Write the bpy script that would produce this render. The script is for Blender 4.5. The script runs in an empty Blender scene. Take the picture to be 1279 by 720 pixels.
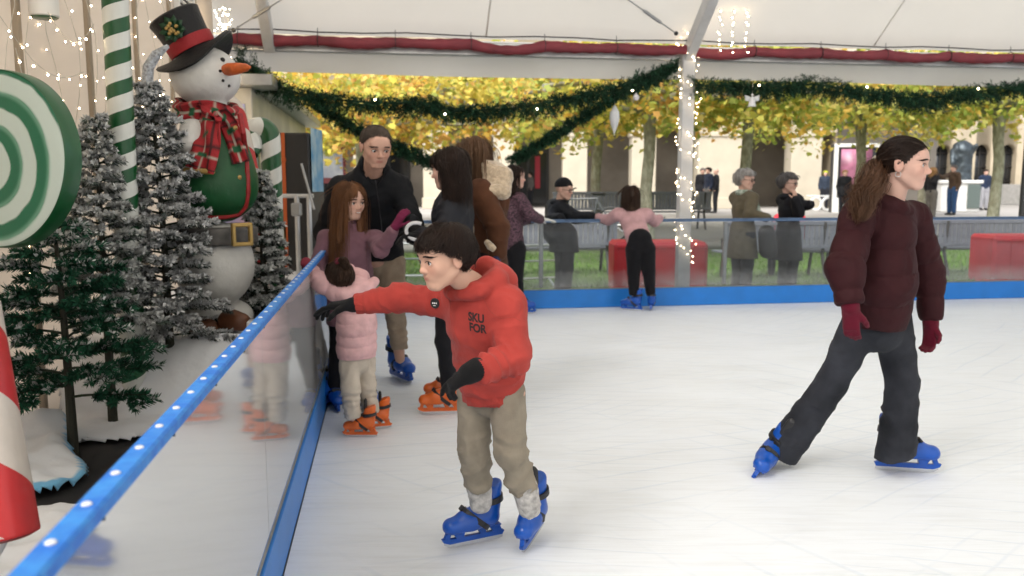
import bpy, math, random, time
import numpy as np
from mathutils import Vector, Matrix
T0=time.time()
random.seed(7); rng=np.random.default_rng(7)
SC=bpy.context.scene; COL=SC.collection
PI=math.pi
def rad(d): return d*PI/180
def A(*v): return np.array(v[0] if len(v)==1 else v,dtype=float)
def nrm(v): v=A(v); return v/(np.linalg.norm(v)+1e-12)
# ---------------------------------------------------------------- camera model (photograph is 1279x720)
CH=1.48; CF=1043.; CT=math.atan(130/CF); cc,cs=math.cos(CT),math.sin(CT)
def ray(px,py):
    u=(px-640)/CF; v=(360-py)/CF
    return A(u,cc+v*cs,-cs+v*cc)
def P(px,py,Y):
    d=ray(px,py); return A(0,0,CH)+d*(Y/d[1])
def G(px,py,z=0.):
    d=ray(px,py); return A(0,0,CH)+d*((z-CH)/d[2])
# rink frame: e1 along the far barrier (to the right), e2 along the left barrier (away)
RA=rad(8.6); e1=A(math.cos(RA),math.sin(RA),0); e2=A(-math.sin(RA),math.cos(RA),0)
pL=A(-.868,3.015,0); pF=A(1.56,10.05,0)
_s=np.linalg.solve(np.array([e2[:2],-e1[:2]]).T,(pF-pL)[:2]); RO=pL+e2*_s[0]     # far left corner of the ice
def R(u,v,z=0.): return RO+e1*u+e2*v+A(0,0,z)    # v<0 towards the camera
# ---------------------------------------------------------------- objects
def tag(o,label=None,cat=None,group=None,kind=None):
    if label: o['label']=label
    if cat: o['category']=cat
    if group: o['group']=group
    if kind: o['kind']=kind
    return o
def empty(name,loc=(0,0,0),rz=0.,label=None,cat=None,group=None):
    o=bpy.data.objects.new(name,None); COL.objects.link(o); o.location=tuple(loc); o.rotation_euler=(0,0,rz)
    o.empty_display_size=.1
    return tag(o,label,cat,group)
def link(name,me,parent=None,loc=None):
    o=bpy.data.objects.new(name,me); COL.objects.link(o)
    if parent is not None: o.parent=parent
    if loc is not None: o.location=tuple(loc)
    return o
def mesh(name,V,F,mat,parent=None,origin=None,smooth=True,cols=None,mi=None,auto=None,label=None):
    """V (n,3) array in the frame of `origin` (world by default); F: (m,k) array or list of tuples"""
    V=np.asarray(V,dtype=np.float32).reshape(-1,3)
    if origin is not None: V=V-np.asarray(origin,dtype=np.float32)
    me=bpy.data.meshes.new(name)
    me.vertices.add(len(V)); me.vertices.foreach_set('co',V.ravel())
    if isinstance(F,np.ndarray):
        n,k=F.shape; idx=F.ravel(); st=np.arange(n)*k; tot=np.full(n,k)
    else:
        tot=np.array([len(f) for f in F]); idx=np.array([i for f in F for i in f]); st=np.concatenate([[0],np.cumsum(tot)[:-1]]) if len(F) else np.zeros(0)
        n=len(F)
    me.loops.add(len(idx)); me.loops.foreach_set('vertex_index',idx.astype(np.int32))
    me.polygons.add(n); me.polygons.foreach_set('loop_start',st.astype(np.int32))
    try: me.polygons.foreach_set('loop_total',tot.astype(np.int32))
    except Exception: pass
    mats=mat if isinstance(mat,(list,tuple)) else [mat]
    for m in mats: me.materials.append(m)
    if mi is not None: me.polygons.foreach_set('material_index',np.asarray(mi,dtype=np.int32))
    me.update(calc_edges=True); me.validate()
    if cols is not None and len(me.vertices)==len(cols):
        a=me.color_attributes.new('Col','FLOAT_COLOR','POINT')
        c=np.ones((len(cols),4),np.float32); c[:,:3]=cols; a.data.foreach_set('color',c.ravel())
    if smooth:
        me.polygons.foreach_set('use_smooth',np.ones(n,bool))
        if auto: me.set_sharp_from_angle(angle=rad(auto))
    o=link(name,me,parent)
    if parent is None and origin is not None: o.location=tuple(origin)
    if label: o['label']=label
    return o
class MB:
    """collects boxes, tubes, lathes into one mesh"""
    def __init__(s): s.V=[]; s.F=[]; s.n=0; s.mi=[]
    def add(s,V,F,m=0):
        V=np.asarray(V,float).reshape(-1,3); s.V.append(V)
        for f in F: s.F.append(tuple(int(i)+s.n for i in f)); s.mi.append(m)
        s.n+=len(V); return s
    def box(s,c,size,rz=0.,m=0,ax=None,bev=0.):
        c=A(c); h=A(size)/2
        if ax is None: ax=[A(math.cos(rz),math.sin(rz),0),A(-math.sin(rz),math.cos(rz),0),A(0,0,1)]
        if bev<=0:
            V=[c+ax[0]*h[0]*i+ax[1]*h[1]*j+ax[2]*h[2]*k for k in(-1,1) for j in(-1,1) for i in(-1,1)]
            F=[(0,2,3,1),(4,5,7,6),(0,1,5,4),(2,6,7,3),(0,4,6,2),(1,3,7,5)]
            return s.add(V,F,m)
        b=min(bev,h.min()*.9)
        V=[];idx={}
        for k in(-1,1):
            for j in(-1,1):
                for i in(-1,1):
                    for a in range(3):
                        hh=h-b; hh[a]=h[a]
                        idx[(i,j,k,a)]=len(V); V.append(c+ax[0]*hh[0]*i+ax[1]*hh[1]*j+ax[2]*hh[2]*k)
        F=[]
        def q(*ks): F.append(tuple(idx[k] for k in ks))
        for sgn in(-1,1):
            q((sgn,-1,-1,0),(sgn,1,-1,0),(sgn,1,1,0),(sgn,-1,1,0)) if sgn>0 else q((sgn,-1,-1,0),(sgn,-1,1,0),(sgn,1,1,0),(sgn,1,-1,0))
            q((-1,sgn,-1,1),(-1,sgn,1,1),(1,sgn,1,1),(1,sgn,-1,1)) if sgn>0 else q((-1,sgn,-1,1),(1,sgn,-1,1),(1,sgn,1,1),(-1,sgn,1,1))
            q((-1,-1,sgn,2),(1,-1,sgn,2),(1,1,sgn,2),(-1,1,sgn,2)) if sgn>0 else q((-1,-1,sgn,2),(-1,1,sgn,2),(1,1,sgn,2),(1,-1,sgn,2))
        for a,b2 in((-1,-1),(-1,1),(1,-1),(1,1)):
            q((a,b2,-1,0),(a,b2,1,0),(a,b2,1,1),(a,b2,-1,1)); q((a,-1,b2,0),(a,1,b2,0),(a,1,b2,2),(a,-1,b2,2)); q((-1,a,b2,1),(1,a,b2,1),(1,a,b2,2),(-1,a,b2,2))
        for i in(-1,1):
            for j in(-1,1):
                for k in(-1,1): q((i,j,k,0),(i,j,k,1),(i,j,k,2))
        return s.add(V,F,m)
    def tube(s,pts,r,n=8,m=0,cap=True,flat=1.,up=None):
        pts=[A(p) for p in pts]; rs=[r]*len(pts) if np.isscalar(r) else list(r)
        V=[];F=[]; ref=None
        for i,p in enumerate(pts):
            t=nrm(pts[min(i+1,len(pts)-1)]-pts[max(i-1,0)])
            if ref is None:
                ref=A(up) if up is not None else (A(0,0,1) if abs(t[2])<.9 else A(1,0,0))
            a=ref-t*np.dot(ref,t); a=nrm(a); b=np.cross(t,a); ref=a
            for k in range(n):
                an=2*PI*k/n; V.append(p+(a*math.cos(an)*flat+b*math.sin(an))*rs[i])
        for i in range(len(pts)-1):
            for k in range(n):
                k2=(k+1)%n; F.append((i*n+k,i*n+k2,(i+1)*n+k2,(i+1)*n+k))
        if cap: F.append(tuple(range(n))[::-1]); F.append(tuple((len(pts)-1)*n+k for k in range(n)))
        return s.add(V,F,m)
    def lathe(s,c,prof,n=16,ax=None,m=0):
        """prof: list of (r,h) along axis ax[2]"""
        c=A(c)
        if ax is None: ax=[A(1,0,0),A(0,1,0),A(0,0,1)]
        V=[];F=[]
        for r,h in prof:
            for k in range(n):
                an=2*PI*k/n; V.append(c+ax[0]*r*math.cos(an)+ax[1]*r*math.sin(an)+ax[2]*h)
        for i in range(len(prof)-1):
            for k in range(n):
                k2=(k+1)%n; F.append((i*n+k,i*n+k2,(i+1)*n+k2,(i+1)*n+k))
        F.append(tuple(range(n))[::-1]); F.append(tuple((len(prof)-1)*n+k for k in range(n)))
        return s.add(V,F,m)
    def poly(s,V,m=0): return s.add(V,[tuple(range(len(V)))],m)
    def prism(s,pts,d,m=0):
        """closed outline pts extruded by vector d"""
        n=len(pts); V=[A(p) for p in pts]+[A(p)+A(d) for p in pts]
        F=[tuple(range(n))[::-1],tuple(range(n,2*n))]+[(i,(i+1)%n,(i+1)%n+n,i+n) for i in range(n)]
        return s.add(V,F,m)
    def build(s,name,mat,parent=None,origin=None,smooth=True,auto=35,label=None):
        return mesh(name,np.concatenate(s.V),s.F,mat,parent,origin,smooth,mi=s.mi,auto=auto if smooth else None,label=label)
def origin_of(root): return A(root.location)
def copy_tree(o,parent=None):
    c=o.copy(); COL.objects.link(c); c.parent=parent
    for ch in o.children: copy_tree(ch,c)
    return c
# ---------------------------------------------------------------- noise
_perm=np.random.default_rng(3).permutation(256); _perm=np.concatenate([_perm,_perm,_perm])
_gr=np.random.default_rng(4).normal(size=(256,3)); _gr/=np.linalg.norm(_gr,axis=1)[:,None]
def noise(p):
    p=np.asarray(p,float); i=np.floor(p).astype(int); f=p-i; i&=255
    u=f*f*f*(f*(f*6-15)+10); r=0
    for dx in(0,1):
        wx=u[:,0] if dx else 1-u[:,0]; a=_perm[i[:,0]+dx]
        for dy in(0,1):
            wy=u[:,1] if dy else 1-u[:,1]; b=_perm[a+i[:,1]+dy]
            for dz in(0,1):
                wz=u[:,2] if dz else 1-u[:,2]; g=_gr[_perm[b+i[:,2]+dz]]
                r=r+wx*wy*wz*((f[:,0]-dx)*g[:,0]+(f[:,1]-dy)*g[:,1]+(f[:,2]-dz)*g[:,2])
    return r*1.6
def fbm(p,o=3):
    r=0;a=1.
    for k in range(o): r=r+a*noise(np.asarray(p)*2**k+17.3*k); a*=.5
    return r
# ---------------------------------------------------------------- signed distance meshing
def frame_from(d,up=(0,0,1)):
    z=nrm(d); u=A(up)
    if abs(np.dot(u,z))>.98: u=A(0,1,0) if abs(z[1])<.9 else A(1,0,0)
    x=nrm(np.cross(u,z)); y=np.cross(z,x); return np.array([x,y,z])
class Cone:
    """rounded cone a->b radii ra,rb; flat: thickness ratio along direction `fd`"""
    def __init__(s,a,b,ra,rb,k=.02,op='u',flat=1.,fd=None,style=None,s0=0.):
        s.a=A(a);s.b=A(b);s.ra=ra;s.rb=rb;s.k=k;s.op=op;s.flat=flat;s.style=style;s.s0=s0
        s.fd=None
        if flat!=1.: 
            d=s.b-s.a; L=np.linalg.norm(d)
            f=A(fd); 
            if L>1e-6: f=f-d/L*np.dot(f,d/L)
            s.fd=nrm(f)
    def bb(s):
        m=max(s.ra,s.rb,s.ra*s.flat,s.rb*s.flat)
        return np.minimum(s.a,s.b)-m,np.maximum(s.a,s.b)+m
    def param(s,p):
        d=s.b-s.a; L2=np.dot(d,d)+1e-12
        return np.clip(((p-s.a)@d)/L2,0,1)
    def ev(s,p):
        d=s.b-s.a; L2=np.dot(d,d)+1e-12
        q=p-s.a; t=np.clip((q@d)/L2,0,1)
        r=q-t[...,None]*d
        if s.fd is not None:
            c=r@s.fd; r=r+(c*(1./s.flat-1))[...,None]*s.fd
        l=np.sqrt((r*r).sum(-1))
        e=l-(s.ra+(s.rb-s.ra)*t)
        return e*(min(1.,.35+.65*s.flat) if s.flat<1 else 1.)
class Ell:
    def __init__(s,c,r,ax=None,k=.02,op='u',style=None):
        s.c=A(c); s.r=A(r) if not np.isscalar(r) else A(r,r,r); s.ax=np.eye(3) if ax is None else np.asarray(ax); s.k=k; s.op=op; s.style=style
    def bb(s): m=s.r.max(); return s.c-m,s.c+m
    def param(s,p): return np.zeros(len(p))
    def ev(s,p):
        q=(p-s.c)@s.ax.T
        k0=np.sqrt(((q/s.r)**2).sum(-1)); k1=np.sqrt(((q/s.r**2)**2).sum(-1))+1e-9
        return k0*(k0-1)/k1
class Cut:
    """removes everything on the +n side of the plane inside a ball"""
    def __init__(s,c,n,rad_,k=.006): s.c=A(c);s.n=nrm(n);s.R=rad_;s.k=k;s.op='c'; s.style=None
    def bb(s): return s.c-s.R,s.c+s.R
    def ev(s,p):
        q=p-s.c
        return np.maximum(-(q@s.n), np.sqrt((q*q).sum(-1))-s.R)   # <0 inside removed zone = (n.q>0 and |q|<R)
def smin(a,b,k):
    if k<=0: return np.minimum(a,b)
    h=np.clip(.5+.5*(b-a)/k,0,1); return b+(a-b)*h-k*h*(1-h)
def axis_grid(lo,hi,res,fine=None):
    """coordinates lo..hi at res, with (f0,f1,fres) at finer spacing"""
    if not fine: return np.arange(lo,hi+res,res)
    f0,f1,fr=fine; f0=max(f0,lo); f1=min(f1,hi)
    if f1<=f0: return np.arange(lo,hi+res,res)
    out=[]; x=lo
    while x<hi+res:
        out.append(x)
        d=max(f0-x,x-f1,0.)
        x+=min(res,fr+d*.35)
    return np.array(out)
def sdf_mesh(prims,res,fines=None,margin=.03):
    us=[p for p in prims if p.op=='u']
    lo=np.min([p.bb()[0] for p in us],0)-margin; hi=np.max([p.bb()[1] for p in us],0)+margin
    ax=[axis_grid(lo[i],hi[i],res,None if fines is None else (fines[0][i],fines[1][i],fines[2])) for i in range(3)]
    xs,ys,zs=ax; D=np.full((len(xs),len(ys),len(zs)),.2,np.float32)
    for p in prims:
        b0,b1=p.bb(); m=max(p.k,0)*1.05+res*1.6
        sl=[]
        for i in range(3):
            i0=max(0,np.searchsorted(ax[i],b0[i]-m)-1); i1=min(len(ax[i]),np.searchsorted(ax[i],b1[i]+m)+1); sl.append(slice(i0,i1))
        if any(s.stop-s.start<=0 for s in sl): continue
        X,Y,Z=np.meshgrid(xs[sl[0]],ys[sl[1]],zs[sl[2]],indexing='ij'); pts=np.stack([X,Y,Z],-1)
        e=p.ev(pts).astype(np.float32); cur=D[tuple(sl)]
        if p.op=='u': D[tuple(sl)]=smin(cur,e,p.k)
        else: D[tuple(sl)]=-smin(-cur,e,p.k)
    return nets(D,xs,ys,zs)
_CE=[((0,0,0),(1,0,0)),((0,1,0),(1,1,0)),((0,0,1),(1,0,1)),((0,1,1),(1,1,1)),
     ((0,0,0),(0,1,0)),((1,0,0),(1,1,0)),((0,0,1),(0,1,1)),((1,0,1),(1,1,1)),
     ((0,0,0),(0,0,1)),((1,0,0),(1,0,1)),((0,1,0),(0,1,1)),((1,1,0),(1,1,1))]
def nets(D,xs,ys,zs):
    S=D<0; nx,ny,nz=D.shape
    c=sum(S[i:nx-1+i,j:ny-1+j,k:nz-1+k].astype(np.int8) for i in(0,1) for j in(0,1) for k in(0,1))
    act=np.argwhere((c>0)&(c<8)); 
    if len(act)==0: return np.zeros((0,3)),np.zeros((0,4),int)
    idx=-np.ones(c.shape,np.int64); idx[tuple(act.T)]=np.arange(len(act))
    acc=np.zeros((len(act),3)); cnt=np.zeros(len(act)); axs=(xs,ys,zs)
    for a,b in _CE:
        ia=act+np.array(a); ib=act+np.array(b)
        da=D[tuple(ia.T)].astype(float); db=D[tuple(ib.T)].astype(float); m=(da<0)!=(db<0)
        t=np.where(m,da/np.where(m,da-db,1),0)
        for i in range(3):
            pa=axs[i][ia[:,i]]; pb=axs[i][ib[:,i]]; acc[:,i]+=np.where(m,pa+(pb-pa)*t,0)
        cnt+=m
    V=acc/cnt[:,None]; F=[]
    for d in range(3):
        o1,o2=[(1,2),(2,0),(0,1)][d]
        sl0=[slice(1,-1)]*3; sl0[d]=slice(0,-1)
        A0=S[tuple(sl0)]; s1=list(sl0); s1[d]=slice(1,None); B0=S[tuple(s1)]
        e=np.argwhere(A0!=B0)
        if len(e)==0: continue
        flip=A0[tuple(e.T)]
        off=np.ones(3,int); off[d]=0; e=e+off
        u1=np.zeros(3,int); u1[o1]=1; u2=np.zeros(3,int); u2[o2]=1
        q=np.stack([idx[tuple((e-u1-u2).T)],idx[tuple((e-u2).T)],idx[tuple(e.T)],idx[tuple((e-u1).T)]],1)
        q[~flip]=q[~flip][:,::-1]
        F.append(q[(q>=0).all(1)])
    return V,np.concatenate(F)
def normals(V,F):
    n=np.cross(V[F[:,2]]-V[F[:,0]],V[F[:,3]]-V[F[:,1]]); N=np.zeros_like(V)
    for i in range(4): np.add.at(N,F[:,i],n)
    return N/(np.linalg.norm(N,axis=1)[:,None]+1e-12)
def smooth_mesh(V,F,it=1,lam=.5):
    E=np.concatenate([F[:,[0,1]],F[:,[1,2]],F[:,[2,3]],F[:,[3,0]]])
    for _ in range(it):
        S=np.zeros_like(V); C=np.zeros(len(V))
        np.add.at(S,E[:,0],V[E[:,1]]); np.add.at(S,E[:,1],V[E[:,0]]); np.add.at(C,E[:,0],1); np.add.at(C,E[:,1],1)
        V=V+lam*(S/C[:,None]-V)
    return V
def nearest_prim(V,prims):
    us=[p for p in prims if p.op=='u']; best=np.full(len(V),9.); bi=np.zeros(len(V),int)
    for i,p in enumerate(us):
        e=p.ev(V); m=e<best; best[m]=e[m]; bi[m]=i
    return us,bi
def cloth(prims,res,seed=0,fold=.006,fscale=9.,smooth=1,rings=(),fine=None,stretch=(1,1,1)):
    """garment surface with folds; prims may carry style=('puff',lam,amp) ; rings=(a,b,lam,amp,radius)"""
    V,F=sdf_mesh(prims,res,fine); V=smooth_mesh(V,F,smooth); N=normals(V,F)
    d=np.zeros(len(V)); us,bi=nearest_prim(V,prims)
    st=A(stretch)
    w=fbm(V*fscale*.6+seed*3.1,2)[:,None]
    q=V*fscale*st+w*.9+seed*7.7
    n1=noise(q); ridge=1-np.abs(n1)*2.2
    n2=noise(q*2.1+5.)
    n3=noise(q*4.7+9.)
    d+=fold*(ridge*.65+n2*.35+n3*.16-.2)
    for i,p in enumerate(us):
        if p.style and p.style[0]=='puff':
            m=bi==i
            if not m.any(): continue
            _,lam,amp=p.style; L=np.linalg.norm(p.b-p.a); s=p.s0+p.param(V[m])*L+.006*noise(V[m]*7)
            ph=np.abs(np.sin(PI*s/lam)); d[m]+=amp*(np.sqrt(ph)-.6)+amp*.25*noise(V[m]*A(30,30,12)+seed)*(1-ph)
        elif p.style and p.style[0]=='bunch':
            m=bi==i
            if not m.any(): continue
            _,lam,amp=p.style; L=np.linalg.norm(p.b-p.a); s=p.s0+p.param(V[m])*L
            ph=s/lam*2*PI+2.6*noise(V[m]*11+seed)+1.5*noise(V[m]*4.)
            d[m]+=amp*(np.abs(np.sin(ph*.5))**.7-.5)
    for (a,b,lam,amp,rr) in rings:
        a=A(a);b=A(b);dd=b-a;L=np.linalg.norm(dd); t=((V-a)@dd)/L/L; m=(t>-.05)&(t<1.05)
        q=V-a-np.clip(t,0,1)[:,None]*dd; m&=((q**2).sum(1)<rr*rr)
        wgt=np.clip(np.minimum(t+.05,1.05-t)*6,0,1)
        sd=np.cross(dd/L,A(.3,.9,.3)); sl=4.5*noise(V*5.5+seed)+2.2*noise(V*13+seed+3)+(V-a)@sd*30
        ph=t*L/lam*2*PI+sl; am=np.clip(.55+1.3*noise(V*8+seed+9),.0,1.4)
        d+=np.where(m,amp*wgt*am*(1-np.abs(np.sin(ph*.5))**.8*1.0-.35),0)
    V=V+N*d[:,None]
    return V,F
# ================================================================ materials
def M(name,col,rough=.6,metal=0.,var=0.,vscale=6.,bump=0.,bscale=60.,sheen=0.,coat=0.,attr=False,spec=.5,stretch=None,col2=None,detail=4.,emit=None,estr=1.,trans=0.,alpha=None,sss=0.,rvar=0.):
    m=bpy.data.materials.new(name); m.use_nodes=True; nt=m.node_tree; N=nt.nodes; L=nt.links; N.clear()
    out=N.new('ShaderNodeOutputMaterial'); b=N.new('ShaderNodeBsdfPrincipled'); L.new(b.outputs[0],out.inputs[0])
    b.inputs['Base Color'].default_value=(*col,1); b.inputs['Roughness'].default_value=rough; b.inputs['Metallic'].default_value=metal
    b.inputs['Specular IOR Level'].default_value=spec
    if sheen: b.inputs['Sheen Weight'].default_value=sheen; b.inputs['Sheen Roughness'].default_value=.5
    if coat: b.inputs['Coat Weight'].default_value=coat; b.inputs['Coat Roughness'].default_value=.15
    if trans: b.inputs['Transmission Weight'].default_value=trans
    if sss: b.inputs['Subsurface Weight'].default_value=sss; b.inputs['Subsurface Radius'].default_value=(.012,.005,.003); b.inputs['Subsurface Scale'].default_value=1.
    if emit: b.inputs['Emission Color'].default_value=(*emit,1); b.inputs['Emission Strength'].default_value=estr
    if alpha is not None: b.inputs['Alpha'].default_value=alpha
    tc=None
    def coord():
        nonlocal tc
        if tc is None:
            t=N.new('ShaderNodeTexCoord'); mp=N.new('ShaderNodeMapping'); L.new(t.outputs['Object'],mp.inputs[0])
            if stretch: mp.inputs['Scale'].default_value=stretch
            tc=mp.outputs[0]
        return tc
    csock=None
    if attr:
        a=N.new('ShaderNodeAttribute'); a.attribute_name='Col'; csock=a.outputs['Color']
    if var or col2:
        n=N.new('ShaderNodeTexNoise'); n.inputs['Scale'].default_value=vscale; n.inputs['Detail'].default_value=detail; L.new(coord(),n.inputs['Vector'])
        if col2:
            r=N.new('ShaderNodeValToRGB'); r.color_ramp.elements[0].position=.38; r.color_ramp.elements[1].position=.62
            r.color_ramp.elements[0].color=(*col,1); r.color_ramp.elements[1].color=(*col2,1); L.new(n.outputs[0],r.inputs[0]); csock=r.outputs[0]
        else:
            hv=N.new('ShaderNodeHueSaturation'); mr=N.new('ShaderNodeMapRange'); mr.inputs[1].default_value=.3; mr.inputs[2].default_value=.7
            mr.inputs[3].default_value=1-var; mr.inputs[4].default_value=1+var; L.new(n.outputs[0],mr.inputs[0]); L.new(mr.outputs[0],hv.inputs['Value'])
            if csock: L.new(csock,hv.inputs['Color'])
            else: hv.inputs['Color'].default_value=(*col,1)
            csock=hv.outputs[0]
        if rvar:
            mr2=N.new('ShaderNodeMapRange'); mr2.inputs[1].default_value=.3; mr2.inputs[2].default_value=.7; mr2.inputs[3].default_value=max(rough-rvar,0); mr2.inputs[4].default_value=rough+rvar
            L.new(n.outputs[0],mr2.inputs[0]); L.new(mr2.outputs[0],b.inputs['Roughness'])
    if csock: L.new(csock,b.inputs['Base Color'])
    if bump:
        n2=N.new('ShaderNodeTexNoise'); n2.inputs['Scale'].default_value=bscale; n2.inputs['Detail'].default_value=3.; L.new(coord(),n2.inputs['Vector'])
        bp=N.new('ShaderNodeBump'); bp.inputs['Strength'].default_value=bump; bp.inputs['Distance'].default_value=.01; L.new(n2.outputs[0],bp.inputs['Height']); L.new(bp.outputs[0],b.inputs['Normal'])
    m['b']=1
    return m
def fabric(name,col,var=.12,bump=.25,bscale=350,sheen=.25,rough=.92,vscale=14): return M(name,col,rough,var=var,vscale=vscale,bump=bump,bscale=bscale,sheen=sheen*.25,spec=.15)
def nylon(name,col,rough=.42): return M(name,col,min(rough+.1,.8),var=.1,vscale=20,bump=.2,bscale=45,spec=.16)
m_skin=M('skin',(.62,.36,.26),.5,attr=True,sss=.0,spec=.4,bump=.05,bscale=300)
m_eyew=M('eye_white',(.75,.72,.70),.2,spec=.6); m_iris=M('eye_iris',(.035,.017,.008),.12,spec=.8); m_pupil=M('eye_pupil',(.004,.004,.004),.1,spec=.8)
def hairmat(name,c): return M(name,c,.5,var=.3,vscale=25,spec=.28,stretch=(1,1,.15))
m_hair_dark=hairmat('hair_dark_brown',(.020,.010,.0065)); m_hair_brown=hairmat('hair_brown',(.035,.017,.009)); m_hair_auburn=hairmat('hair_auburn',(.17,.075,.033))
m_hair_lb=hairmat('hair_light_brown',(.11,.058,.030)); m_hair_grey=hairmat('hair_grey',(.36,.34,.32)); m_hair_dgrey=hairmat('hair_dark_grey',(.13,.12,.115)); m_hair_blond=hairmat('hair_blond',(.35,.2,.09)); m_hair_buzz=hairmat('hair_cropped',(.085,.064,.05))
m_sk_blue=M('skate_plastic_blue',(.004,.075,.40),.28,var=.12,vscale=8,spec=.5); m_sk_or=M('skate_plastic_orange',(.72,.135,.018),.3,var=.12,vscale=8)
m_sk_black=M('strap_black',(.012,.012,.014),.5,bump=.2,bscale=200); m_steel=M('blade_steel',(.62,.63,.65),.25,metal=1.)
m_metal=M('galvanised_metal',(.36,.37,.38),.42,metal=.75,var=.15,vscale=8); m_alu=M('aluminium',(.6,.61,.62),.33,metal=.9,var=.08,vscale=10)
m_black=M('black_plastic',(.012,.012,.013),.45); m_white=M('white_paint',(.78,.78,.76),.5,var=.04,vscale=4)
m_bulb=M('lamp_warm',(1,.8,.5),.4,emit=(1.,.76,.48),estr=22.)
m_wire=M('pale_wire',(.5,.48,.42),.5)
# ================================================================ people
def skincol(V,base,c,h,ax):
    """pigment: lips, cheeks, ears slightly redder than the rest"""
    q=((V-c)@ax.T)/h; base=A(base); col=np.tile(base,(len(V),1))
    lips=np.exp(-((q[:,0]/.085)**4+((q[:,2]+.262)/.034)**4))*(q[:,1]>.28)
    col=col*(1-lips[:,None]*.75)+A(.42,.13,.11)*lips[:,None]*.75
    ck=np.exp(-(((np.abs(q[:,0])-.17)/.1)**2+((q[:,2]+.12)/.1)**2))*(q[:,1]>.15)+.7*np.exp(-((q[:,0]/.05)**2+((q[:,2]+.12)/.06)**2))*(q[:,1]>.38)+.6*(np.abs(q[:,0])>.33)*(np.abs(q[:,2]+.03)<.2)*(np.abs(q[:,1])<.15)
    ck=np.clip(ck,0,1)[:,None]; col=col*(1-ck*.28)+A(.62,.22,.16)*ck*.28
    return col*(1+.06*fbm(V*14,2))[:,None]
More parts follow.
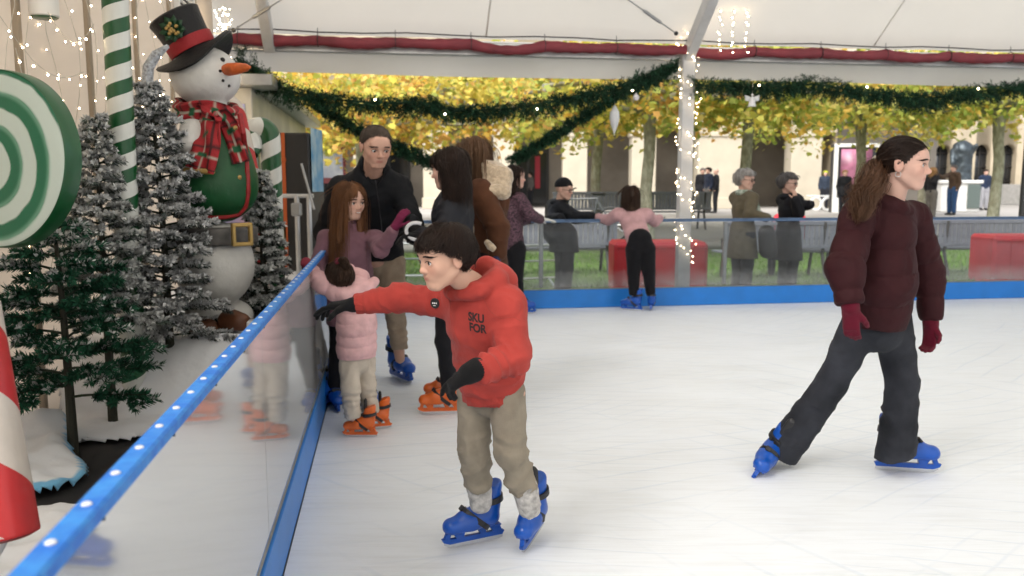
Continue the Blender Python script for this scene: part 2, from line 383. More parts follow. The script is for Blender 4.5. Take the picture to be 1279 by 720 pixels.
class Head:
    def __init__(s,c,fwd,h,up=(0,0,1),child=0.,female=True):
        s.c=A(c); s.h=h; f=nrm(fwd); x=nrm(np.cross(f,A(up))); u=np.cross(x,f); s.ax=np.array([x,f,u]); s.child=child; s.female=female
    def w(s,p): return s.c+s.h*(np.asarray(p,float)@s.ax)
    def prims(s,detail=True):
        h=s.h; ch=s.child; w=s.w; ax=s.ax
        E=lambda c,r,k=.03,op='u': Ell(w(c),A(r)*h,ax,k*h,op)
        C=lambda a,b,ra,rb,k=.03,op='u',flat=1.,fd=(0,1,0): Cone(w(a),w(b),ra*h,rb*h,k*h,op,flat,A(fd)@ax)
        jw=.235+.01*ch if s.female else .255
        p=[E((0,-.06,.14),(.345,.42,.355),.02),
           E((0,.10,-.06),(.30,.29,.34),.08),
           E((0,.13,-.24),(jw,.235,.21),.08),
           E((0,.245,-.40),(.095+.01*ch,.085,.085),.09)]
        for s1 in(-1,1):
            p+=[E((s1*.165,.245,-.10),(.11+.02*ch,.10,.11+.02*ch),.07),
                C((s1*.25,-.02,-.20),(s1*.11,.25,-.405),.06,.055,.09)]
        p+=[E((0,.30,.16),(.25,.10,.17),.10)]
        if detail:
            br=.045-.02*ch
            p+=[C((-.14,.318+.01*(1-ch),.105),(.14,.318+.01*(1-ch),.105),br,br,.08)]
            for s1 in(-1,1):
                p+=[E((s1*.155,.41,.0),(.085,.075,.055),.06,'s'),
                    E((s1*.15,.312,-.003),(.085,.066,.066),.02),
                    E((s1*.152,.385,-.004),(.066,.06,.030+.006*ch),.006,'s')]
            nl=1-.35*ch
            p+=[C((0,.340,.04),(0,.355+.085*nl,-.11),.026,.040+.004*ch,.05),
                E((0,.350+.085*nl,-.128),(.045,.042,.040),.04)]
            for s1 in(-1,1):
                p+=[E((s1*.047,.385,-.142),(.034,.042,.03),.03),
                    E((s1*.024,.355+.06*nl,-.168),(.013,.02,.010),.008,'s')]
            p+=[E((0,.305,-.255),(.13,.065,.085),.07),
                C((-.058,.355,-.240),(.058,.355,-.240),.016,.016,.02), C((-.018,.372,-.238),(.018,.372,-.238),.018,.018,.02),
                C((-.045,.354,-.278),(.045,.354,-.278),.022,.022,.025), E((0,.395,-.259),(.072,.03,.0045),.005,'s'),
                E((0,.305,-.385),(.085,.055,.06),.07)]
            for s1 in(-1,1):
                p+=[E((s1*.358,-.035,-.02),(.034,.088,.14),.02), E((s1*.385,-.07,.03),(.02,.05,.08),.02), E((s1*.396,-.02,-.01),(.018,.045,.08),.012,'s')]
        else:
            p+=[E((0,.40,-.08),(.06,.06,.12),.05)]
            for s1 in(-1,1): p+=[E((s1*.15,.41,.0),(.08,.05,.045),.04,'s'),E((s1*.345,-.03,-.03),(.035,.08,.12),.02)]
        return p
    def surf(s,x,z):
        ys=np.linspace(.55,.15,81); pts=s.c+s.h*(np.stack([np.full(81,x),ys,np.full(81,z)],1)@s.ax); us=[p for p in s.prims(True) if p.op=='u']
        e=None
        for p in us: v=p.ev(pts); e=v if e is None else smin(e,v,p.k)
        i=np.argmax(e<0); return ys[i] if e[i]<0 else .36
    def eyes(s,root,gaze=None,org=None,lash=True,hm=None):
        g=s.ax[1] if gaze is None else nrm(gaze)
        for s1 in(-1,1):
            c=s.w((s1*.15,.318,-.004)); r=.058*s.h; fr=frame_from(g,s.ax[2])
            n1,n2=18,20; V=[];F=[];mi=[]
            for i in range(n1+1):
                an=PI*i/n1*(.85 if i<5 else 1)
                for k in range(n2): V.append(c+r*(fr[2]*math.cos(an)+math.sin(an)*(fr[0]*math.cos(2*PI*k/n2)+fr[1]*math.sin(2*PI*k/n2))))
            for i in range(n1):
                for k in range(n2): F.append((i*n2+k,(i+1)*n2+k,(i+1)*n2+(k+1)%n2,i*n2+(k+1)%n2)); mi.append(2 if i<2 else 1 if i<4 else 0)
            mesh('eye',V,F,[m_eyew,m_iris,m_pupil],root,org,mi=mi)
        if hm:
            for s1 in(-1,1):
                b=MB()
                for j in range(26):
                    t=j/25; x=.072+.155*t; z=.112+.016*math.sin(t*2.6)-.034*t; y=s.surf(x,z)+.004
                    a=s.w((s1*x,y,z-.010+random.uniform(-.004,.004))); e=s.w((s1*(x+.04),s.surf(x+.04,z+.01)+.004,z+.010+random.uniform(-.005,.005)))
                    b.tube([a,(a+e)/2+s.ax[1]*.004*s.h,e],[.009*s.h,.009*s.h,.002*s.h],3)
                b.build('eyebrow',hm,root,org)
                if lash:
                    b=MB(); pts=[s.w((s1*(.15+.072*math.cos(a)),.376-.018*math.cos(a),-.002+.034*math.sin(a))) for a in np.linspace(.1,PI-.1,9)]
                    b.tube(pts,[.003*s.h]+[.0065*s.h]*7+[.003*s.h],4); b.build('eyelashes',m_pupil,root,org)
def hand_prims(w,d,pn,L,curl=.5,thumb=1,k=.006,spread=.0,grip=0.,curls=None,fat=1.):
    """w wrist, d direction, pn palm normal (fingers curl towards it), thumb=+1/-1 side of cross(d,pn)"""
    d=nrm(d); pn=nrm(A(pn)-d*np.dot(pn,d)); sd=np.cross(d,pn)*thumb   # sd points to the thumb side
    w=A(w); f=fat; pr=[]
    pr.append(Cone(w-d*.05*L,w+d*.12*L,.14*L*f,.16*L*f,k*2,'u',.7,pn))
    for q in(-.13,-.045,.045,.125):
        pr.append(Cone(w+d*.12*L+sd*q*.7*L,w+d*.5*L+sd*q*L,.085*L*f,.062*L*f,k*2))
    for i,(q,fl) in enumerate(((.135,.42),(.045,.48),(-.045,.45),(-.13,.35))):
        p=w+d*.5*L+sd*q*L; a=(curls[i] if curls else curl)*1.0+random.uniform(-.06,.06)
        dd=nrm(d+sd*q*(.4+spread*3)); r0=.054*L*f
        for j,(sl,mul) in enumerate(((.42,.55),(.33,1.),(.25,.8))):
            an=a*mul; ax_=sd
            dd=nrm(dd*math.cos(an)+pn*math.sin(an)); e=p+dd*sl*fl*L
            pr.append(Cone(p,e,r0,r0*.92,k*.5)); p=e; r0*=.92
    p=w+d*.12*L+sd*.12*L; dd=nrm(d*.75+sd*.65+pn*.25)
    for j,(sl,r0,r1) in enumerate(((.24,.085,.065),(.16,.062,.055),(.13,.052,.045))):
        e=p+dd*sl*L; pr.append(Cone(p,e,r0*L*f,r1*L*f,k)); p=e; dd=nrm(dd+pn*(.25+curl*.5)+d*.35-sd*.15)
    return pr
# ---------------------------------------------------------------- hair
HC=A(0,-.06,.14); HR=A(.345,.42,.355)
def face_mask(q,fr=.20,side=.02,back=-.27,fw=.22):
    """True where hair may grow / lie (local head coordinates)"""
    x,y,z=q[...,0],q[...,1],q[...,2]
    front=fr-(np.clip(.20-y,0,1)*0)
    lim=np.where(y>fw,fr,np.where(y>.0,side+(fr-side)*np.clip((y-.0)/fw,0,1)**1.5*1.,side+(back-side)*np.clip(-y/.18,0,1)))
    return z>lim
def strands(hd,N,rootfn,dirfn,steps,ds,width,colliders,stopfn=None,grav=0.,jit=.15,seed=0,lift=.03,clump=.0,lenvar=.25,curl=0.,sides=3,stiff=.55,hug=None):
    g=np.random.default_rng(seed); 
    d=g.normal(size=(N*6,3)); d/=np.linalg.norm(d,axis=1)[:,None]; q=HC+d*HR; q=q[rootfn(q)][:N]; N=len(q)
    gl=A(0,0,-1)@hd.ax.T
    P_=[q.copy()]; p=q.copy(); nv=(p-HC)/HR**2; nv/=np.linalg.norm(nv,axis=1)[:,None]
    v=dirfn(p)+nv*lift*6; v/=np.linalg.norm(v,axis=1)[:,None]
    alive=np.ones(N); L=np.clip(1+g.normal(size=N)*lenvar,.4,1.5); off=np.abs(g.normal(size=N))*lift+.015
    jv=g.normal(size=(N,3))*jit
    for i in range(steps):
        nv=(p-HC)/HR**2; nv/=np.linalg.norm(nv,axis=1)[:,None]; t=dirfn(p)+jv
        hg=(np.linalg.norm((p-HC)/HR,axis=1)<1.35)&((p[:,2]>.0)|(hug is not None))
        out_=(t*nv).sum(1); t=t-nv*(np.where(hg,np.maximum(out_,0)*1.0+.12,0))[:,None]; t/=np.linalg.norm(t,axis=1)[:,None]+1e-9
        v=v*stiff+t*(1-stiff)+gl*grav; v+=curl*noise(p*6+seed)[:,None]*A(1,.6,0) ; v/=np.linalg.norm(v,axis=1)[:,None]
        pn=p+v*(ds*L*alive)[:,None]
        for (c,r) in colliders:
            rr=A(r)+off[:,None]; e=(pn-A(c))/rr; k=np.linalg.norm(e,axis=1); m=k<1
            pn=np.where(m[:,None],A(c)+e/np.maximum(k,.05)[:,None]*rr,pn)
        if hug is not None:
            e=(pn-HC)/(HR+hug+off[:,None]); k=np.linalg.norm(e,axis=1); pn=np.where((k>1)[:,None],HC+(pn-HC)/k[:,None],pn)
        if stopfn is not None:
            ok=stopfn(pn+ (g.normal(size=(N,3))*.015)); alive=alive*np.where(ok,1.,.0 if i>0 else 1.)
            pn=np.where(alive[:,None]>0,pn,p)
        p=pn; P_.append(p.copy())
    Q=np.stack(P_,1)            # N,steps+1,3
    W=hd.c+hd.h*(Q@hd.ax)
    S=W.shape[1]; T=np.gradient(W,axis=1); T/=np.linalg.norm(T,axis=2)[:,:,None]+1e-7
    out=W-(hd.c+hd.h*(HC@hd.ax)); out/=np.linalg.norm(out,axis=2)[:,:,None]
    a=np.cross(T,out); a/=np.linalg.norm(a,axis=2)[:,:,None]+1e-7; b=np.cross(a,T)
    sg=np.linalg.norm(np.diff(W,axis=1),axis=2); al=np.concatenate([np.zeros((N,1)),np.cumsum(sg,1)],1); al=al/(al[:,-1:]+1e-6)
    prof=np.clip(np.minimum(al*6+.35,(1.02-al)*3.2),.03,1); wd=width*hd.h*g.uniform(.6,1.3,N)[:,None]*prof
    V=np.stack([W+(a*math.cos(2*PI*k/sides)+b*math.sin(2*PI*k/sides)*.6)*wd[:,:,None] for k in range(sides)],2)  # N,S,sides,3
    idx=np.arange(N*S*sides).reshape(N,S,sides); F=[]
    for k in range(sides):
        k2=(k+1)%sides; F.append(np.stack([idx[:,:-1,k],idx[:,:-1,k2],idx[:,1:,k2],idx[:,1:,k]],-1).reshape(-1,4))
    return V.reshape(-1,3),np.concatenate(F)
def shell(hd,maskfn,off=.03,n1=44,n2=64):
    th=np.linspace(.02,PI-.02,n1); ph=np.linspace(0,2*PI,n2,endpoint=False); T,Pp=np.meshgrid(th,ph,indexing='ij')
    d=np.stack([np.sin(T)*np.cos(Pp),np.sin(T)*np.sin(Pp),np.cos(T)],-1); q=HC+d*(HR+off); ok=maskfn(HC+d*HR).reshape(n1,n2)
    idx=np.arange(n1*n2).reshape(n1,n2); F=[]
    for i in range(n1-1):
        for k in range(n2):
            k2=(k+1)%n2
            if ok[i,k] or ok[i+1,k2]: F.append((idx[i,k],idx[i+1,k],idx[i+1,k2],idx[i,k2]))
    V=hd.w(q.reshape(-1,3)); return V,np.array(F)
def join(parts):
    Vs=[];Fs=[];n=0
    for V,F in parts: Vs.append(V); Fs.append(F+n); n+=len(V)
    return np.concatenate(Vs),np.concatenate(Fs)
COLL=[(HC,HR),((0,.08,-.12),(.29,.27,.33)),((0,-.10,-.45),(.2,.2,.3))]
def hair_short(hd,N=1500,fr=.17,side=-.0,back=-.28,ln=6,width=.016,seed=1,lift=.03,vol=.02,ds=.06,shell_off=.03,frdir=1.,fw=.22,stray=0):
    root=lambda q: face_mask(q,fr+.10,side+.03,back+.03,fw)
    crown=A(.03,-.28,.42)
    def dr(p):
        t=p-crown; t=t*A(1,1,.9); t[:,2]-=.12+.25*(p[:,1]<0)-0.05; return t/(np.linalg.norm(t,axis=1)[:,None]+1e-6)
    stop=lambda q: face_mask(q,fr,side,back,fw)
    V,F=strands(hd,N,root,dr,ln,ds,width,[(HC,HR+vol*.4)],stop,grav=.12,seed=seed,lift=lift,hug=vol)
    P_=[shell(hd,lambda q: face_mask(q,fr+.06,side+.03,back+.02,fw),shell_off),(V,F)]
    if stray: P_.append(strands(hd,stray,root,dr,ln,ds,width*.8,[(HC,HR+vol*.4)],lambda q: face_mask(q,fr-.04,side-.04,back-.05,fw),grav=.10,seed=seed+50,lift=lift*1.6,hug=vol+.035,jit=.5))
    return join(P_)
def hair_mass(hd,prims,res=.006,groove=.006,seed=0):
    """smooth body of hair in local head coordinates, combed with fine grooves"""
    h=hd.h; pr=[]
    for q in prims:
        if q[0]=='e': pr.append(Ell(hd.w(q[1]),A(q[2])*h,hd.ax,q[3]*h,q[4] if len(q)>4 else 'u'))
        elif q[0]=='c': pr.append(Cone(hd.w(q[1]),hd.w(q[2]),q[3]*h,q[4]*h,q[5]*h,q[6] if len(q)>6 else 'u'))
        else: pr.append(Cut(hd.w(q[1]),A(q[2])@hd.ax,q[3]*h))
    V,F=sdf_mesh(pr,res); N=normals(V,F); L=((V-hd.c)@hd.ax.T)/h; an=np.arctan2(L[:,0],L[:,1]+.1); 
    d=groove*h/.22*(noise(np.c_[an*13+noise(L*2)*1.5,L[:,2]*1.2,np.full(len(V),seed)])*.8+noise(np.c_[an*34,L[:,2]*2,np.full(len(V),seed+3.)])*.5)
    return V+N*d[:,None],F
def hair_long(hd,N=1500,ln=14,ds=.085,fr=.13,width=.02,seed=1,part=0.,bangs=True,coll=(),lift=.03,vol=.04,curl=0.,fw=.12,grav=.32,mass=None,jit=.05,hcol=None,fx=.27):
    root=lambda q: face_mask(q,.3,-.02,-.3)
    gl_=A(0,0,-1)@hd.ax.T
    def dr(p):
        x,y=p[:,0]-part,p[:,1]
        t=np.stack([np.sign(x)*(.35+np.abs(x)),-.35*(y<.2)+np.where(bangs and True,(y>.16)*.5,-.3),-.15+0*x],1)
        t=t/(np.linalg.norm(t,axis=1)[:,None]); 
        low=np.clip((.22-p[:,2])/.2,0,1)[:,None]; return t*(1-low)+low*(gl_+A(0,-.04,0))
    def stop(q):
        x,y,z=q[:,0],q[:,1],q[:,2]
        infront=(y>fw)&(np.abs(x)<fx)&(z<fr); return ~infront
    V,F=strands(hd,N,root,dr,ln,ds,width,[(HC,HR+vol)]+list(COLL[1:])+list(coll),stop,grav=grav,seed=seed,lift=lift,jit=jit,curl=curl,stiff=.5)
    P_=[shell(hd,lambda q: face_mask(q,.24,.0,-.25),.03),(V,F)]
    if mass: P_.append(hair_mass(hd,mass,.006 if N>1000 else .009,seed=seed))
    return join(P_)
def hair_tied(hd,tie,N=1200,width=.018,seed=2):
    root=lambda q: face_mask(q,.26,.02,-.28)
    tie=A(tie)
    def dr(p):
        t=tie-p; return t/(np.linalg.norm(t,axis=1)[:,None]+1e-6)
    stop=lambda q: np.linalg.norm(q-tie,axis=1)>.07
    V,F=strands(hd,N,root,dr,11,.09,width,[(HC,HR+.02)],stop,seed=seed,lift=.012,jit=.05,stiff=.3,lenvar=.1,hug=.05)
    return join([shell(hd,lambda q: face_mask(q,.25,.02,-.25),.025),(V,F)])
def bundle(pts,r,N,width,seed=0,flare=.4,wav=.01):
    """bundle of locks along a world polyline (ponytails)"""
    g=np.random.default_rng(seed); pts=np.array([A(p) for p in pts]); S=len(pts)*3
    t=np.linspace(0,len(pts)-1,S); Q=np.stack([np.interp(t,np.arange(len(pts)),pts[:,i]) for i in range(3)],1)
    k=np.array([.25,.5,.25])
    for _ in range(2): Q[1:-1]=.25*Q[:-2]+.5*Q[1:-1]+.25*Q[2:]
    rr=np.interp(np.linspace(0,len(r)-1,S),np.arange(len(r)),r)
    o=g.normal(size=(N,3)); o/=np.linalg.norm(o,axis=1)[:,None]; o*=g.uniform(.3,1,N)[:,None]**.5
    end=g.uniform(.75,1.0,N); ti=np.linspace(0,1,S)[None]*end[:,None]*(S-1); i0=np.clip(ti.astype(int),0,S-2); f=(ti-i0)[...,None]
    W=Q[i0]*(1-f)+Q[i0+1]*f; R_=np.interp(ti,np.arange(S),rr)
    W=W+o[:,None,:]*R_[...,None]+wav*np.stack([noise(W.reshape(-1,3)*18+i*9).reshape(N,S) for i in range(3)],-1)
    T=np.gradient(W,axis=1); T/=np.linalg.norm(T,axis=2)[:,:,None]+1e-7; a=np.cross(T,A(0,.3,1)); a/=np.linalg.norm(a,axis=2)[:,:,None]+1e-7; b=np.cross(a,T)
    wd=width*np.sin(np.linspace(.3,PI*.95,S))**.6
    V=np.stack([W+(a*math.cos(2*PI*k/3)+b*math.sin(2*PI*k/3))*wd[None,:,None] for k in range(3)],2); idx=np.arange(N*S*3).reshape(N,S,3)
    F=np.concatenate([np.stack([idx[:,:-1,k],idx[:,:-1,(k+1)%3],idx[:,1:,(k+1)%3],idx[:,1:,k]],-1).reshape(-1,4) for k in range(3)])
    return V.reshape(-1,3),F
# ---------------------------------------------------------------- skates (local: heel at origin, toe +y, blade on z=0)
def skate_data():
    sp=[Cone((0,-.030,.118),(0,.075,.112),.044,.044,.03),Cone((0,.075,.108),(0,.165,.103),.045,.040,.03,'u',1.15,(1,0,0)),
        Cone((0,-.02,.14),(0,-.040,.27),.046,.052,.04),Cone((0,.02,.15),(0,.09,.13),.04,.035,.04),Ell((0,-.06,.20),(.03,.025,.06),k=.02),
        Cut((0,.05,.078),(0,0,-1),.3),Cut((0,-.05,.285),(0,.35,1),.12)]
    V,F=sdf_mesh(sp,.006); V=smooth_mesh(V,F,1); 
    boot=(V,F)
    def loop(c,u,v,rmax=.09,n=28,off=.008):
        out=[]
        for k in range(n):
            a=2*PI*k/n; d=A(u)*math.cos(a)+A(v)*math.sin(a); ts=np.linspace(.01,rmax,60); pts=A(c)+d*ts[:,None]
            e=np.min([p.ev(pts) for p in sp[:5]],0); 
            cut=pts[:,2]<.078; ins=(e<0)&~cut; t=ts[ins].max() if ins.any() else .02
            out.append((A(c)+d*(t+off),d))
        return out
    st=MB()
    def band(c,u,v,w,off=.006):
        ax=nrm(np.cross(A(u),A(v))); lp=loop(c,u,v); n=len(lp); VV=[]
        for (p,d) in lp:
            VV+=[p+ax*w/2-d*.004,p+ax*w/2+d*off,p-ax*w/2+d*off,p-ax*w/2-d*.004]
        FF=[(i*4+j,i*4+(j+1)%4,((i+1)%n)*4+(j+1)%4,((i+1)%n)*4+j) for i in range(n) for j in range(4)]
        st.add(VV,FF); return lp
    l1=band((0,-.026,.208),(1,0,0),(0,1,-.12),.027); l2=band((0,.045,.125),(1,0,0),(0,.75,.65),.026)
    for lp,ii in((l1,7),(l2,6)):
        p,d=lp[ii]; st.box(p+d*.008,(.034,.014,.026),ax=[A(1,0,0),d,nrm(np.cross(A(1,0,0),d))],bev=.003)
        p,d=lp[ii-3]; st.box(p+d*.006,(.018,.01,.03),ax=[nrm(np.cross(d,A(0,0,1))),d,A(0,0,1)],bev=.002)
    ho=MB()
    def pr(o,w): ho.prism([A(-w/2,y,z) for y,z in o],(w,0,0))
    pr([(-.105,.040),(-.095,.022),(.175,.022),(.205,.034),(.212,.05),(.195,.052),(.17,.046),(-.09,.046)],.018)
    pr([(-.09,.045),(-.045,.045),(-.02,.082),(-.075,.082)],.030)
    pr([(-.005,.045),(.02,.045),(.035,.082),(-.012,.082)],.024)
    pr([(.105,.045),(.14,.045),(.165,.082),(.10,.082)],.030)
    pr([(.175,.045),(.20,.05),(.185,.085),(.165,.085)],.022)
    ho.box((0,-.035,.081),(.06,.09,.008),bev=.002); ho.box((0,.12,.080),(.066,.13,.008),bev=.002)
    bl=MB(); bl.prism([A(-.002,y,z) for y,z in[(-.098,.006),(-.06,.001),(.05,.0),(.13,.001),(.18,.007),(.2,.02),(.2,.03),(-.1,.03)]],(.004,0,0))
    tg=MB(); tg.add(*[x for x in sdf_mesh([Cone((0,.002,.20),(0,-.0,.325),.026,.03,.01,'u',.5,(0,1,0)),Cone((0,.002,.20),(0,.065,.155),.022,.018,.02,'u',.5,(0,.7,1))],.007)])
    lg=MB(); lg.lathe((.0475,-.03,.172),[(.0,-.004),(.011,-.003),(.011,.002),(.007,.003)],14,[A(0,1,0),A(0,0,1),A(1,0,0)])
    def me(name,V,F,m):
        o=mesh(name,V,F,m); d=o.data; bpy.data.objects.remove(o); return d
    def mbm(b,name,m,smooth=True):
        o=b.build(name,m,smooth=smooth); d=o.data; bpy.data.objects.remove(o); return d
    res={}
    for key,m in(('blue',m_sk_blue),('orange',m_sk_or)):
        res[key]=dict(boot=me('skate',boot[0],boot[1],m),holder=mbm(ho,'blade_holder',m))
    res['strap']=mbm(st,'strap',m_sk_black); res['blade']=mbm(bl,'blade',m_steel); res['tongue']=mbm(tg,'tongue',m_sk_black); res['badge']=mbm(lg,'ankle_rivet',m_sk_black)
    return res
SKD=skate_data()
def skate(root,heel,toe_dir,up=(0,0,1),sc=1.,key='blue'):
    """heel: world point on the blade under the ankle"""
    f=nrm(toe_dir); u=A(up); x=nrm(np.cross(f,u)); u=np.cross(x,f)
    m=Matrix(((x[0]*sc,f[0]*sc,u[0]*sc,0),(x[1]*sc,f[1]*sc,u[1]*sc,0),(x[2]*sc,f[2]*sc,u[2]*sc,0),(0,0,0,1)))
    o=link('skate',SKD[key]['boot'],root); o.matrix_local=Matrix.Translation(Vector(A(heel)-origin_of(root)))@m
    for nm,d in(('blade_holder',SKD[key]['holder']),('strap',SKD['strap']),('blade',SKD['blade']),('tongue',SKD['tongue'])): link(nm,d,o)
    return o
# ---------------------------------------------------------------- skeleton + garments
def stand(x,y,z,h,deg,stance=.055,lean=(0,0),**ov):
    """default standing skeleton facing deg (0=+x,90=away)"""
    f=A(math.cos(rad(deg)),math.sin(rad(deg)),0); r=A(f[1],-f[0],0); b=A(x,y,z); J={}
    up=lambda k: b+A(lean[0],lean[1],0)*k*h+A(0,0,k*h)
    J.update(f=f,h=h,base=b,pelvis=up(.53),waist=up(.62),chest=up(.725),neck=up(.84),head=up(.925)+f*.012*h)
    for s,n in((1,'R'),(-1,'L')):
        J['sh'+n]=up(.808)+r*s*.105*h; J['el'+n]=up(.635)+r*s*.13*h-f*.02*h; J['wr'+n]=up(.50)+r*s*.125*h+f*.04*h
        J['hip'+n]=up(.52)+r*s*.055*h; J['kn'+n]=b+A(lean[0],lean[1],0)*.28*h+A(0,0,.285*h)+r*s*stance*h+f*.012*h; J['an'+n]=b+A(0,0,.05*h)+r*s*stance*1.05*h
    J['face']=f; J['hup']=A(0,0,1)
    J.update({k:(A(v) if not np.isscalar(v) else v) for k,v in ov.items()}); return J
def torso(J,t,k=.03,puff=None,hips=True,wf=1.,bust=0.):
    h=J['h']; f=J['f']; p=[]
    p.append(Cone(J['pelvis'],J['waist'],.088*h*wf+t,.078*h*wf+t,k,'u',.74,f,style=puff))
    p.append(Cone(J['waist'],J['chest'],.078*h*wf+t,.092*h*wf+t,k,'u',.72,f,style=puff,s0=np.linalg.norm(J['waist']-J['pelvis'])))
    p.append(Cone(J['shL']*.82+J['shR']*.18,J['shR']*.82+J['shL']*.18,.045*h+t,.045*h+t,k*1.5))
    p.append(Cone(J['chest'],J['neck']*.8+J['chest']*.2,.085*h*wf+t,.045*h+t*.6,k*1.3,'u',.68,f,style=puff,s0=np.linalg.norm(J['chest']-J['pelvis'])))
    if bust: 
        r=np.cross(f,A(0,0,1)); 
        for s in(-1,1): p.append(Ell(J['chest']+f*.045*h+r*s*.042*h-A(0,0,.0),(.04*h+t*.5)*bust,k=.04))
    return p
def arm(J,n,t,k=.02,sty=None,wr=1.,el=1.,end=1.,sh=1.):
    h=J['h']; S,E,W=J['sh'+n],J['el'+n],J['wr'+n]; W2=E+(W-E)*end
    return [Cone(S,E,.036*h*sh+t,.029*h*el+t,k*1.4,style=sty),Cone(E,W2,.029*h*el+t,.020*h*wr+t,k*1.,style=sty,s0=np.linalg.norm(E-S))]
def leg(J,n,t,k=.02,kn=1.,hem=1.,end=1.,sty=None,th=1.):
    h=J['h']; S,E,W=J['hip'+n],J['kn'+n],J['an'+n]; W2=E+(W-E)*end
    return [Cone(S,E,.056*h*th+t,.034*h*kn+t,k*1.2,style=sty),Cone(E,W2,.034*h*kn+t,.023*h*hem+t,k,style=sty,s0=np.linalg.norm(E-S))]
def person(label,J,skin=(.60,.36,.27),group=None,res=.012,hres=.006,headk={},hand_ok=(True,True),headsize=.128,eyes=False,eyemat=None,gaze=None,handres=None,hands=None,detail=True):
    """root + continuous skin body. Returns (root,Head)"""
    h=J['h']; root=empty('person',(J['base'][0],J['base'][1],J['base'][2]),0,label,'person',group); org=origin_of(root)
    hd=Head(J['head'],J['face'],headsize*h,J.get('hup',(0,0,1)),**headk)
    pr=[Cone(J['neck']-A(0,0,.02*h),hd.w((0,-.10,-.22)),.034*h,.033*h,.012)]
    pr+=torso(J,J.get('bt',-.012)); pr.append(Ell(J['pelvis'],A(.07,.07,.05)*h,k=.03))
    for n in'LR':
        pr+=arm(J,n,-.004,.01); pr+=leg(J,n,-.006,.015)
        if hands and n in hands: pr+=hands[n]
    pr+=hd.prims(detail)
    c=hd.c; m=.62*hd.h
    V,F=sdf_mesh(pr,res,(c-m,c+m,hres))
    mesh('body',V,F,m_skin,root,org,cols=skincol(V,skin,hd.c,hd.h,hd.ax))
    if eyes: hd.eyes(root,gaze,org,hm=eyemat)
    return root,hd
def wear(name,root,prims,mat,res,**kw):
    V,F=cloth(prims,res,**kw); return mesh(name,V,F,mat,root,origin_of(root))
def trousers(J,t=.012,kn=1.1,hem=1.4,end=.97,sty=None,rise=.03,th=1.,k=.02,cut=True):
    h=J['h']; p=[Cone(J['pelvis']+A(0,0,rise*h),J['pelvis']-A(0,0,.02*h),.082*h+t,.088*h+t,.03,'u',.74,J['f'])]
    for n in'LR':
        p+=leg(J,n,t,k,kn,hem,end,sty,th)
    if cut:
        for n in'LR':
            E,W=J['kn'+n],J['an'+n]; e=E+(W-E)*end; p.append(Cut(e,W-E,.023*h*hem+t+.03))
    return p
def cutsleeve(J,n,end=1.,r=.06): E,W=J['el'+n],J['wr'+n]; return Cut(E+(W-E)*end,W-E,r)
def glove(name,root,J,n,mat,res=.006,curl=.5,pn=None,d=None,L=.105,thumb=None,fat=1.15,cuff=.05,curls=None,w=None,spread=0.):
    h=J['h']; W=J['wr'+n]; dd=nrm(W-J['el'+n]) if d is None else nrm(d); pn=A(0,0,-1) if pn is None else A(pn)
    w=W if w is None else A(w)
    th=(1 if n=='R' else -1) if thumb is None else thumb
    pr=hand_prims(w,dd,pn,L*h,curl,th,fat=fat,curls=curls,spread=spread); 
    if cuff: pr.append(Cone(W-nrm(W-J['el'+n])*cuff*h,w,.021*h*fat,.019*h*fat,.006))
    V,F=sdf_mesh(pr,res); return mesh(name,V,F,mat,root,origin_of(root))
def shoes(root,J,mat,key=None,sc=None,toe=None):
    h=J['h']
    for n in'LR':
        f=J.get('toe'+n,J['f']); a=J['an'+n]
        if key: 
            s=sc or h/1.68; skate(root,a-A(0,0,.165*s),f,sc=s,key=key)
        else:
            g=A(a[0],a[1],J['base'][2]); V,F=sdf_mesh([Cone(g+A(0,0,.03*h)-f*.01*h,g+A(0,0,.02*h)+f*.09*h,.03*h,.022*h,.02),Cone(g+A(0,0,.03*h),a+A(0,0,.02*h),.028*h,.026*h,.02),Cut(g,(0,0,-1),.15*h)],.012)
            mesh('shoe',V,F,mat,root,origin_of(root))

def trace(V,F,path,off=.001,n=6):
    from mathutils.bvhtree import BVHTree
    bv=BVHTree.FromPolygons([tuple(v) for v in V],[tuple(q) for q in F]); out=[]
    for (a,b_) in zip(path[:-1],path[1:]):
        for k in range(n):
            x=a[0]+(b_[0]-a[0])*k/n; y=a[1]+(b_[1]-a[1])*k/n; h=bv.ray_cast(Vector((0,0,CH)),Vector(ray(x,y)).normalized())
            if h[0] is not None:
                nn=A(h[1]); nn=nn if np.dot(nn,ray(x,y))<0 else -nn; out.append(A(h[0])+nn*off)
    return out
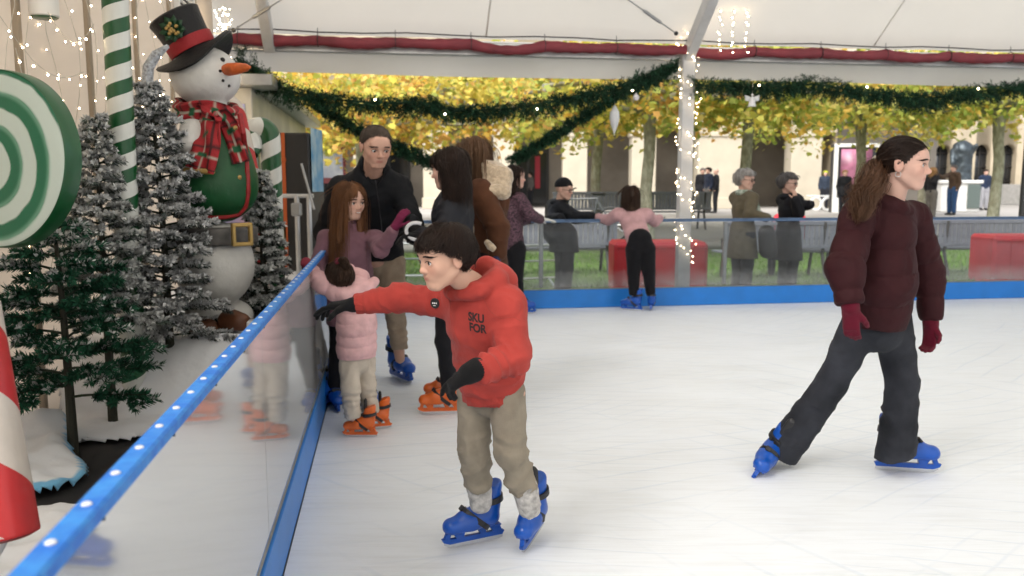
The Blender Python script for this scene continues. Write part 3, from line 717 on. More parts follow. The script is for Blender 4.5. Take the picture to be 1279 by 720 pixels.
# ================================================================ the skaters
def PJ(D,f,h,base,**k):
    """joints from photograph pixels: (px,py) at depth D or (px,py,depth)"""
    J={'h':h,'f':nrm(f),'base':A(base)}
    for n,v in k.items():
        J[n]=P(v[0],v[1],v[2] if len(v)>2 else D)
    return J
def boy():
    J=PJ(3.0,(-.62,-.78,0),1.36,G(625,690),
        pelvis=(613,482,3.12),waist=(606,440,3.06),chest=(597,395,2.98),neck=(592,352,2.93),head=(556,322,2.84),
        shR=(556,376,3.07),elR=(497,372,3.10),wrR=(441,381,3.10),
        shL=(637,382,2.90),elL=(642,446,2.84),wrL=(584,466,2.72),
        hipR=(594,492,3.16),knR=(592,560,3.16),anR=(599,626,3.23),
        hipL=(634,492,3.08),knL=(638,562,3.04),anL=(661,632,3.12))
    J['bt']=-.025; J['face']=nrm(A(-.83,-.52,-.17)); J['hup']=nrm(A(-.10,-.06,1))
    hR=nrm(A(-.93,-.0,-.36)); hL=nrm(A(-.62,-.3,-.5))
    root,hd=person('boy in a red hooded sweatshirt and blue skates reaching out towards the rail',J,(.62,.37,.27),res=.010,hres=.0023,headk=dict(child=.8,female=True),headsize=.215/1.36,eyes=True,eyemat=m_hair_dark,gaze=nrm(A(-.84,-.56,-.14)))
    org=origin_of(root)
    # hoodie
    m=fabric('hoodie_red_jersey',(.40,.052,.042),var=.10,bump=.3,bscale=420,sheen=.35)
    f=J['f']; rt=np.cross(f,A(0,0,1))
    pr=[Cone(P(618,520,3.15),P(606,440,3.06),.122,.122,.03,'u',.9,f),Cone(P(606,440,3.06),P(600,400,2.99),.120,.120,.03,'u',.84,f),
        Cone(P(601,405,2.99),P(596,368,2.95),.125,.075,.05,'u',.8,f),
        Cone(P(572,372,3.03),P(625,376,2.92),.062,.066,.05),
        Cone(J['shR'],J['elR'],.062,.052,.035),Cone(J['elR'],P(447,380,3.10),.052,.041,.02),
        Cone(J['shL'],J['elL'],.060,.058,.04),Cone(J['elL'],P(606,462,2.755),.058,.048,.03),Cone(P(606,462,2.755),P(590,466,2.73),.046,.038,.012),
        Ell(P(640,462,3.06),(.035,.05,.07),k=.06),
        # ribbed hem
        ]
    # hood: rolls round the neck and a pouch at the back
    nk=P(590,352,2.95); fb=nrm(A(-.75,-.55,0)); rb=np.cross(fb,A(0,0,1))
    ring=[]
    for a in range(0,360,30):
        d=fb*math.cos(rad(a))+rb*math.sin(rad(a)); back=(1-math.cos(rad(a)))/2
        ring.append((nk+d*(.072+.03*back)+A(0,0,-.035+.055*back),.023+.020*back))
    for i in range(12): pr.append(Cone(ring[i][0],ring[(i+1)%12][0],ring[i][1],ring[(i+1)%12][1],.012))
    pr+=[Cone(P(617,340,3.0),P(634,352,2.98),.040,.040,.018),Cone(P(607,332,3.02),P(628,345,3.06),.034,.036,.018),Ell(P(626,362,3.03),(.05,.05,.05),k=.04),
         Cone(P(572,366,2.92),P(600,362,2.86),.024,.028,.012),Cone(P(600,362,2.86),P(622,348,2.92),.028,.034,.012)]
    # hollow for the neck
    pr.append(Cone(P(588,356,2.945),P(580,330,2.90),.052,.062,.012,'s'))
    pr.append(Cut(P(616,495,3.13),P(618,510,3.14)-P(614,480,3.12),.30))
    pr.append(Cut(P(443,381,3.10),P(430,382,3.1)-P(450,380,3.1),.055)); pr.append(Cut(P(587,466,2.725),P(570,470,2.68)-P(600,464,2.75),.05))
    rings=[(J['elL'],P(592,466,2.735),.04,.010,.085),(P(600,440,3.0),P(613,486,3.12),.06,.007,.2),(J['shR'],P(450,380,3.10),.055,.005,.08),(J['shL']-A(0,0,.05),J['elL'],.06,.006,.085)]
    V,F=cloth(pr,.0055,seed=1,fold=.0085,fscale=8,rings=rings,smooth=1)
    # ribbed hem and cuffs
    Nv=normals(V,F)
    for (c,n_,w_,rr) in((P(616,495,3.13),P(618,510,3.14)-P(614,480,3.12),.05,.3),(P(443,381,3.10),P(430,382,3.1)-P(450,380,3.1),.042,.07),(P(587,466,2.725),P(570,470,2.68)-P(600,464,2.75),.042,.07)):
        n_=nrm(n_); q=V-c; t=q@n_; mk_=(t>-w_)&(t<.004)&((q**2).sum(1)<rr*rr); x_=nrm(np.cross(n_,A(.2,1,.1))); y_=np.cross(n_,x_); an=np.arctan2(q@y_,q@x_)
        V=V-Nv*np.where(mk_,.0045+.0016*np.sin(an*(90 if rr>.1 else 34)),0)[:,None]
    top=mesh('hooded_sweatshirt',V,F,m,root,org)
    msm=fabric('seam_red',(.33,.05,.04))
    for path in(((604,372),(612,388),(624,398),(642,396),(652,402)),((560,360),(563,380),(566,398))):
        b=MB(); b.tube(trace(V,F,path,-.0002),.0016,5); b.build('seam',msm,top,org)
    # print and badge on the chest
    from mathutils.bvhtree import BVHTree
    bvh=BVHTree.FromPolygons([tuple(v) for v in V],[tuple(q) for q in F])
    def print_on(name,text,px,py,size,dirn,mat,w=.9,sk=0.):
        cu=bpy.data.curves.new(name,'FONT'); cu.body=text; cu.size=size; cu.align_x='CENTER'; cu.offset=size*.045; cu.fill_mode='BOTH'
        o=bpy.data.objects.new(name,cu); COL.objects.link(o); dg=bpy.context.evaluated_depsgraph_get(); me=bpy.data.meshes.new_from_object(o.evaluated_get(dg)); bpy.data.objects.remove(o)
        import bmesh
        bm=bmesh.new(); bm.from_mesh(me); bmesh.ops.triangulate(bm,faces=bm.faces); bmesh.ops.subdivide_edges(bm,edges=bm.edges,cuts=2,use_grid_fill=True)
        d=nrm(dirn); c=P(px,py,3.4); xx=nrm(np.cross(d,A(0,0,1))); xx=-xx if xx[0]<0 else xx; yy=nrm(np.cross(xx,d)); yy=yy if yy[2]>0 else -yy
        # ray target: along the photograph ray to find the cloth, then project along the chest normal
        h0=bvh.ray_cast(Vector((0,0,CH)),Vector(ray(px,py)).normalized()); loc,nn=A(h0[0]),A(h0[1]); nn=nrm(nn); nn=nn if np.dot(nn,ray(px,py))<0 else -nn
        xx=nrm(np.cross(A(0,0,1),nn)); yy=np.cross(nn,xx)
        for v in bm.verts:
            q=loc+xx*(v.co.x*w)+yy*(v.co.y*1.15+v.co.x*sk); r=bvh.ray_cast(Vector(q+nn*.05),Vector(-nn),.12)
            v.co=Vector((A(r[0]) if r[0] is not None else q)+nn*.0016-org)
        bm.to_mesh(me); bm.free(); me.materials.clear(); me.materials.append(mat)
        return link(name,me,top)
    mk=M('print_black',(.03,.012,.012),.8)
    print_on('chest_print','SKU',595,402,.036,(-.6,-.8,0),mk,sk=-.12); print_on('chest_print','FOR',597,415,.036,(-.6,-.8,0),mk,sk=-.12)
    h0=bvh.ray_cast(Vector((0,0,CH)),Vector(ray(544,379)).normalized()); loc,nn=A(h0[0]),nrm(A(h0[1])); nn=nn if nn[1]<0 else -nn
    xx=nrm(np.cross(A(0,0,1),nn)); b=MB(); b.lathe(loc,[(.0,-.002),(.0185,-.002),(.0195,.002),(.017,.005),(.0,.006)],24,[xx,np.cross(nn,xx),nn]); bd=b.build('round_badge',M('badge_black',(.015,.015,.016),.35),root,org)
    b=MB(); yy=np.cross(nn,xx)
    for dx,w in((-.006,.006),(.0015,.006),(.0085,.004)): b.box(loc+nn*.0062+xx*dx+yy*.001,(w*.8,.0055,.0006),ax=[xx,yy,nn])
    b.box(loc+nn*.0058-yy*.008,(.010,.002,.0006),ax=[xx,yy,nn]); b.build('badge_mark',m_white,bd,org)
    # dark tee collar inside the hood
    wear('shirt_collar',root,[Cone(P(586,358,2.94),P(583,346,2.925),.050,.050,.01),Cone(P(586,360,2.94),P(582,340,2.92),.044,.048,.004,'s')],m_black,.006,fold=0)
    # trousers
    mt=fabric('trousers_khaki_cotton',(.275,.238,.185),var=.15,bump=.3,bscale=300,sheen=.1)
    pt=[Cone(P(612,475,3.12),P(613,494,3.13),.090,.096,.03,'u',.85,f)]
    for n,cuff in(('R',(598,608,3.20)),('L',(655,612,3.08))):
        H,K,An=J['hip'+n],J['kn'+n],P(*cuff)
        pt+=[Cone(H,K,.070,.060,.012),Cone(K,An,.061,.054,.015)]
        pt.append(Cut(An,An-K,.085))
    rg=[(J['knR']+A(0,0,.05),P(598,617,3.22),.075,.014,.095),(J['knL']+A(0,0,.04),P(656,620,3.10),.075,.014,.095),(P(597,600,3.2),P(598,619,3.22),.035,.010,.095),(P(652,604,3.1),P(656,622,3.10),.035,.010,.095),(P(600,500,3.14),J['knR'],.10,.006,.1),(P(632,500,3.08),J['knL'],.10,.006,.1)]
    wear('trousers',root,pt,mt,.0062,seed=5,fold=.0085,fscale=7,rings=rg)
    # wet ankle hems
    mc=fabric('wet_lining',(.46,.44,.42),var=.4,vscale=40,sheen=.1,rough=.5)
    for c,d in((P(598,610,3.20),P(601,628,3.22)),(P(656,614,3.08),P(662,634,3.10))):
        wear('trouser_lining',root,[Cone(c+A(0,0,.02),d,.050,.044,.01)],mc,.007,seed=8,fold=.006,fscale=14)
    # gloves
    mg=fabric('glove_black_knit',(.010,.010,.011),var=.2,bump=.5,bscale=500,sheen=.2)
    glove('glove',root,J,'R',mg,.0045,.75,pn=(.1,.1,-1),d=(-1,.05,-.05),L=.118,fat=1.12,curls=[.35,.6,.95,1.1])
    glove('glove',root,J,'L',mg,.0042,1.2,pn=(.25,.45,-.85),d=(-.78,-.12,-.50),curls=[.45,1.1,1.35,1.45],L=.098,fat=1.42,thumb=-1,w=P(586,467,2.725),cuff=.03)
    # hair
    V,F=hair_short(hd,5200,fr=.165,side=.02,back=-.27,ln=10,width=.0075,seed=3,lift=.02,vol=.045,ds=.058,stray=700)
    mesh('hair',V,F,m_hair_dark,root,org)
    # skates
    def sk(heel,toe,up): 
        heel,toe=P(*heel),P(*toe); d=toe-heel; skate(root,heel+A(0,0,.0),d,up,.235/.27*1.0,'blue')
    hR0=G(610,677); tR=G(553,689); skate(root,hR0+nrm(tR-hR0)*.02+A(0,0,.006),(tR-hR0)+A(0,0,-.0),A(.10,.05,1),.88,'blue')
    hL0=G(675,668)+A(0,0,.02); tL=G(648,700); skate(root,hL0+nrm(tL-hL0)*.04,(tL-hL0)*A(1,1,0)-A(0,0,.03),A(-.10,-.16,1),.88,'blue')
boy()
def Z(p,dx=0,dy=0,dz=0): return A(p)+A(dx,dy,dz)
# ---------------------------------------------------------------- young woman in the maroon puffer jacket
def maroon():
    J=PJ(4.0,(.95,-.32,0),1.68,G(1090,590),
        pelvis=(1098,388,4.08),waist=(1103,350,4.04),chest=(1108,300,4.0),neck=(1112,252,3.98),head=(1131,206,3.93),
        shR=(1072,268,3.90),elR=(1056,335,3.78),wrR=(1063,385,3.72),
        shL=(1142,270,4.10),elL=(1160,345,4.20),wrL=(1163,405,4.16),
        hipR=(1082,392,4.05),knR=(1040,478,4.16),anR=(972,560,4.27),
        hipL=(1112,392,4.14),knL=(1128,480,4.12),anL=(1121,570,4.12))
    J['face']=nrm(A(.80,-.60,-.05)); J['bt']=-.03
    root,hd=person('young woman with a ponytail gliding in a maroon puffer jacket and dark jeans',J,(.63,.39,.31),res=.014,hres=.0032,headsize=.238/1.68,eyes=True,eyemat=m_hair_dark,gaze=nrm(A(.80,-.62,0)))
    org=origin_of(root); f=J['f']
    m=nylon('puffer_maroon',(.034,.008,.010),.6); lam=.125; am=.011
    st=('puff',lam,am)
    a,b,c=P(1098,398,4.07),P(1104,350,4.02),P(1108,290,4.0)
    pr=[Cone(a,b,.170,.178,.03,'u',.80,f,style=st),Cone(b,c,.178,.150,.03,'u',.80,f,style=st,s0=np.linalg.norm(b-a)),
        Cone(c,P(1110,262,3.99),.14,.085,.05,'u',.8,f),Cone(J['shR'],J['shL'],.070,.070,.06),
        Cone(J['shR'],J['elR'],.076,.082,.03,style=('puff',.12,am)),Cone(J['elR'],P(1061,372,3.735),.082,.062,.02,style=('puff',.12,am),s0=.25),
        Cone(J['shL'],J['elL'],.074,.076,.03,style=('puff',.12,am)),Cone(J['elL'],P(1164,392,4.17),.076,.056,.02,style=('puff',.12,am),s0=.25),
        Cone(P(1062,372,3.73),P(1062,380,3.725),.050,.045,.008),Cone(P(1164,392,4.17),P(1164,400,4.165),.048,.043,.008),
        Cone(P(1098,398,4.07),P(1097,404,4.075),.155,.150,.01,'u',.8,f)]
    nk=P(1110,252,3.99); rb=np.cross(f,A(0,0,1)); ring=[]
    for an in range(0,360,30):
        d=f*math.cos(rad(an))+rb*math.sin(rad(an)); bk=(1-math.cos(rad(an)))/2
        ring.append((nk+d*(.085+.025*bk)+A(0,0,-.045+.06*bk),.032+.014*bk))
    for i in range(12): pr.append(Cone(ring[i][0],ring[(i+1)%12][0],ring[i][1],ring[(i+1)%12][1],.012))
    pr+=[Ell(P(1080,262,4.03),(.085,.075,.07),k=.04),Cone(P(1113,256,3.98),P(1118,225,3.96),.058,.068,.015,'s'),
         Cut(P(1097,407,4.08),P(1095,425,4.08)-P(1100,385,4.07),.24),
         Cut(P(1062,380,3.725),J['wrR']-J['elR'],.07),Cut(P(1164,400,4.165),J['wrL']-J['elL'],.07)]
    V,F=cloth(pr,.0075,seed=11,fold=.006,fscale=7)
    jk=mesh('puffer_jacket',V,F,m,root,org)
    mz=M('zip_dark',(.02,.004,.006),.4)
    mj=fabric('jeans_washed_black',(.028,.030,.037),var=.5,vscale=5,bump=.35,bscale=300,sheen=.1)
    pt=[Cone(P(1099,385,4.07),P(1098,400,4.08),.13,.145,.03,'u',.85,f),Ell(P(1099,418,4.09),(.10,.09,.075),k=.06)]
    pt+=[Cone(J['hipR'],J['knR'],.095,.078,.03),Cone(J['knR'],P(976,566,4.26),.078,.094,.02),
         Cone(J['hipL'],J['knL'],.098,.078,.03),Cone(J['knL'],P(1118,580,4.12),.078,.100,.02),
         Cut(P(972,566,4.26),P(970,572,4.27)-P(1040,478,4.16),.13),Cut(P(1118,571,4.12),(.25,0,-1),.16)]
    rg=[(J['knR'],P(985,560,4.25),.13,.010,.13),(J['knL'],P(1118,582,4.12),.12,.014,.13),(J['hipR'],J['knR'],.14,.008,.13),(J['hipL'],J['knL'],.14,.008,.13)]
    wear('jeans',root,pt,mj,.008,seed=12,fold=.006,fscale=6,rings=rg)
    mg=fabric('glove_burgundy_wool',(.12,.008,.022),bump=.6,bscale=400)
    glove('glove',root,J,'R',mg,.0055,.7,pn=(.4,.7,.2),d=(.08,0,-1),L=.108,fat=1.25,thumb=1)
    glove('glove',root,J,'L',mg,.0055,.9,pn=(-.6,-.5,0),d=(-.05,-.1,-1),L=.105,fat=1.2,thumb=-1)
    tie=A(0,-.52,.02); parts=[hair_tied(hd,tie,4200,.0075,3)]
    tw=hd.w(tie)
    mesh('hair',*join(parts),m_hair_dark,root,org)
    t2=[hd.w((0,-.47,.03)),hd.w((.0,-.58,.0)),P(1090,232,3.86),P(1080,252,3.80),P(1074,276,3.76)]
    mesh('ponytail',*join([bundle(t2,[.022,.045,.062,.060,.03],900,.0022,5,wav=.016),bundle(t2,[.03,.065,.085,.085,.05],160,.0011,6,wav=.03)]),hairmat('hair_chestnut',(.105,.050,.026)),root,org)
    b=MB(); 
    for k in range(3):
        pts=[tw+hd.ax[1]*(-.002-.008*(k-1))+(hd.ax[0]*math.cos(a)+hd.ax[2]*math.sin(a))*(.026+.004*math.sin(a*7+k)) for a in np.linspace(0,2*PI,25)]
        b.tube(pts,.0085,6,cap=False)
    b.build('hair_scrunchie',fabric('scrunchie_cream',(.45,.40,.32)),root,org)
    b=MB(); c0=hd.w((.36,-.02,-.19)); 
    for s1 in(-1,1):
        c0=hd.w((s1*.36,-.03,-.19)); b.tube([c0+(hd.ax[1]*math.cos(a)+hd.ax[2]*math.sin(a))*.012 for a in np.linspace(0,2*PI,17)],.0015,5,cap=False)
    b.build('earring',m_alu,root,org)
    skate(root,G(1119,588)+A(.0,.0,.0),A(.96,-.20,0),(-.02,.0,1),1.02,'blue')
    ub=nrm(A(.52,-.12,.85)); skate(root,P(968,557,4.25)-ub*.155,A(-.45,-.85,-.05),ub,.98,'blue')
maroon()
# ---------------------------------------------------------------- toddler in the pale pink padded jacket, seen from behind
def toddler():
    J=PJ(4.8,(-.85,.5,0),1.05,G(447,546),
        pelvis=(446,442,4.82),waist=(446,410,4.80),chest=(444,378,4.78),neck=(438,355,4.76),head=(424,349,4.72),
        shL=(424,366,4.70),elL=(400,353,4.70),wrL=(388,337,4.74),
        shR=(456,366,4.88),elR=(450,348,4.94),wrR=(432,335,4.93),
        hipL=(437,448,4.78),knL=(438,485,4.76),anL=(441,523,4.76),
        hipR=(456,448,4.86),knR=(458,480,4.86),anR=(464,517,4.88))
    J['face']=nrm(A(-.6,.72,-.15)); J['bt']=-.02
    root,hd=person('toddler in a pale pink quilted jacket and orange skates holding on to the rink rail',J,(.63,.40,.31),res=.012,hres=.005,headsize=.185/1.05,headk=dict(child=1.))
    org=origin_of(root); f=J['f']
    m=nylon('padded_pale_pink',(.72,.44,.45),.5)
    s=('puff',.062,.010)
    pr=[Cone(P(446,440,4.82),P(446,405,4.80),.125,.120,.02,'u',.88,f,style=s),Cone(P(446,405,4.80),P(445,368,4.78),.120,.105,.02,'u',.86,f,style=s,s0=.162),
        Cone(J['shL'],J['shR'],.055,.055,.04),Cone(J['shL'],J['elL'],.056,.052,.025,style=s),Cone(J['elL'],P(391,340,4.74),.052,.040,.02,style=s),
        Cone(J['shR'],J['elR'],.056,.052,.025,style=s),Cone(J['elR'],P(436,338,4.93),.050,.038,.02,style=s),
        Cone(P(430,368,4.66),P(458,362,4.74),.040,.036,.02),Cone(P(458,362,4.74),P(468,352,4.86),.036,.03,.02),
        Cut(P(446,447,4.82),(0,0,-1),.2)]
    wear('quilted_jacket',root,pr,m,.0065,seed=21,fold=.003,fscale=10)
    mt=fabric('trousers_cream',(.56,.49,.41),var=.1)
    pt=[Cone(P(446,436,4.82),P(446,448,4.82),.095,.098,.02,'u',.85,f)]
    for n,e in(('L',(441,522,4.76)),('R',(464,516,4.88))):
        e=P(*e); pt+=[Cone(J['hip'+n],J['kn'+n],.062,.056,.012),Cone(J['kn'+n],e,.055,.050,.015),Cut(e,(0,0,-1),.08)]
    wear('trousers',root,pt,mt,.008,seed=22,fold=.006,fscale=9,rings=[(J['knL'],J['anL'],.05,.010,.09),(J['knR'],J['anR'],.05,.010,.09)])
    mg=fabric('mitten_burgundy',(.20,.03,.05))
    for n,c in(('L',P(387,334,4.74)),('R',P(430,333,4.93))):
        e=nrm(J['wr'+n]-J['el'+n]); V,F=sdf_mesh([Cone(c-e*.02,c+e*.035,.028,.032,.01),Cone(c,c+nrm(e+A(0,-.6,-.4))*.04,.014,.013,.01)],.006); mesh('mitten',V,F,mg,root,org)
    mesh('hair',*join([hair_short(hd,1300,fr=.16,side=-.10,back=-.42,ln=8,width=.016,seed=9,lift=.03,vol=.05,ds=.075)]),m_hair_brown,root,org)
    tp=hd.w((0,-.30,.48)); 
    mesh('hair_bun',*bundle([hd.w((0,-.2,.42)),tp,hd.w((0,-.42,.42)),hd.w((0,-.5,.2))],[.02,.03,.03,.012],160,.003,8,wav=.02),m_hair_brown,root,org)
    b=MB(); b.tube([hd.w((0,-.22,.49))+(hd.ax[0]*math.cos(a)+hd.ax[1]*math.sin(a))*.026 for a in np.linspace(0,2*PI,17)],.011,6,cap=False); b.build('hair_tie',mg,root,org)
    g1=G(458,546); skate(root,g1,A(-1,.0,0),(0,0,1),.66,'orange')
    g2=G(476,536); skate(root,g2+A(0,0,.004),A(-.9,-.25,-.0),(0,0,1),.66,'orange')
toddler()
# ---------------------------------------------------------------- smiling girl in the mauve jumper
def girl():
    J=PJ(5.35,(.35,-.93,0),1.38,G(430,508),
        pelvis=(438,385,5.45),waist=(438,345,5.42),chest=(438,308,5.38),neck=(436,282,5.36),head=(438,252,5.30),
        shR=(408,298,5.36),elR=(396,335,5.30),wrR=(396,355,5.15),
        shL=(470,298,5.36),elL=(476,312,5.22),wrL=(494,284,5.10),
        hipR=(426,390,5.45),knR=(424,440,5.4),anR=(418,485,5.45),hipL=(450,390,5.45),knL=(455,440,5.42),anL=(462,485,5.45))
    J['face']=nrm(A(.72,-.66,-.12)); J['bt']=-.025
    root,hd=person('smiling girl with long auburn hair and fringe in a mauve roll-neck jumper beside the rail',J,(.66,.41,.32),res=.014,hres=.0042,headsize=.225/1.38,headk=dict(child=.7),eyes=True,eyemat=m_hair_brown)
    org=origin_of(root); f=J['f']; m=fabric('knit_mauve',(.25,.13,.165),bump=.5,bscale=260,sheen=.4)
    a,b=P(438,400,5.45),P(438,345,5.42); c=P(438,312,5.38)
    pr=[Cone(a,b,.155,.145,.03,'u',.75,f),Cone(b,c,.145,.125,.03,'u',.75,f),Cone(c,J['neck'],.12,.05,.04,'u',.75,f),Cone(J['shR'],J['shL'],.050,.050,.04),
        Cone(J['shR'],J['elR'],.055,.05,.03),Cone(J['elR'],J['wrR'],.05,.036,.02),Cone(J['shL'],J['elL'],.055,.055,.03),Cone(J['elL'],P(492,288,5.11),.052,.036,.02),
        Cone(P(436,288,5.37),P(437,274,5.35),.060,.058,.015),Cone(P(437,276,5.35),P(438,262,5.33),.046,.052,.01,'s'),
        Cut(P(438,405,5.45),(0,0,-1),.22)]
    wear('jumper',root,pr,m,.009,seed=31,fold=.006,fscale=8,rings=[(J['elL'],J['wrL'],.06,.008,.08),(J['shL'],J['elL'],.06,.008,.08),(J['elR'],J['wrR'],.05,.006,.07)])
    # smile
    b=MB(); pts=[hd.w((x,.405-.9*x*x,-.262+.020*(x/.075)**2)) for x in np.linspace(-.072,.072,9)]; b.tube(pts,[.003*.225]+[.013*.225]*7+[.003*.225],6); b.build('teeth',m_eyew,root,org)
    mt=fabric('leggings_black',(.014,.014,.017)); pt=[]
    for n in'LR': pt+=leg(J,n,.008,.02,1.1,1.2,1)
    wear('leggings',root,pt,mt,.012,seed=32,fold=.003)
    mg=fabric('glove_plum',(.16,.02,.06)); glove('glove',root,J,'L',mg,.006,.5,pn=(.3,.8,-.2),d=(.5,-.2,.85),L=.105,fat=1.1)
    mg2=M('glove_blue_mottled',(.10,.15,.35),.7,col2=(.45,.40,.45),vscale=50); glove('glove',root,J,'R',mg2,.006,.4,pn=(0,0,-1),d=(-.35,-.6,-.2),L=.11,fat=1.15)
    V,F=hair_long(hd,3000,15,.105,fr=.10,width=.0085,seed=4,coll=[((0,-.12,-.3),(.37,.36,.5)),((0,-.1,-.95),(.47,.34,.45))],lift=.02,vol=.05,fw=.12,mass=[('e',(0,-.06,.14),(.385,.46,.395),.02),('e',(0,.26,.20),(.26,.13,.15),.04),('c',(0,-.12,-.05),(0,-.16,-.75),.37,.33,.05),('c',(-.30,.05,-.2),(-.36,.12,-1.05),.12,.13,.1),('c',(.30,.05,-.2),(.36,.12,-1.05),.12,.13,.1),('e',(0,.42,-.20),(.265,.38,.31),.03,'s'),('c',(0,.02,-.45),(0,.1,-1.0),.17,.22,.02,'s')])
    mesh('hair',V,F,m_hair_auburn,root,org)
    shoes(root,J,None,'blue',.86)
girl()
# ---------------------------------------------------------------- tall man in the black jacket
def man():
    J=PJ(5.6,(.25,-.96,0),1.84,G(490,480),
        pelvis=(470,325,5.85),waist=(468,290,5.75),chest=(466,240,5.6),neck=(466,208,5.5),head=(470,184,5.36),
        shR=(425,236,5.6),elR=(406,290,5.62),wrR=(415,330,5.5),
        shL=(500,236,5.55),elL=(522,285,5.42),wrL=(524,288,5.12),
        hipR=(455,330,5.9),knR=(432,400,5.95),anR=(420,468,6.1),
        hipL=(490,330,5.85),knL=(493,385,5.75),anL=(500,448,5.86))
    J['face']=nrm(A(.42,-.85,-.30)); J['bt']=-.03; J['wrL']=P(515,278,5.15); J['elL']=P(520,292,5.4)
    root,hd=person('tall short-haired man in a black zip jacket and beige trousers looking down at the group',J,(.62,.37,.28),res=.016,hres=.0045,headsize=.258/1.84,headk=dict(female=False),eyes=True,eyemat=m_hair_dark,gaze=A(.6,-.7,-.5))
    org=origin_of(root); f=J['f']; m=nylon('softshell_black',(.012,.013,.016),.62)
    a,b,c=P(470,318,5.84),P(468,290,5.75),P(466,245,5.6)
    pr=[Cone(a,b,.195,.19,.03,'u',.75,f),Cone(b,c,.19,.20,.04,'u',.72,f),Cone(c,J['neck'],.19,.08,.09,'u',.7,f),Cone(J['shR'],J['shL'],.068,.068,.09),
        Cone(J['shR'],J['elR'],.076,.072,.05),Cone(J['elR'],J['wrR'],.072,.05,.02),Cone(J['shL'],J['elL'],.076,.072,.05),Cone(J['elL'],J['wrL'],.070,.048,.02),
        Cone(P(463,214,5.56),P(466,204,5.50),.092,.085,.02),Cone(P(466,214,5.47),P(469,190,5.40),.062,.075,.012,'s'),Cut(a-A(0,0,.035),(0,0,-1),.3)]
    jk=wear('jacket',root,pr,m,.010,seed=41,fold=.009,fscale=6,rings=[(J['elL'],J['wrL'],.07,.009,.1),(J['shL'],J['elL'],.08,.008,.12),(J['shR'],J['elR'],.09,.008,.12)])
    jv=np.zeros(len(jk.data.vertices)*3,np.float32); jk.data.vertices.foreach_get('co',jv); jv=jv.reshape(-1,3)+org; jf=[tuple(p.vertices) for p in jk.data.polygons]
    b=MB(); b.tube(trace(jv,jf,((469,222),(473,250),(477,285),(479,316)),.001),.004,5); b.build('zip',M('zip_grey',(.05,.05,.055),.35,metal=.5),jk,org)
    for path in(((452,212),(461,224),(468,232)),((486,212),(478,224),(471,232))):
        b=MB(); b.tube(trace(jv,jf,path,.003),[.012]*len(trace(jv,jf,path,.003)),7,flat=.6); b.build('collar_edge',m,jk,org)
    mt=fabric('trousers_beige',(.42,.335,.25)); pt=[Cone(P(472,312,5.83),P(472,325,5.85),.145,.15,.03,'u',.8,f)]
    for n in'LR': pt+=[Cone(J['hip'+n],J['kn'+n],.102,.078,.02),Cone(J['kn'+n],P(*((500,436,5.85) if n=='L' else (421,458,6.08))),.076,.056,.02)]
    pt.append(Cut(P(500,436,5.85),(.1,0,-1),.12)); pt.append(Cut(P(421,458,6.08),(0,0,-1),.12))
    wear('trousers',root,pt,mt,.010,seed=42,fold=.007,fscale=7,rings=[(J['knL'],J['anL'],.07,.010,.12)])
    mg=fabric('glove_black',(.012,.012,.013)); glove('glove',root,J,'L',mg,.007,.6,pn=(0,0,-1),d=(.3,-.8,-.2),L=.105,fat=1.2); glove('glove',root,J,'R',mg,.008,.6,pn=(1,0,0),L=.1,fat=1.2)
    mesh('hair',*hair_short(hd,7000,fr=.285,side=.06,back=-.14,ln=3,width=.007,seed=5,lift=.010,vol=.014,ds=.035,shell_off=.006),m_hair_buzz,root,org)
    skate(root,G(497,474),A(.55,-.8,0),(0,0,1),1.15,'blue'); skate(root,G(418,503),A(-.3,-.95,0),(0,0,1),1.1,'blue')
man()
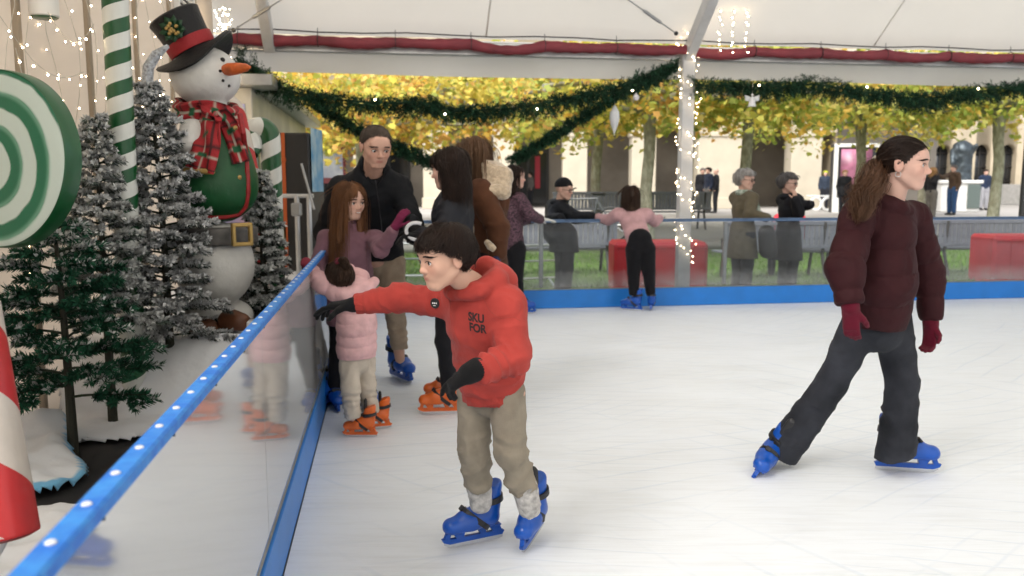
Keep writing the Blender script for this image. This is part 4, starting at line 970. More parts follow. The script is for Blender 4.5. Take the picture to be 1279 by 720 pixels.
# ---------------------------------------------------------------- woman with the dark bob, profile to the left
def bob():
    J=PJ(5.15,(-.93,.2,0),1.66,G(552,517),
        pelvis=(568,345,5.3),waist=(568,305,5.26),chest=(566,268,5.2),neck=(565,238,5.18),head=(561,212,5.12),
        shL=(566,262,5.08),elL=(552,300,4.98),wrL=(528,292,5.02),
        shR=(566,258,5.34),elR=(545,300,5.36),wrR=(520,288,5.2),
        hipL=(562,350,5.22),knL=(556,425,5.22),anL=(562,495,5.28),
        hipR=(576,350,5.36),knR=(566,425,5.36),anR=(566,485,5.40))
    J['face']=nrm(A(-.95,.25,-.12)); J['bt']=-.03
    root,hd=person('woman with a dark brown bob and fringe in a charcoal jacket and orange skates',J,(.60,.37,.29),res=.015,hres=.005,headsize=.24/1.66,eyes=True,eyemat=m_hair_dark)
    org=origin_of(root); f=J['f']; m=nylon('softshell_charcoal',(.018,.019,.024),.55)
    a,b,c=P(566,352,5.3),P(567,305,5.26),P(566,268,5.2)
    pr=[Cone(a,b,.15,.145,.03,'u',.85,f),Cone(b,c,.145,.155,.03,'u',.80,f),Cone(c,J['neck'],.14,.06,.06,'u',.75,f),Cone(J['shR'],J['shL'],.07,.07,.06),
        Cone(J['shR'],J['elR'],.068,.06,.03),Cone(J['elR'],J['wrR'],.058,.04,.02),Cone(J['shL'],J['elL'],.072,.064,.03),Cone(J['elL'],J['wrL'],.060,.042,.02),
        Cut(a-A(0,0,.02),(0,0,-1),.25)]
    wear('jacket',root,pr,m,.009,seed=51,fold=.007,fscale=7,rings=[(J['elL'],J['wrL'],.06,.008,.09),(J['shL'],J['elL'],.07,.008,.1)])
    mt=fabric('trousers_black',(.013,.013,.016)); pt=[Cone(P(568,335,5.3),P(568,348,5.3),.125,.13,.03,'u',.85,f)]
    for n in'LR': pt+=[Cone(J['hip'+n],J['kn'+n],.088,.062,.02),Cone(J['kn'+n],J['an'+n],.060,.046,.02)]
    wear('trousers',root,pt,mt,.012,seed=52,fold=.005)
    mg=fabric('glove_black_b',(.012,.012,.013)); g=glove('glove',root,J,'L',mg,.007,.5,pn=(.2,0,-1),d=(-.9,-.1,-.1),L=.11,fat=1.2); glove('glove',root,J,'R',mg,.007,.5,pn=(0,0,-1),d=(-.9,-.1,.1),L=.11,fat=1.2)
    b2=MB(); ww=P(524,291,5.02); fx=nrm(A(-.95,0,.3))
    b2.tube([ww+A(-.01,-.03,.01)+(A(.2,0,1)*math.cos(t)*.05+A(-1,-.1,.2)*math.sin(t)*.062) for t in np.linspace(-.3,3.6,18)],.011,6); b2.build('cuff_trim',fabric('cuff_white_fleece',(.62,.62,.64)),g,org)
    V,F=hair_long(hd,3000,7,.095,fx=.42,fr=.08,width=.008,seed=6,lift=.018,vol=.06,fw=.24,grav=.35,coll=[((0,-.12,-.2),(.38,.37,.50)),((0,-.14,-.45),(.37,.36,.3))],mass=[('e',(0,-.06,.14),(.39,.47,.40),.02),('e',(0,-.12,-.12),(.38,.36,.46),.06),('c',(0,-.14,-.30),(0,-.16,-.52),.36,.36,.05),('e',(0,.42,-.22),(.5,.34,.34),.03,'s'),('k',(0,0,-.56),(0,.1,-1),.8),('e',(0,.0,-.62),(.2,.25,.28),.02,'s')],hcol=None)
    mesh('hair',V,F,m_hair_dark,root,org)
    skate(root,G(560,517),A(-1,-.1,0),(0,0,1),.92,'orange'); skate(root,G(564,502),A(-1,-.05,0),(0,0,1),.92,'orange')
bob()
# ---------------------------------------------------------------- woman in the brown shearling coat, seen from behind
def shearling():
    J=stand(P(596,300,5.75)[0],5.75,.07,1.72,205,base=A(P(596,300,5.75)[0],5.75,0))
    J.update(head=P(590,197,5.7),neck=P(602,226,5.72),chest=P(606,262,5.72),waist=P(606,300,5.74),pelvis=P(606,340,5.76),shL=P(600,240,5.52),shR=P(606,240,5.95),
        elL=P(622,285,5.45),wrL=P(622,315,5.40),elR=P(600,290,6.0),wrR=P(590,320,5.9))
    J['face']=nrm(A(-.85,.35,-.10)); J['bt']=-.03; J['f']=nrm(A(-.9,-.1,0))
    root,hd=person('woman in a long brown sheepskin coat with a cream shearling collar',J,(.60,.37,.29),res=.016,hres=.006,headsize=.24/1.72,eyes=True,eyemat=m_hair_brown)
    org=origin_of(root); f=J['f']; m=M('suede_brown',(.075,.030,.015),.85,var=.25,vscale=7,bump=.2,bscale=90,sheen=.03,spec=.15)
    a,b,c=P(606,400,5.78),P(606,300,5.74),P(606,262,5.72)
    pr=[Ell(P(617,252,5.66),(.11,.12,.11),k=.06),Cone(a,b,.20,.165,.03,'u',.9,f),Cone(b,c,.165,.175,.03,'u',.85,f),Cone(c,J['neck'],.16,.07,.06,'u',.8,f),Cone(J['shR'],J['shL'],.075,.075,.06),
        Cone(J['shL'],J['elL'],.088,.078,.02),Cone(J['elL'],J['wrL'],.078,.06,.02),Cone(J['shR'],J['elR'],.08,.07,.03),Cone(J['elR'],J['wrR'],.07,.05,.02),Cut(P(606,412,5.78),(0,0,-1),.3)]
    co_=wear('coat',root,pr,m,.010,seed=61,fold=.007,fscale=6,rings=[(J['shL'],J['wrL'],.09,.010,.12)])
    mf=M('shearling_cream',(.46,.36,.25),.95,var=.25,vscale=40,bump=1.,bscale=70,sheen=.5)
    cr=[Ell(P(615,220,5.66),(.085,.09,.085),k=.07),Ell(P(619,232,5.60),(.085,.08,.06),k=.07),Cone(P(606,208,5.62),P(630,220,5.58),.046,.05,.05),Cone(P(630,220,5.58),P(629,240,5.52),.05,.042,.05),Cone(P(606,238,5.48),P(629,240,5.52),.032,.04,.05),Cone(P(622,214,5.66),P(616,210,5.90),.05,.045,.05),
        Cone(P(592,240,5.60),P(588,300,5.58),.024,.022,.02),Cone(P(588,300,5.58),P(586,390,5.60),.022,.022,.02)]
    V,F=sdf_mesh(cr,.009); V=V+normals(V,F)*(.004*fbm(V*60,2))[:,None]; mesh('shearling_collar',V,F,mf,root,org)
    b2=MB(); b2.tube([P(618,312,5.34),P(613,308,5.33),P(608,302,5.36)],[.02,.026,.018],8); b2.build('glove_cuff',mf,root,org)
    glove('glove',root,J,'L',fabric('glove_navy',(.02,.025,.07)),.007,.5,pn=(-1,0,0),d=(-.1,-.1,-1),L=.115,fat=1.4); glove('glove',root,J,'R',fabric('glove_navy2',(.02,.025,.07)),.01,.5,pn=(-1,0,0),L=.1,fat=1.2)
    mt=fabric('trousers_black_w',(.013,.013,.016)); pt=[]
    for n in'LR': pt+=leg(J,n,.012,.02,1.1,1.3,1)
    wear('trousers',root,pt,mt,.014)
    V,F=hair_long(hd,2600,12,.09,fr=.12,width=.009,seed=7,lift=.03,vol=.06,fw=.2,curl=.15,coll=[((0,-.1,-.3),(.40,.40,.5)),((0,-.1,-.75),(.38,.36,.35))],mass=[('e',(0,-.06,.14),(.39,.47,.40),.02),('c',(0,-.10,-.1),(0,-.16,-.70),.40,.37,.06),('e',(0,.42,-.17),(.26,.36,.32),.03,'s')])
    mesh('hair',V,F,m_hair_lb,root,org)
    shoes(root,J,None,'blue',1.)
shearling()
# ---------------------------------------------------------------- woman in the dark floral top at the far barrier
def floral():
    x0=P(648,380,9.55)[0]
    J=stand(x0,9.55,.07,1.62,20,base=A(x0,9.55,0)); J.update(head=P(644,222,9.45),neck=P(642,240,9.5),chest=P(641,262,9.5),waist=P(641,285,9.52),pelvis=P(642,308,9.55),
        shR=P(650,250,9.36),shL=P(634,250,9.68),elR=P(662,268,9.4),wrR=P(675,274,9.65),elL=P(652,275,9.8),wrL=P(664,274,9.95),
        hipR=P(646,312,9.48),hipL=P(638,312,9.62),knR=P(645,345,9.45),knL=P(640,345,9.6),anR=P(648,374,9.5),anL=P(642,372,9.65))
    J['f']=nrm(A(.9,-.2,0)); J['face']=nrm(A(.93,-.25,0)); J['bt']=-.02
    root,hd=person('woman in a dark floral top resting a white glove on the far rail',J,(.62,.38,.30),res=.016,hres=.009,headsize=.25/1.62,eyes=True,eyemat=m_hair_dark)
    m=M('floral_plum',(.02,.010,.016),.8,col2=(.13,.06,.085),vscale=60,detail=1.)
    pr=torso(J,.02)+arm(J,'L',.022)+arm(J,'R',.022)+[Cut(P(642,322,9.55),(0,0,-1),.25)]; wear('floral_top',root,pr,m,.013,seed=71,fold=.006)
    wear('trousers',root,trousers(J,.018,1.15,1.3,1.),fabric('trousers_black_f',(.010,.010,.012)),.013,seed=72)
    mg=fabric('glove_white',(.66,.66,.62)); glove('glove',root,J,'R',mg,.008,.15,pn=(0,0,-1),d=(.9,.4,-.1),L=.13,fat=1.1); glove('glove',root,J,'L',mg,.009,.3,pn=(0,0,-1),L=.12,fat=1.1)
    V,F=hair_long(hd,900,10,.09,fr=.12,width=.014,seed=8,vol=.05,fw=.2,coll=[((0,-.1,-.3),(.38,.38,.5))],mass=[('e',(0,-.06,.14),(.39,.47,.40),.02),('c',(0,-.10,-.1),(0,-.16,-.60),.38,.36,.06),('e',(0,.42,-.17),(.26,.36,.32),.03,'s')]); mesh('hair',V,F,m_hair_dark,root,origin_of(root))
    shoes(root,J,None,'blue',1.)
floral()
# ---------------------------------------------------------------- girl in the dusty pink jumper leaning on the far barrier, back to us
def pinkback():
    g=P(800,380,9.75)
    J=stand(g[0],9.75,.07,1.45,95,base=A(g[0],9.75,0)); J.update(head=P(788,246,9.85),neck=P(789,262,9.82),chest=P(791,275,9.8),waist=P(796,292,9.72),pelvis=P(800,305,9.62),
        shL=P(772,268,9.8),shR=P(808,268,9.8),elL=P(760,275,9.95),wrL=P(748,272,10.1),elR=P(818,277,9.95),wrR=P(824,273,10.1),
        hipL=P(793,312,9.6),hipR=P(808,312,9.6),knL=P(792,340,9.68),knR=P(811,340,9.68),anL=P(792,368,9.72),anR=P(813,367,9.72))
    J['face']=nrm(A(-.1,1,-.1)); J['f']=A(0,1,0); J['bt']=-.02
    root,hd=person('girl in a dusty pink jumper leaning on the far rail, back turned',J,(.62,.38,.30),res=.014,hres=.010,headsize=.235/1.45,detail=False)
    pr=[Cone(P(798,300,9.68),J['chest'],.145,.14,.04,'u',.8,J['f']),Cone(J['chest'],J['neck'],.13,.06,.05),Cone(J['shL'],J['shR'],.07,.07,.05)]+arm(J,'L',.022)+arm(J,'R',.022)+[Cut(P(798,312,9.6),(0,0,-1),.3)]; wear('jumper',root,pr,fabric('knit_dusty_pink',(.50,.30,.31),bump=.4,sheen=.3),.012,seed=81,fold=.005)
    wear('leggings',root,trousers(J,.018,1.15,1.15,1.02,th=1.1),fabric('leggings_black_p',(.008,.008,.010)),.012,seed=82,fold=.003)
    mg=fabric('glove_cream',(.6,.58,.52)); glove('glove',root,J,'L',mg,.009,.3,pn=(0,0,-1),L=.12,fat=1.1); glove('glove',root,J,'R',mg,.009,.3,pn=(0,0,-1),L=.12,fat=1.1)
    V,F=hair_long(hd,900,10,.09,fr=.12,width=.014,seed=9,vol=.05,fw=.2,coll=[((0,-.1,-.3),(.38,.38,.5))],mass=[('e',(0,-.06,.14),(.39,.47,.40),.02),('c',(0,-.10,-.1),(0,-.16,-.60),.38,.36,.06),('e',(0,.42,-.17),(.26,.36,.32),.03,'s')]); mesh('hair',V,F,m_hair_brown,root,origin_of(root))
    skate(root,P(794,381,9.72)*A(1,1,0),A(-.75,.3,0),(0,0,1),.88,'blue'); skate(root,P(814,381,9.75)*A(1,1,0),A(.15,.6,0),(0,0,1),.88,'blue')
pinkback()
# ================================================================ setting: ice, ground, barriers, tent
def nodes(m): nt=m.node_tree; return nt.nodes,nt.links
m_ice=M('ice',(.80,.815,.84),.34,var=.0,spec=.5)
def _ice():
    N,L=nodes(m_ice); b=[n for n in N if n.type=='BSDF_PRINCIPLED'][0]
    tc=N.new('ShaderNodeTexCoord'); 
    def scr(rot,sc,s2):
        mp=N.new('ShaderNodeMapping'); mp.inputs['Rotation'].default_value=(0,0,rot); mp.inputs['Scale'].default_value=sc; L.new(tc.outputs['Object'],mp.inputs[0])
        d=N.new('ShaderNodeTexNoise'); d.inputs['Scale'].default_value=.6; L.new(tc.outputs['Object'],d.inputs['Vector'])
        mx=N.new('ShaderNodeMixRGB'); mx.blend_type='ADD'; mx.inputs[0].default_value=1.; L.new(mp.outputs[0],mx.inputs[1]); L.new(d.outputs['Color'],mx.inputs[2])
        n=N.new('ShaderNodeTexNoise'); n.inputs['Scale'].default_value=s2; n.inputs['Detail'].default_value=5; n.inputs['Roughness'].default_value=.65; L.new(mx.outputs[0],n.inputs['Vector']); return n.outputs[0]
    a=scr(.5,(1.2,14,1),2.2); c=scr(-.9,(1.,18,1),2.6); d=scr(1.7,(1.5,3,1),1.3)
    def mul(x,y,op='MULTIPLY'):
        m=N.new('ShaderNodeMath'); m.operation=op; 
        for i,v in enumerate((x,y)):
            if isinstance(v,(int,float)): m.inputs[i].default_value=v
            else: L.new(v,m.inputs[i])
        return m.outputs[0]
    s=mul(mul(a,c,'MULTIPLY'),1.6); 
    r=N.new('ShaderNodeValToRGB'); r.color_ramp.elements[0].position=.28; r.color_ramp.elements[0].color=(.79,.83,.875,1); r.color_ramp.elements[1].position=.52; r.color_ramp.elements[1].color=(.865,.91,.965,1)
    s2=mul(mul(s,.7),mul(d,.38),'ADD'); L.new(s2,r.inputs[0]); L.new(r.outputs[0],b.inputs['Base Color'])
    mr=N.new('ShaderNodeMapRange'); mr.inputs[1].default_value=.3; mr.inputs[2].default_value=.6; mr.inputs[3].default_value=.33; mr.inputs[4].default_value=.55; L.new(d,mr.inputs[0]); L.new(mr.outputs[0],b.inputs['Roughness'])
    # curved blade cuts: thin, widely spaced ring lines in three places
    cuts=None
    for (ox,oy,sc_,dist,rt_) in((3,-14,1.6,5.,.3),(-9,6,2.1,6.,1.2),(14,9,1.3,8.,2.2),(2,16,2.6,4.,.8)):
        mp=N.new('ShaderNodeMapping'); mp.inputs['Location'].default_value=(ox,oy,0); L.new(tc.outputs['Object'],mp.inputs[0])
        wv=N.new('ShaderNodeTexWave'); wv.wave_type='RINGS'; wv.rings_direction='Z'; wv.inputs['Scale'].default_value=sc_; wv.inputs['Distortion'].default_value=dist; wv.inputs['Detail'].default_value=1.5; wv.inputs['Detail Scale'].default_value=.35; L.new(mp.outputs[0],wv.inputs['Vector'])
        m1=N.new('ShaderNodeMapRange'); m1.inputs[1].default_value=.965; m1.inputs[2].default_value=1.; L.new(wv.outputs['Fac'],m1.inputs[0])
        nm=N.new('ShaderNodeTexNoise'); nm.inputs['Scale'].default_value=.9; nm.inputs['Detail'].default_value=3; L.new(mp.outputs[0],nm.inputs['Vector']); m3=N.new('ShaderNodeMapRange'); m3.inputs[1].default_value=.48; m3.inputs[2].default_value=.62; L.new(nm.outputs[0],m3.inputs[0])
        q_=mul(m1.outputs[0],m3.outputs[0]); cuts=q_ if cuts is None else mul(cuts,q_,'MAXIMUM')
    mx2=N.new('ShaderNodeMixRGB'); mx2.blend_type='MULTIPLY'; mx2.inputs[2].default_value=(.90,.925,.955,1); L.new(cuts,mx2.inputs[0]); L.new(r.outputs[0],mx2.inputs[1]); L.new(mx2.outputs[0],b.inputs['Base Color'])
    hh=mul(mul(s2,.6),mul(cuts,.28),'SUBTRACT')
    bp=N.new('ShaderNodeBump'); bp.inputs['Strength'].default_value=.25; bp.inputs['Distance'].default_value=.01; L.new(hh,bp.inputs['Height']); L.new(bp.outputs[0],b.inputs['Normal'])
_ice()
def sheet(name,pts,mat,z=None,kind='structure'):
    o=mesh(name,[A(p) for p in pts],[tuple(range(len(pts)))],mat,smooth=False); o['kind']=kind; return o
# ground: one paved sheet to the horizon, stepping up 0.33 m beyond the lawn
m_pave=M('plaza_paving',(.36,.34,.315),.7,var=.1,vscale=.6,bump=.1,bscale=4)
m_lawn=M('lawn_soil',(.09,.14,.035),.95,var=.3,vscale=1.5)
m_dark=M('deck_dark',(.02,.02,.022),.75,var=.3,vscale=5)
sheet('ground',[(-400,-300,-.06),(400,-300,-.06),(400,500,-.06),(-400,500,-.06)],m_pave)
def rp(u0,u1,v0,v1,z): return [R(u0,v0,z),R(u1,v0,z),R(u1,v1,z),R(u0,v1,z)]
sheet('ice',rp(0,16,-16,0,0),m_ice)
mb=MB(); mb.prism([R(-14,.02,-.055),R(18,.02,-.055),R(18,.08,-.055),R(-14,.08,-.055)],(0,0,.05)); 
sheet('lawn',rp(-12,26,.75,9.0,-.045),m_lawn)
# raised plaza
b=MB(); b.prism(rp(-60,70,9.4,60,-.06),(0,0,.42)); o=b.build('plaza',m_pave,smooth=False); o['kind']='structure'
b=MB(); b.prism(rp(-60,70,9.0,9.4,-.06),(0,0,.20)); o=b.build('plaza_step',m_pave,smooth=False); o['kind']='structure'
# grass blades
def blades():
    n=26000; g=np.random.default_rng(1); u=g.uniform(-3,18,n); v=.8+g.uniform(0,1,n)**1.6*7.5; 
    B=RO+e1*u[:,None]+e2*v[:,None]; B[:,2]=-.045; h=g.uniform(.04,.09,n); a=g.uniform(0,PI,n); w=.012
    d=np.stack([np.cos(a),np.sin(a),0*a],1)*w; t=np.stack([g.normal(size=n)*.02,g.normal(size=n)*.02,h],1)
    V=np.stack([B-d,B+d,B+t],1).reshape(-1,3); F=np.arange(n*3).reshape(-1,3)
    o=mesh('grass',V,F,M('grass_blades',(.12,.23,.03),.8,var=.35,vscale=2),smooth=False); tag(o,'bright green lawn grass behind the far barrier','grass',kind='stuff')
blades()
# ---------------------------------------------------------------- barriers
m_blue=M('kickboard_blue',(.012,.19,.62),.38,var=.08,vscale=5,bump=.05,bscale=20)
m_rail=M('rail_blue',(.012,.15,.58),.5,col2=(.035,.24,.66),vscale=26,bump=.2,bscale=60)
def plexi(name,haze,frost=0.,tint=(.86,.88,.88),ior=1.5,sc=3.,rough=.035,veil=0.):
    m=bpy.data.materials.new(name); m.use_nodes=True; N,L=nodes(m); N.clear(); o=N.new('ShaderNodeOutputMaterial')
    tr=N.new('ShaderNodeBsdfTransparent'); tr.inputs[0].default_value=(*tint,1); gl=N.new('ShaderNodeBsdfGlossy'); gl.inputs['Roughness'].default_value=rough; gl.inputs[0].default_value=(.95,.95,.95,1)
    df=N.new('ShaderNodeBsdfDiffuse'); df.inputs[0].default_value=(.62,.63,.64,1); tl=N.new('ShaderNodeBsdfTranslucent'); tl.inputs[0].default_value=(.62,.63,.64,1); ad=N.new('ShaderNodeMixShader'); ad.inputs[0].default_value=.4; L.new(df.outputs[0],ad.inputs[1]); L.new(tl.outputs[0],ad.inputs[2])
    tc=N.new('ShaderNodeTexCoord'); n=N.new('ShaderNodeTexNoise'); n.inputs['Scale'].default_value=sc; n.inputs['Detail'].default_value=6; L.new(tc.outputs['Object'],n.inputs['Vector'])
    mr=N.new('ShaderNodeMapRange'); mr.inputs[1].default_value=.35; mr.inputs[2].default_value=.72; mr.inputs[3].default_value=haze*.3; mr.inputs[4].default_value=haze*1.7; L.new(n.outputs[0],mr.inputs[0]); f=mr.outputs[0]
    if frost:
        sx=N.new('ShaderNodeSeparateXYZ'); L.new(tc.outputs['Object'],sx.inputs[0]); m2=N.new('ShaderNodeMapRange'); m2.inputs[1].default_value=.22; m2.inputs[2].default_value=.46; m2.inputs[3].default_value=frost; m2.inputs[4].default_value=0
        L.new(sx.outputs[2],m2.inputs[0]); n2=N.new('ShaderNodeTexNoise'); n2.inputs['Scale'].default_value=9; n2.inputs['Detail'].default_value=5; L.new(tc.outputs['Object'],n2.inputs['Vector'])
        mu=N.new('ShaderNodeMath'); mu.operation='MULTIPLY'; L.new(m2.outputs[0],mu.inputs[0]); L.new(n2.outputs[0],mu.inputs[1]); a2=N.new('ShaderNodeMath'); a2.operation='MULTIPLY_ADD'; a2.inputs[1].default_value=1.6; L.new(mu.outputs[0],a2.inputs[0]); L.new(f,a2.inputs[2]); f=a2.outputs[0]
    x1=N.new('ShaderNodeMixShader'); L.new(f,x1.inputs[0]); L.new(tr.outputs[0],x1.inputs[1]); L.new(ad.outputs[0],x1.inputs[2])
    fr=N.new('ShaderNodeFresnel'); fr.inputs[0].default_value=ior; x2=N.new('ShaderNodeMixShader'); L.new(fr.outputs[0],x2.inputs[0]); L.new(x1.outputs[0],x2.inputs[1]); L.new(gl.outputs[0],x2.inputs[2]); x3=N.new('ShaderNodeMixShader'); x3.inputs[0].default_value=veil; L.new(x2.outputs[0],x3.inputs[1]); L.new(df.outputs[0],x3.inputs[2]); L.new(x3.outputs[0],o.inputs[0]); return m
m_px=plexi('polycarbonate_panel',.42,0,ior=1.6,sc=1.2,rough=.06,veil=.30); m_px2=plexi('polycarbonate_scuffed',.02,.36,ior=1.35,tint=(.86,.88,.89))
m_sil=M('white_cap',(.75,.76,.78),.3); m_screw=M('dark_screw',(.05,.05,.05),.4,metal=.6)
def barrier(name,label,p0,d,nrm_in,length,posts,rivet,px,wide=.05,roff=-.028,rm_=None):
    """p0 start on the ice edge; d along; nrm_in points to the ice; posts: distances"""
    root=empty(name,p0,0,label,'rink barrier'); org=A(p0); X=A(d); Nn=A(nrm_in); Zz=A(0,0,1); ax=[X,Nn,Zz]
    def bx(n,c,s,m,par=root,bev=.004): q=MB(); q.box(org+c,s,ax=ax,bev=bev); return q.build(n,m,par,org)
    bx('kick_board',X*length/2-Nn*.03+Zz*.11,(length,.05,.22),m_blue)
    bx('bottom_rail',X*length/2-Nn*.03+Zz*.227,(length,.03,.012),m_metal)
    tr=bx('top_rail',X*length/2+Nn*roff+Zz*1.057,(length,wide,.010),rm_ or m_rail)
    bx('rail_channel',X*length/2+Nn*(roff-.002)+Zz*1.038,(length,wide*.55,.026),rm_ or m_rail)
    for a in posts: 
        if a<=length: bx('post',X*a-Nn*.045+Zz*.635,(.05,.035,.77),m_metal)
    ed=[0]+[a for a in posts if 0<a<length]+[length]
    for a,b_ in zip(ed[:-1],ed[1:]):
        if b_-a>.1: bx('panel',X*(a+b_)/2-Nn*.022+Zz*.632,(b_-a-.006,.008,.775),px,bev=0)
    if rivet:
        q=MB(); q.lathe((0,0,0),[(.007,0),(.007,.0012),(.005,.003),(.0,.0035)],10); rm=None
        s=rivet; k=0
        while s<length:
            if rm is None: o=q.build('rivet',m_sil,tr,None); rm=o
            else: o=link('rivet',rm.data,tr)
            o.location=tuple(X*s+Nn*roff+Zz*1.0625); s+=.12; k+=1
            if k>=100: break
        q=MB(); q.tube([A(0,0,0),A(0,0,.018)],.003,6); s=.2; rm=None
        while s<length:
            if rm is None: rm=q.build('bolt',m_screw,root,None); o=rm
            else: o=link('bolt',rm.data,root)
            o.location=tuple(X*s-Nn*.014+Zz*.985); s+=.42
    return root
LB0=R(0,-12,0)
LEN=12
barrier('rink_barrier','long rink barrier with clear panels and blue riveted rail beside the festive display',R(0,-12,0),e2,e1,12.,[.0,3.02,5.2,7.4,9.6,11.98],2.7,m_px,.037,.013)
barrier('rink_barrier','rink barrier with scuffed clear panels and blue kick board across the far end',R(.03,0,0),e1,-e2,15.,[.02,2.2,4.5,6.75,9.0,11.25,13.5],0,m_px2,.05,-.028,M('rail_blue_grey',(.10,.17,.30),.4,metal=.2,var=.2,vscale=10))
# ---------------------------------------------------------------- tent
def tentmat(name,col,tl):
    m=M(name,col,.6,var=.05,vscale=1.2,bump=.15,bscale=6); N,L=nodes(m); b=[n for n in N if n.type=='BSDF_PRINCIPLED'][0]; o=[n for n in N if n.type=='OUTPUT_MATERIAL'][0]
    t=N.new('ShaderNodeBsdfTranslucent'); t.inputs[0].default_value=(*col,1); x=N.new('ShaderNodeMixShader'); x.inputs[0].default_value=tl; L.new(b.outputs[0],x.inputs[1]); L.new(t.outputs[0],x.inputs[2]); L.new(x.outputs[0],o.inputs[0]); return m
m_pvc=tentmat('tent_fabric',(.76,.72,.64),.45); m_val=tentmat('valance_fabric',(.82,.80,.77),.35)
VE=.55   # eave line, metres behind the far barrier
ze=P(700,50,R(2,VE)[1])[2]; zv=P(700,96,R(2,VE)[1])[2]
print('eave',ze,'valance bottom',zv)
tent=empty('marquee',R(0,VE,0),0,'white marquee roof with translucent fabric, valance and steel frame over the rink','marquee'); to=origin_of(tent)
def roof():
    nu,nv=60,24; u=np.linspace(-3.6,18,nu); v=np.linspace(VE,-9,nv); U,Vv=np.meshgrid(u,v,indexing='ij'); s=(VE-Vv)
    z=ze+s*math.tan(rad(37))-.10*np.sin(np.clip(s/9.5,0,1)*PI)*(.4+.6*np.abs(np.sin((U-2.3)/5*PI)))+.012*fbm(np.stack([U*1.2,Vv*1.2,0*U],-1).reshape(-1,3)).reshape(U.shape)
    W=RO[None,None]+U[...,None]*e1+Vv[...,None]*e2; W[...,2]=z; idx=np.arange(nu*nv).reshape(nu,nv); F=np.stack([idx[:-1,:-1],idx[1:,:-1],idx[1:,1:],idx[:-1,1:]],-1).reshape(-1,4)
    mesh('roof_fabric',W.reshape(-1,3),F,m_pvc,tent,to)
    # opposite slope (behind the camera)
    u=np.array([-3.6,18]); W=[R(-3.6,-9,ze+9.55*math.tan(rad(37))),R(18,-9,ze+9.55*math.tan(rad(37))),R(18,-18,ze),R(-3.6,-18,ze)]; mesh('roof_fabric',W,[(0,1,2,3)],m_pvc,tent,to,smooth=False)
roof()
def val():
    nu=160; u=np.linspace(-3.6,18,nu); V=[];F=[]
    for j,(z,dv) in enumerate(((ze-.02,.0),(ze-.12,.01),((ze+zv)/2-.02,.0),(zv+.02,.012),(zv,.0))):
        for i,a in enumerate(u): V.append(R(a,VE+.03+dv+.008*math.sin(a*3.1+j),z-(.012*math.sin(a*.9) if j>2 else 0)))
    for j in range(4):
        for i in range(nu-1): F.append((j*nu+i,j*nu+i+1,(j+1)*nu+i+1,(j+1)*nu+i))
    mesh('valance',V,F,m_val,tent,to)
val()
q=MB(); q.box(R(7.2,VE-.02,ze-.13),(21.6,.10,.16),ax=[e1,e2,A(0,0,1)],bev=.01); q.build('eave_beam',m_alu,tent,to)
# the column by the far barrier, and others along the eave
cu=None
pc=P(853,300,10.6); s=np.linalg.solve(np.array([e1[:2],e2[:2]]).T,(pc-RO)[:2]); UC=s[0]; print('column u,v',s)
m_col=M('column_white',(.55,.55,.55),.45,var=.08,vscale=6)
for du in(0,5.,-5.):
    q=MB(); c=R(UC+du,VE-.12,0)
    q.box(c+A(0,0,(ze-.05)/2),(.165,.12,ze-.05),ax=[e1,e2,A(0,0,1)],bev=.012); q.box(c+A(0,0,.015),(.34,.3,.03),ax=[e1,e2,A(0,0,1)],bev=.004)
    if UC+du>0: q.build('column',m_col,tent,to)
    sl_=nrm(-e2*math.cos(rad(37))+A(0,0,math.sin(rad(37)))); q=MB(); a=R(UC+du,VE-.1,ze-.16); nn=np.cross(e1,sl_)
    q.box(a+sl_*4.6-A(0,0,.02),(.12,9.2,.17),ax=[e1,sl_,nn],bev=.01); q.build('rafter',m_col,tent,to)
# seams: thin welded strips on the underside of the fabric
for uu in np.arange(UC-5,16,1.67*1.5):
    q=MB(); pts=[]
    for i in range(20):
        v=VE-.03-i*.5; s_=VE-v; pts.append(R(uu,v,ze+s_*math.tan(rad(37))-.10*math.sin(min(s_/9.5,1)*PI)*(.4+.6*abs(math.sin((uu-2.3)/5*PI)))-.006))
    q.tube(pts,[.010]*20,4,flat=.3); q.build('seam_strip',M('seam',(.70,.66,.59),.6),tent,to)
# side wall of the tent (left) in white panels with slim battens
WU=-1.42
m_wall=tentmat('hall_panel',(.76,.70,.63),.5); m_bat=M('batten_tan',(.34,.28,.21),.6)
wl=empty('panelled_wall',R(WU,-3,0),0,'tall cream panelled side wall with tan battens behind the Christmas display','wall'); wo=origin_of(wl)
q=MB(); q.box(R(WU-.05,-4.2,2.2),(.1,8.6,4.6),ax=[e1,e2,A(0,0,1)]); q.build('wall_panel',m_wall,wl,wo)
for k in range(8):
    q=MB(); q.box(R(WU+.012,-8.2+k*1.05,2.2),(.03,.05,4.6),ax=[e1,e2,A(0,0,1)],bev=.004); q.build('batten',m_bat,wl,wo)
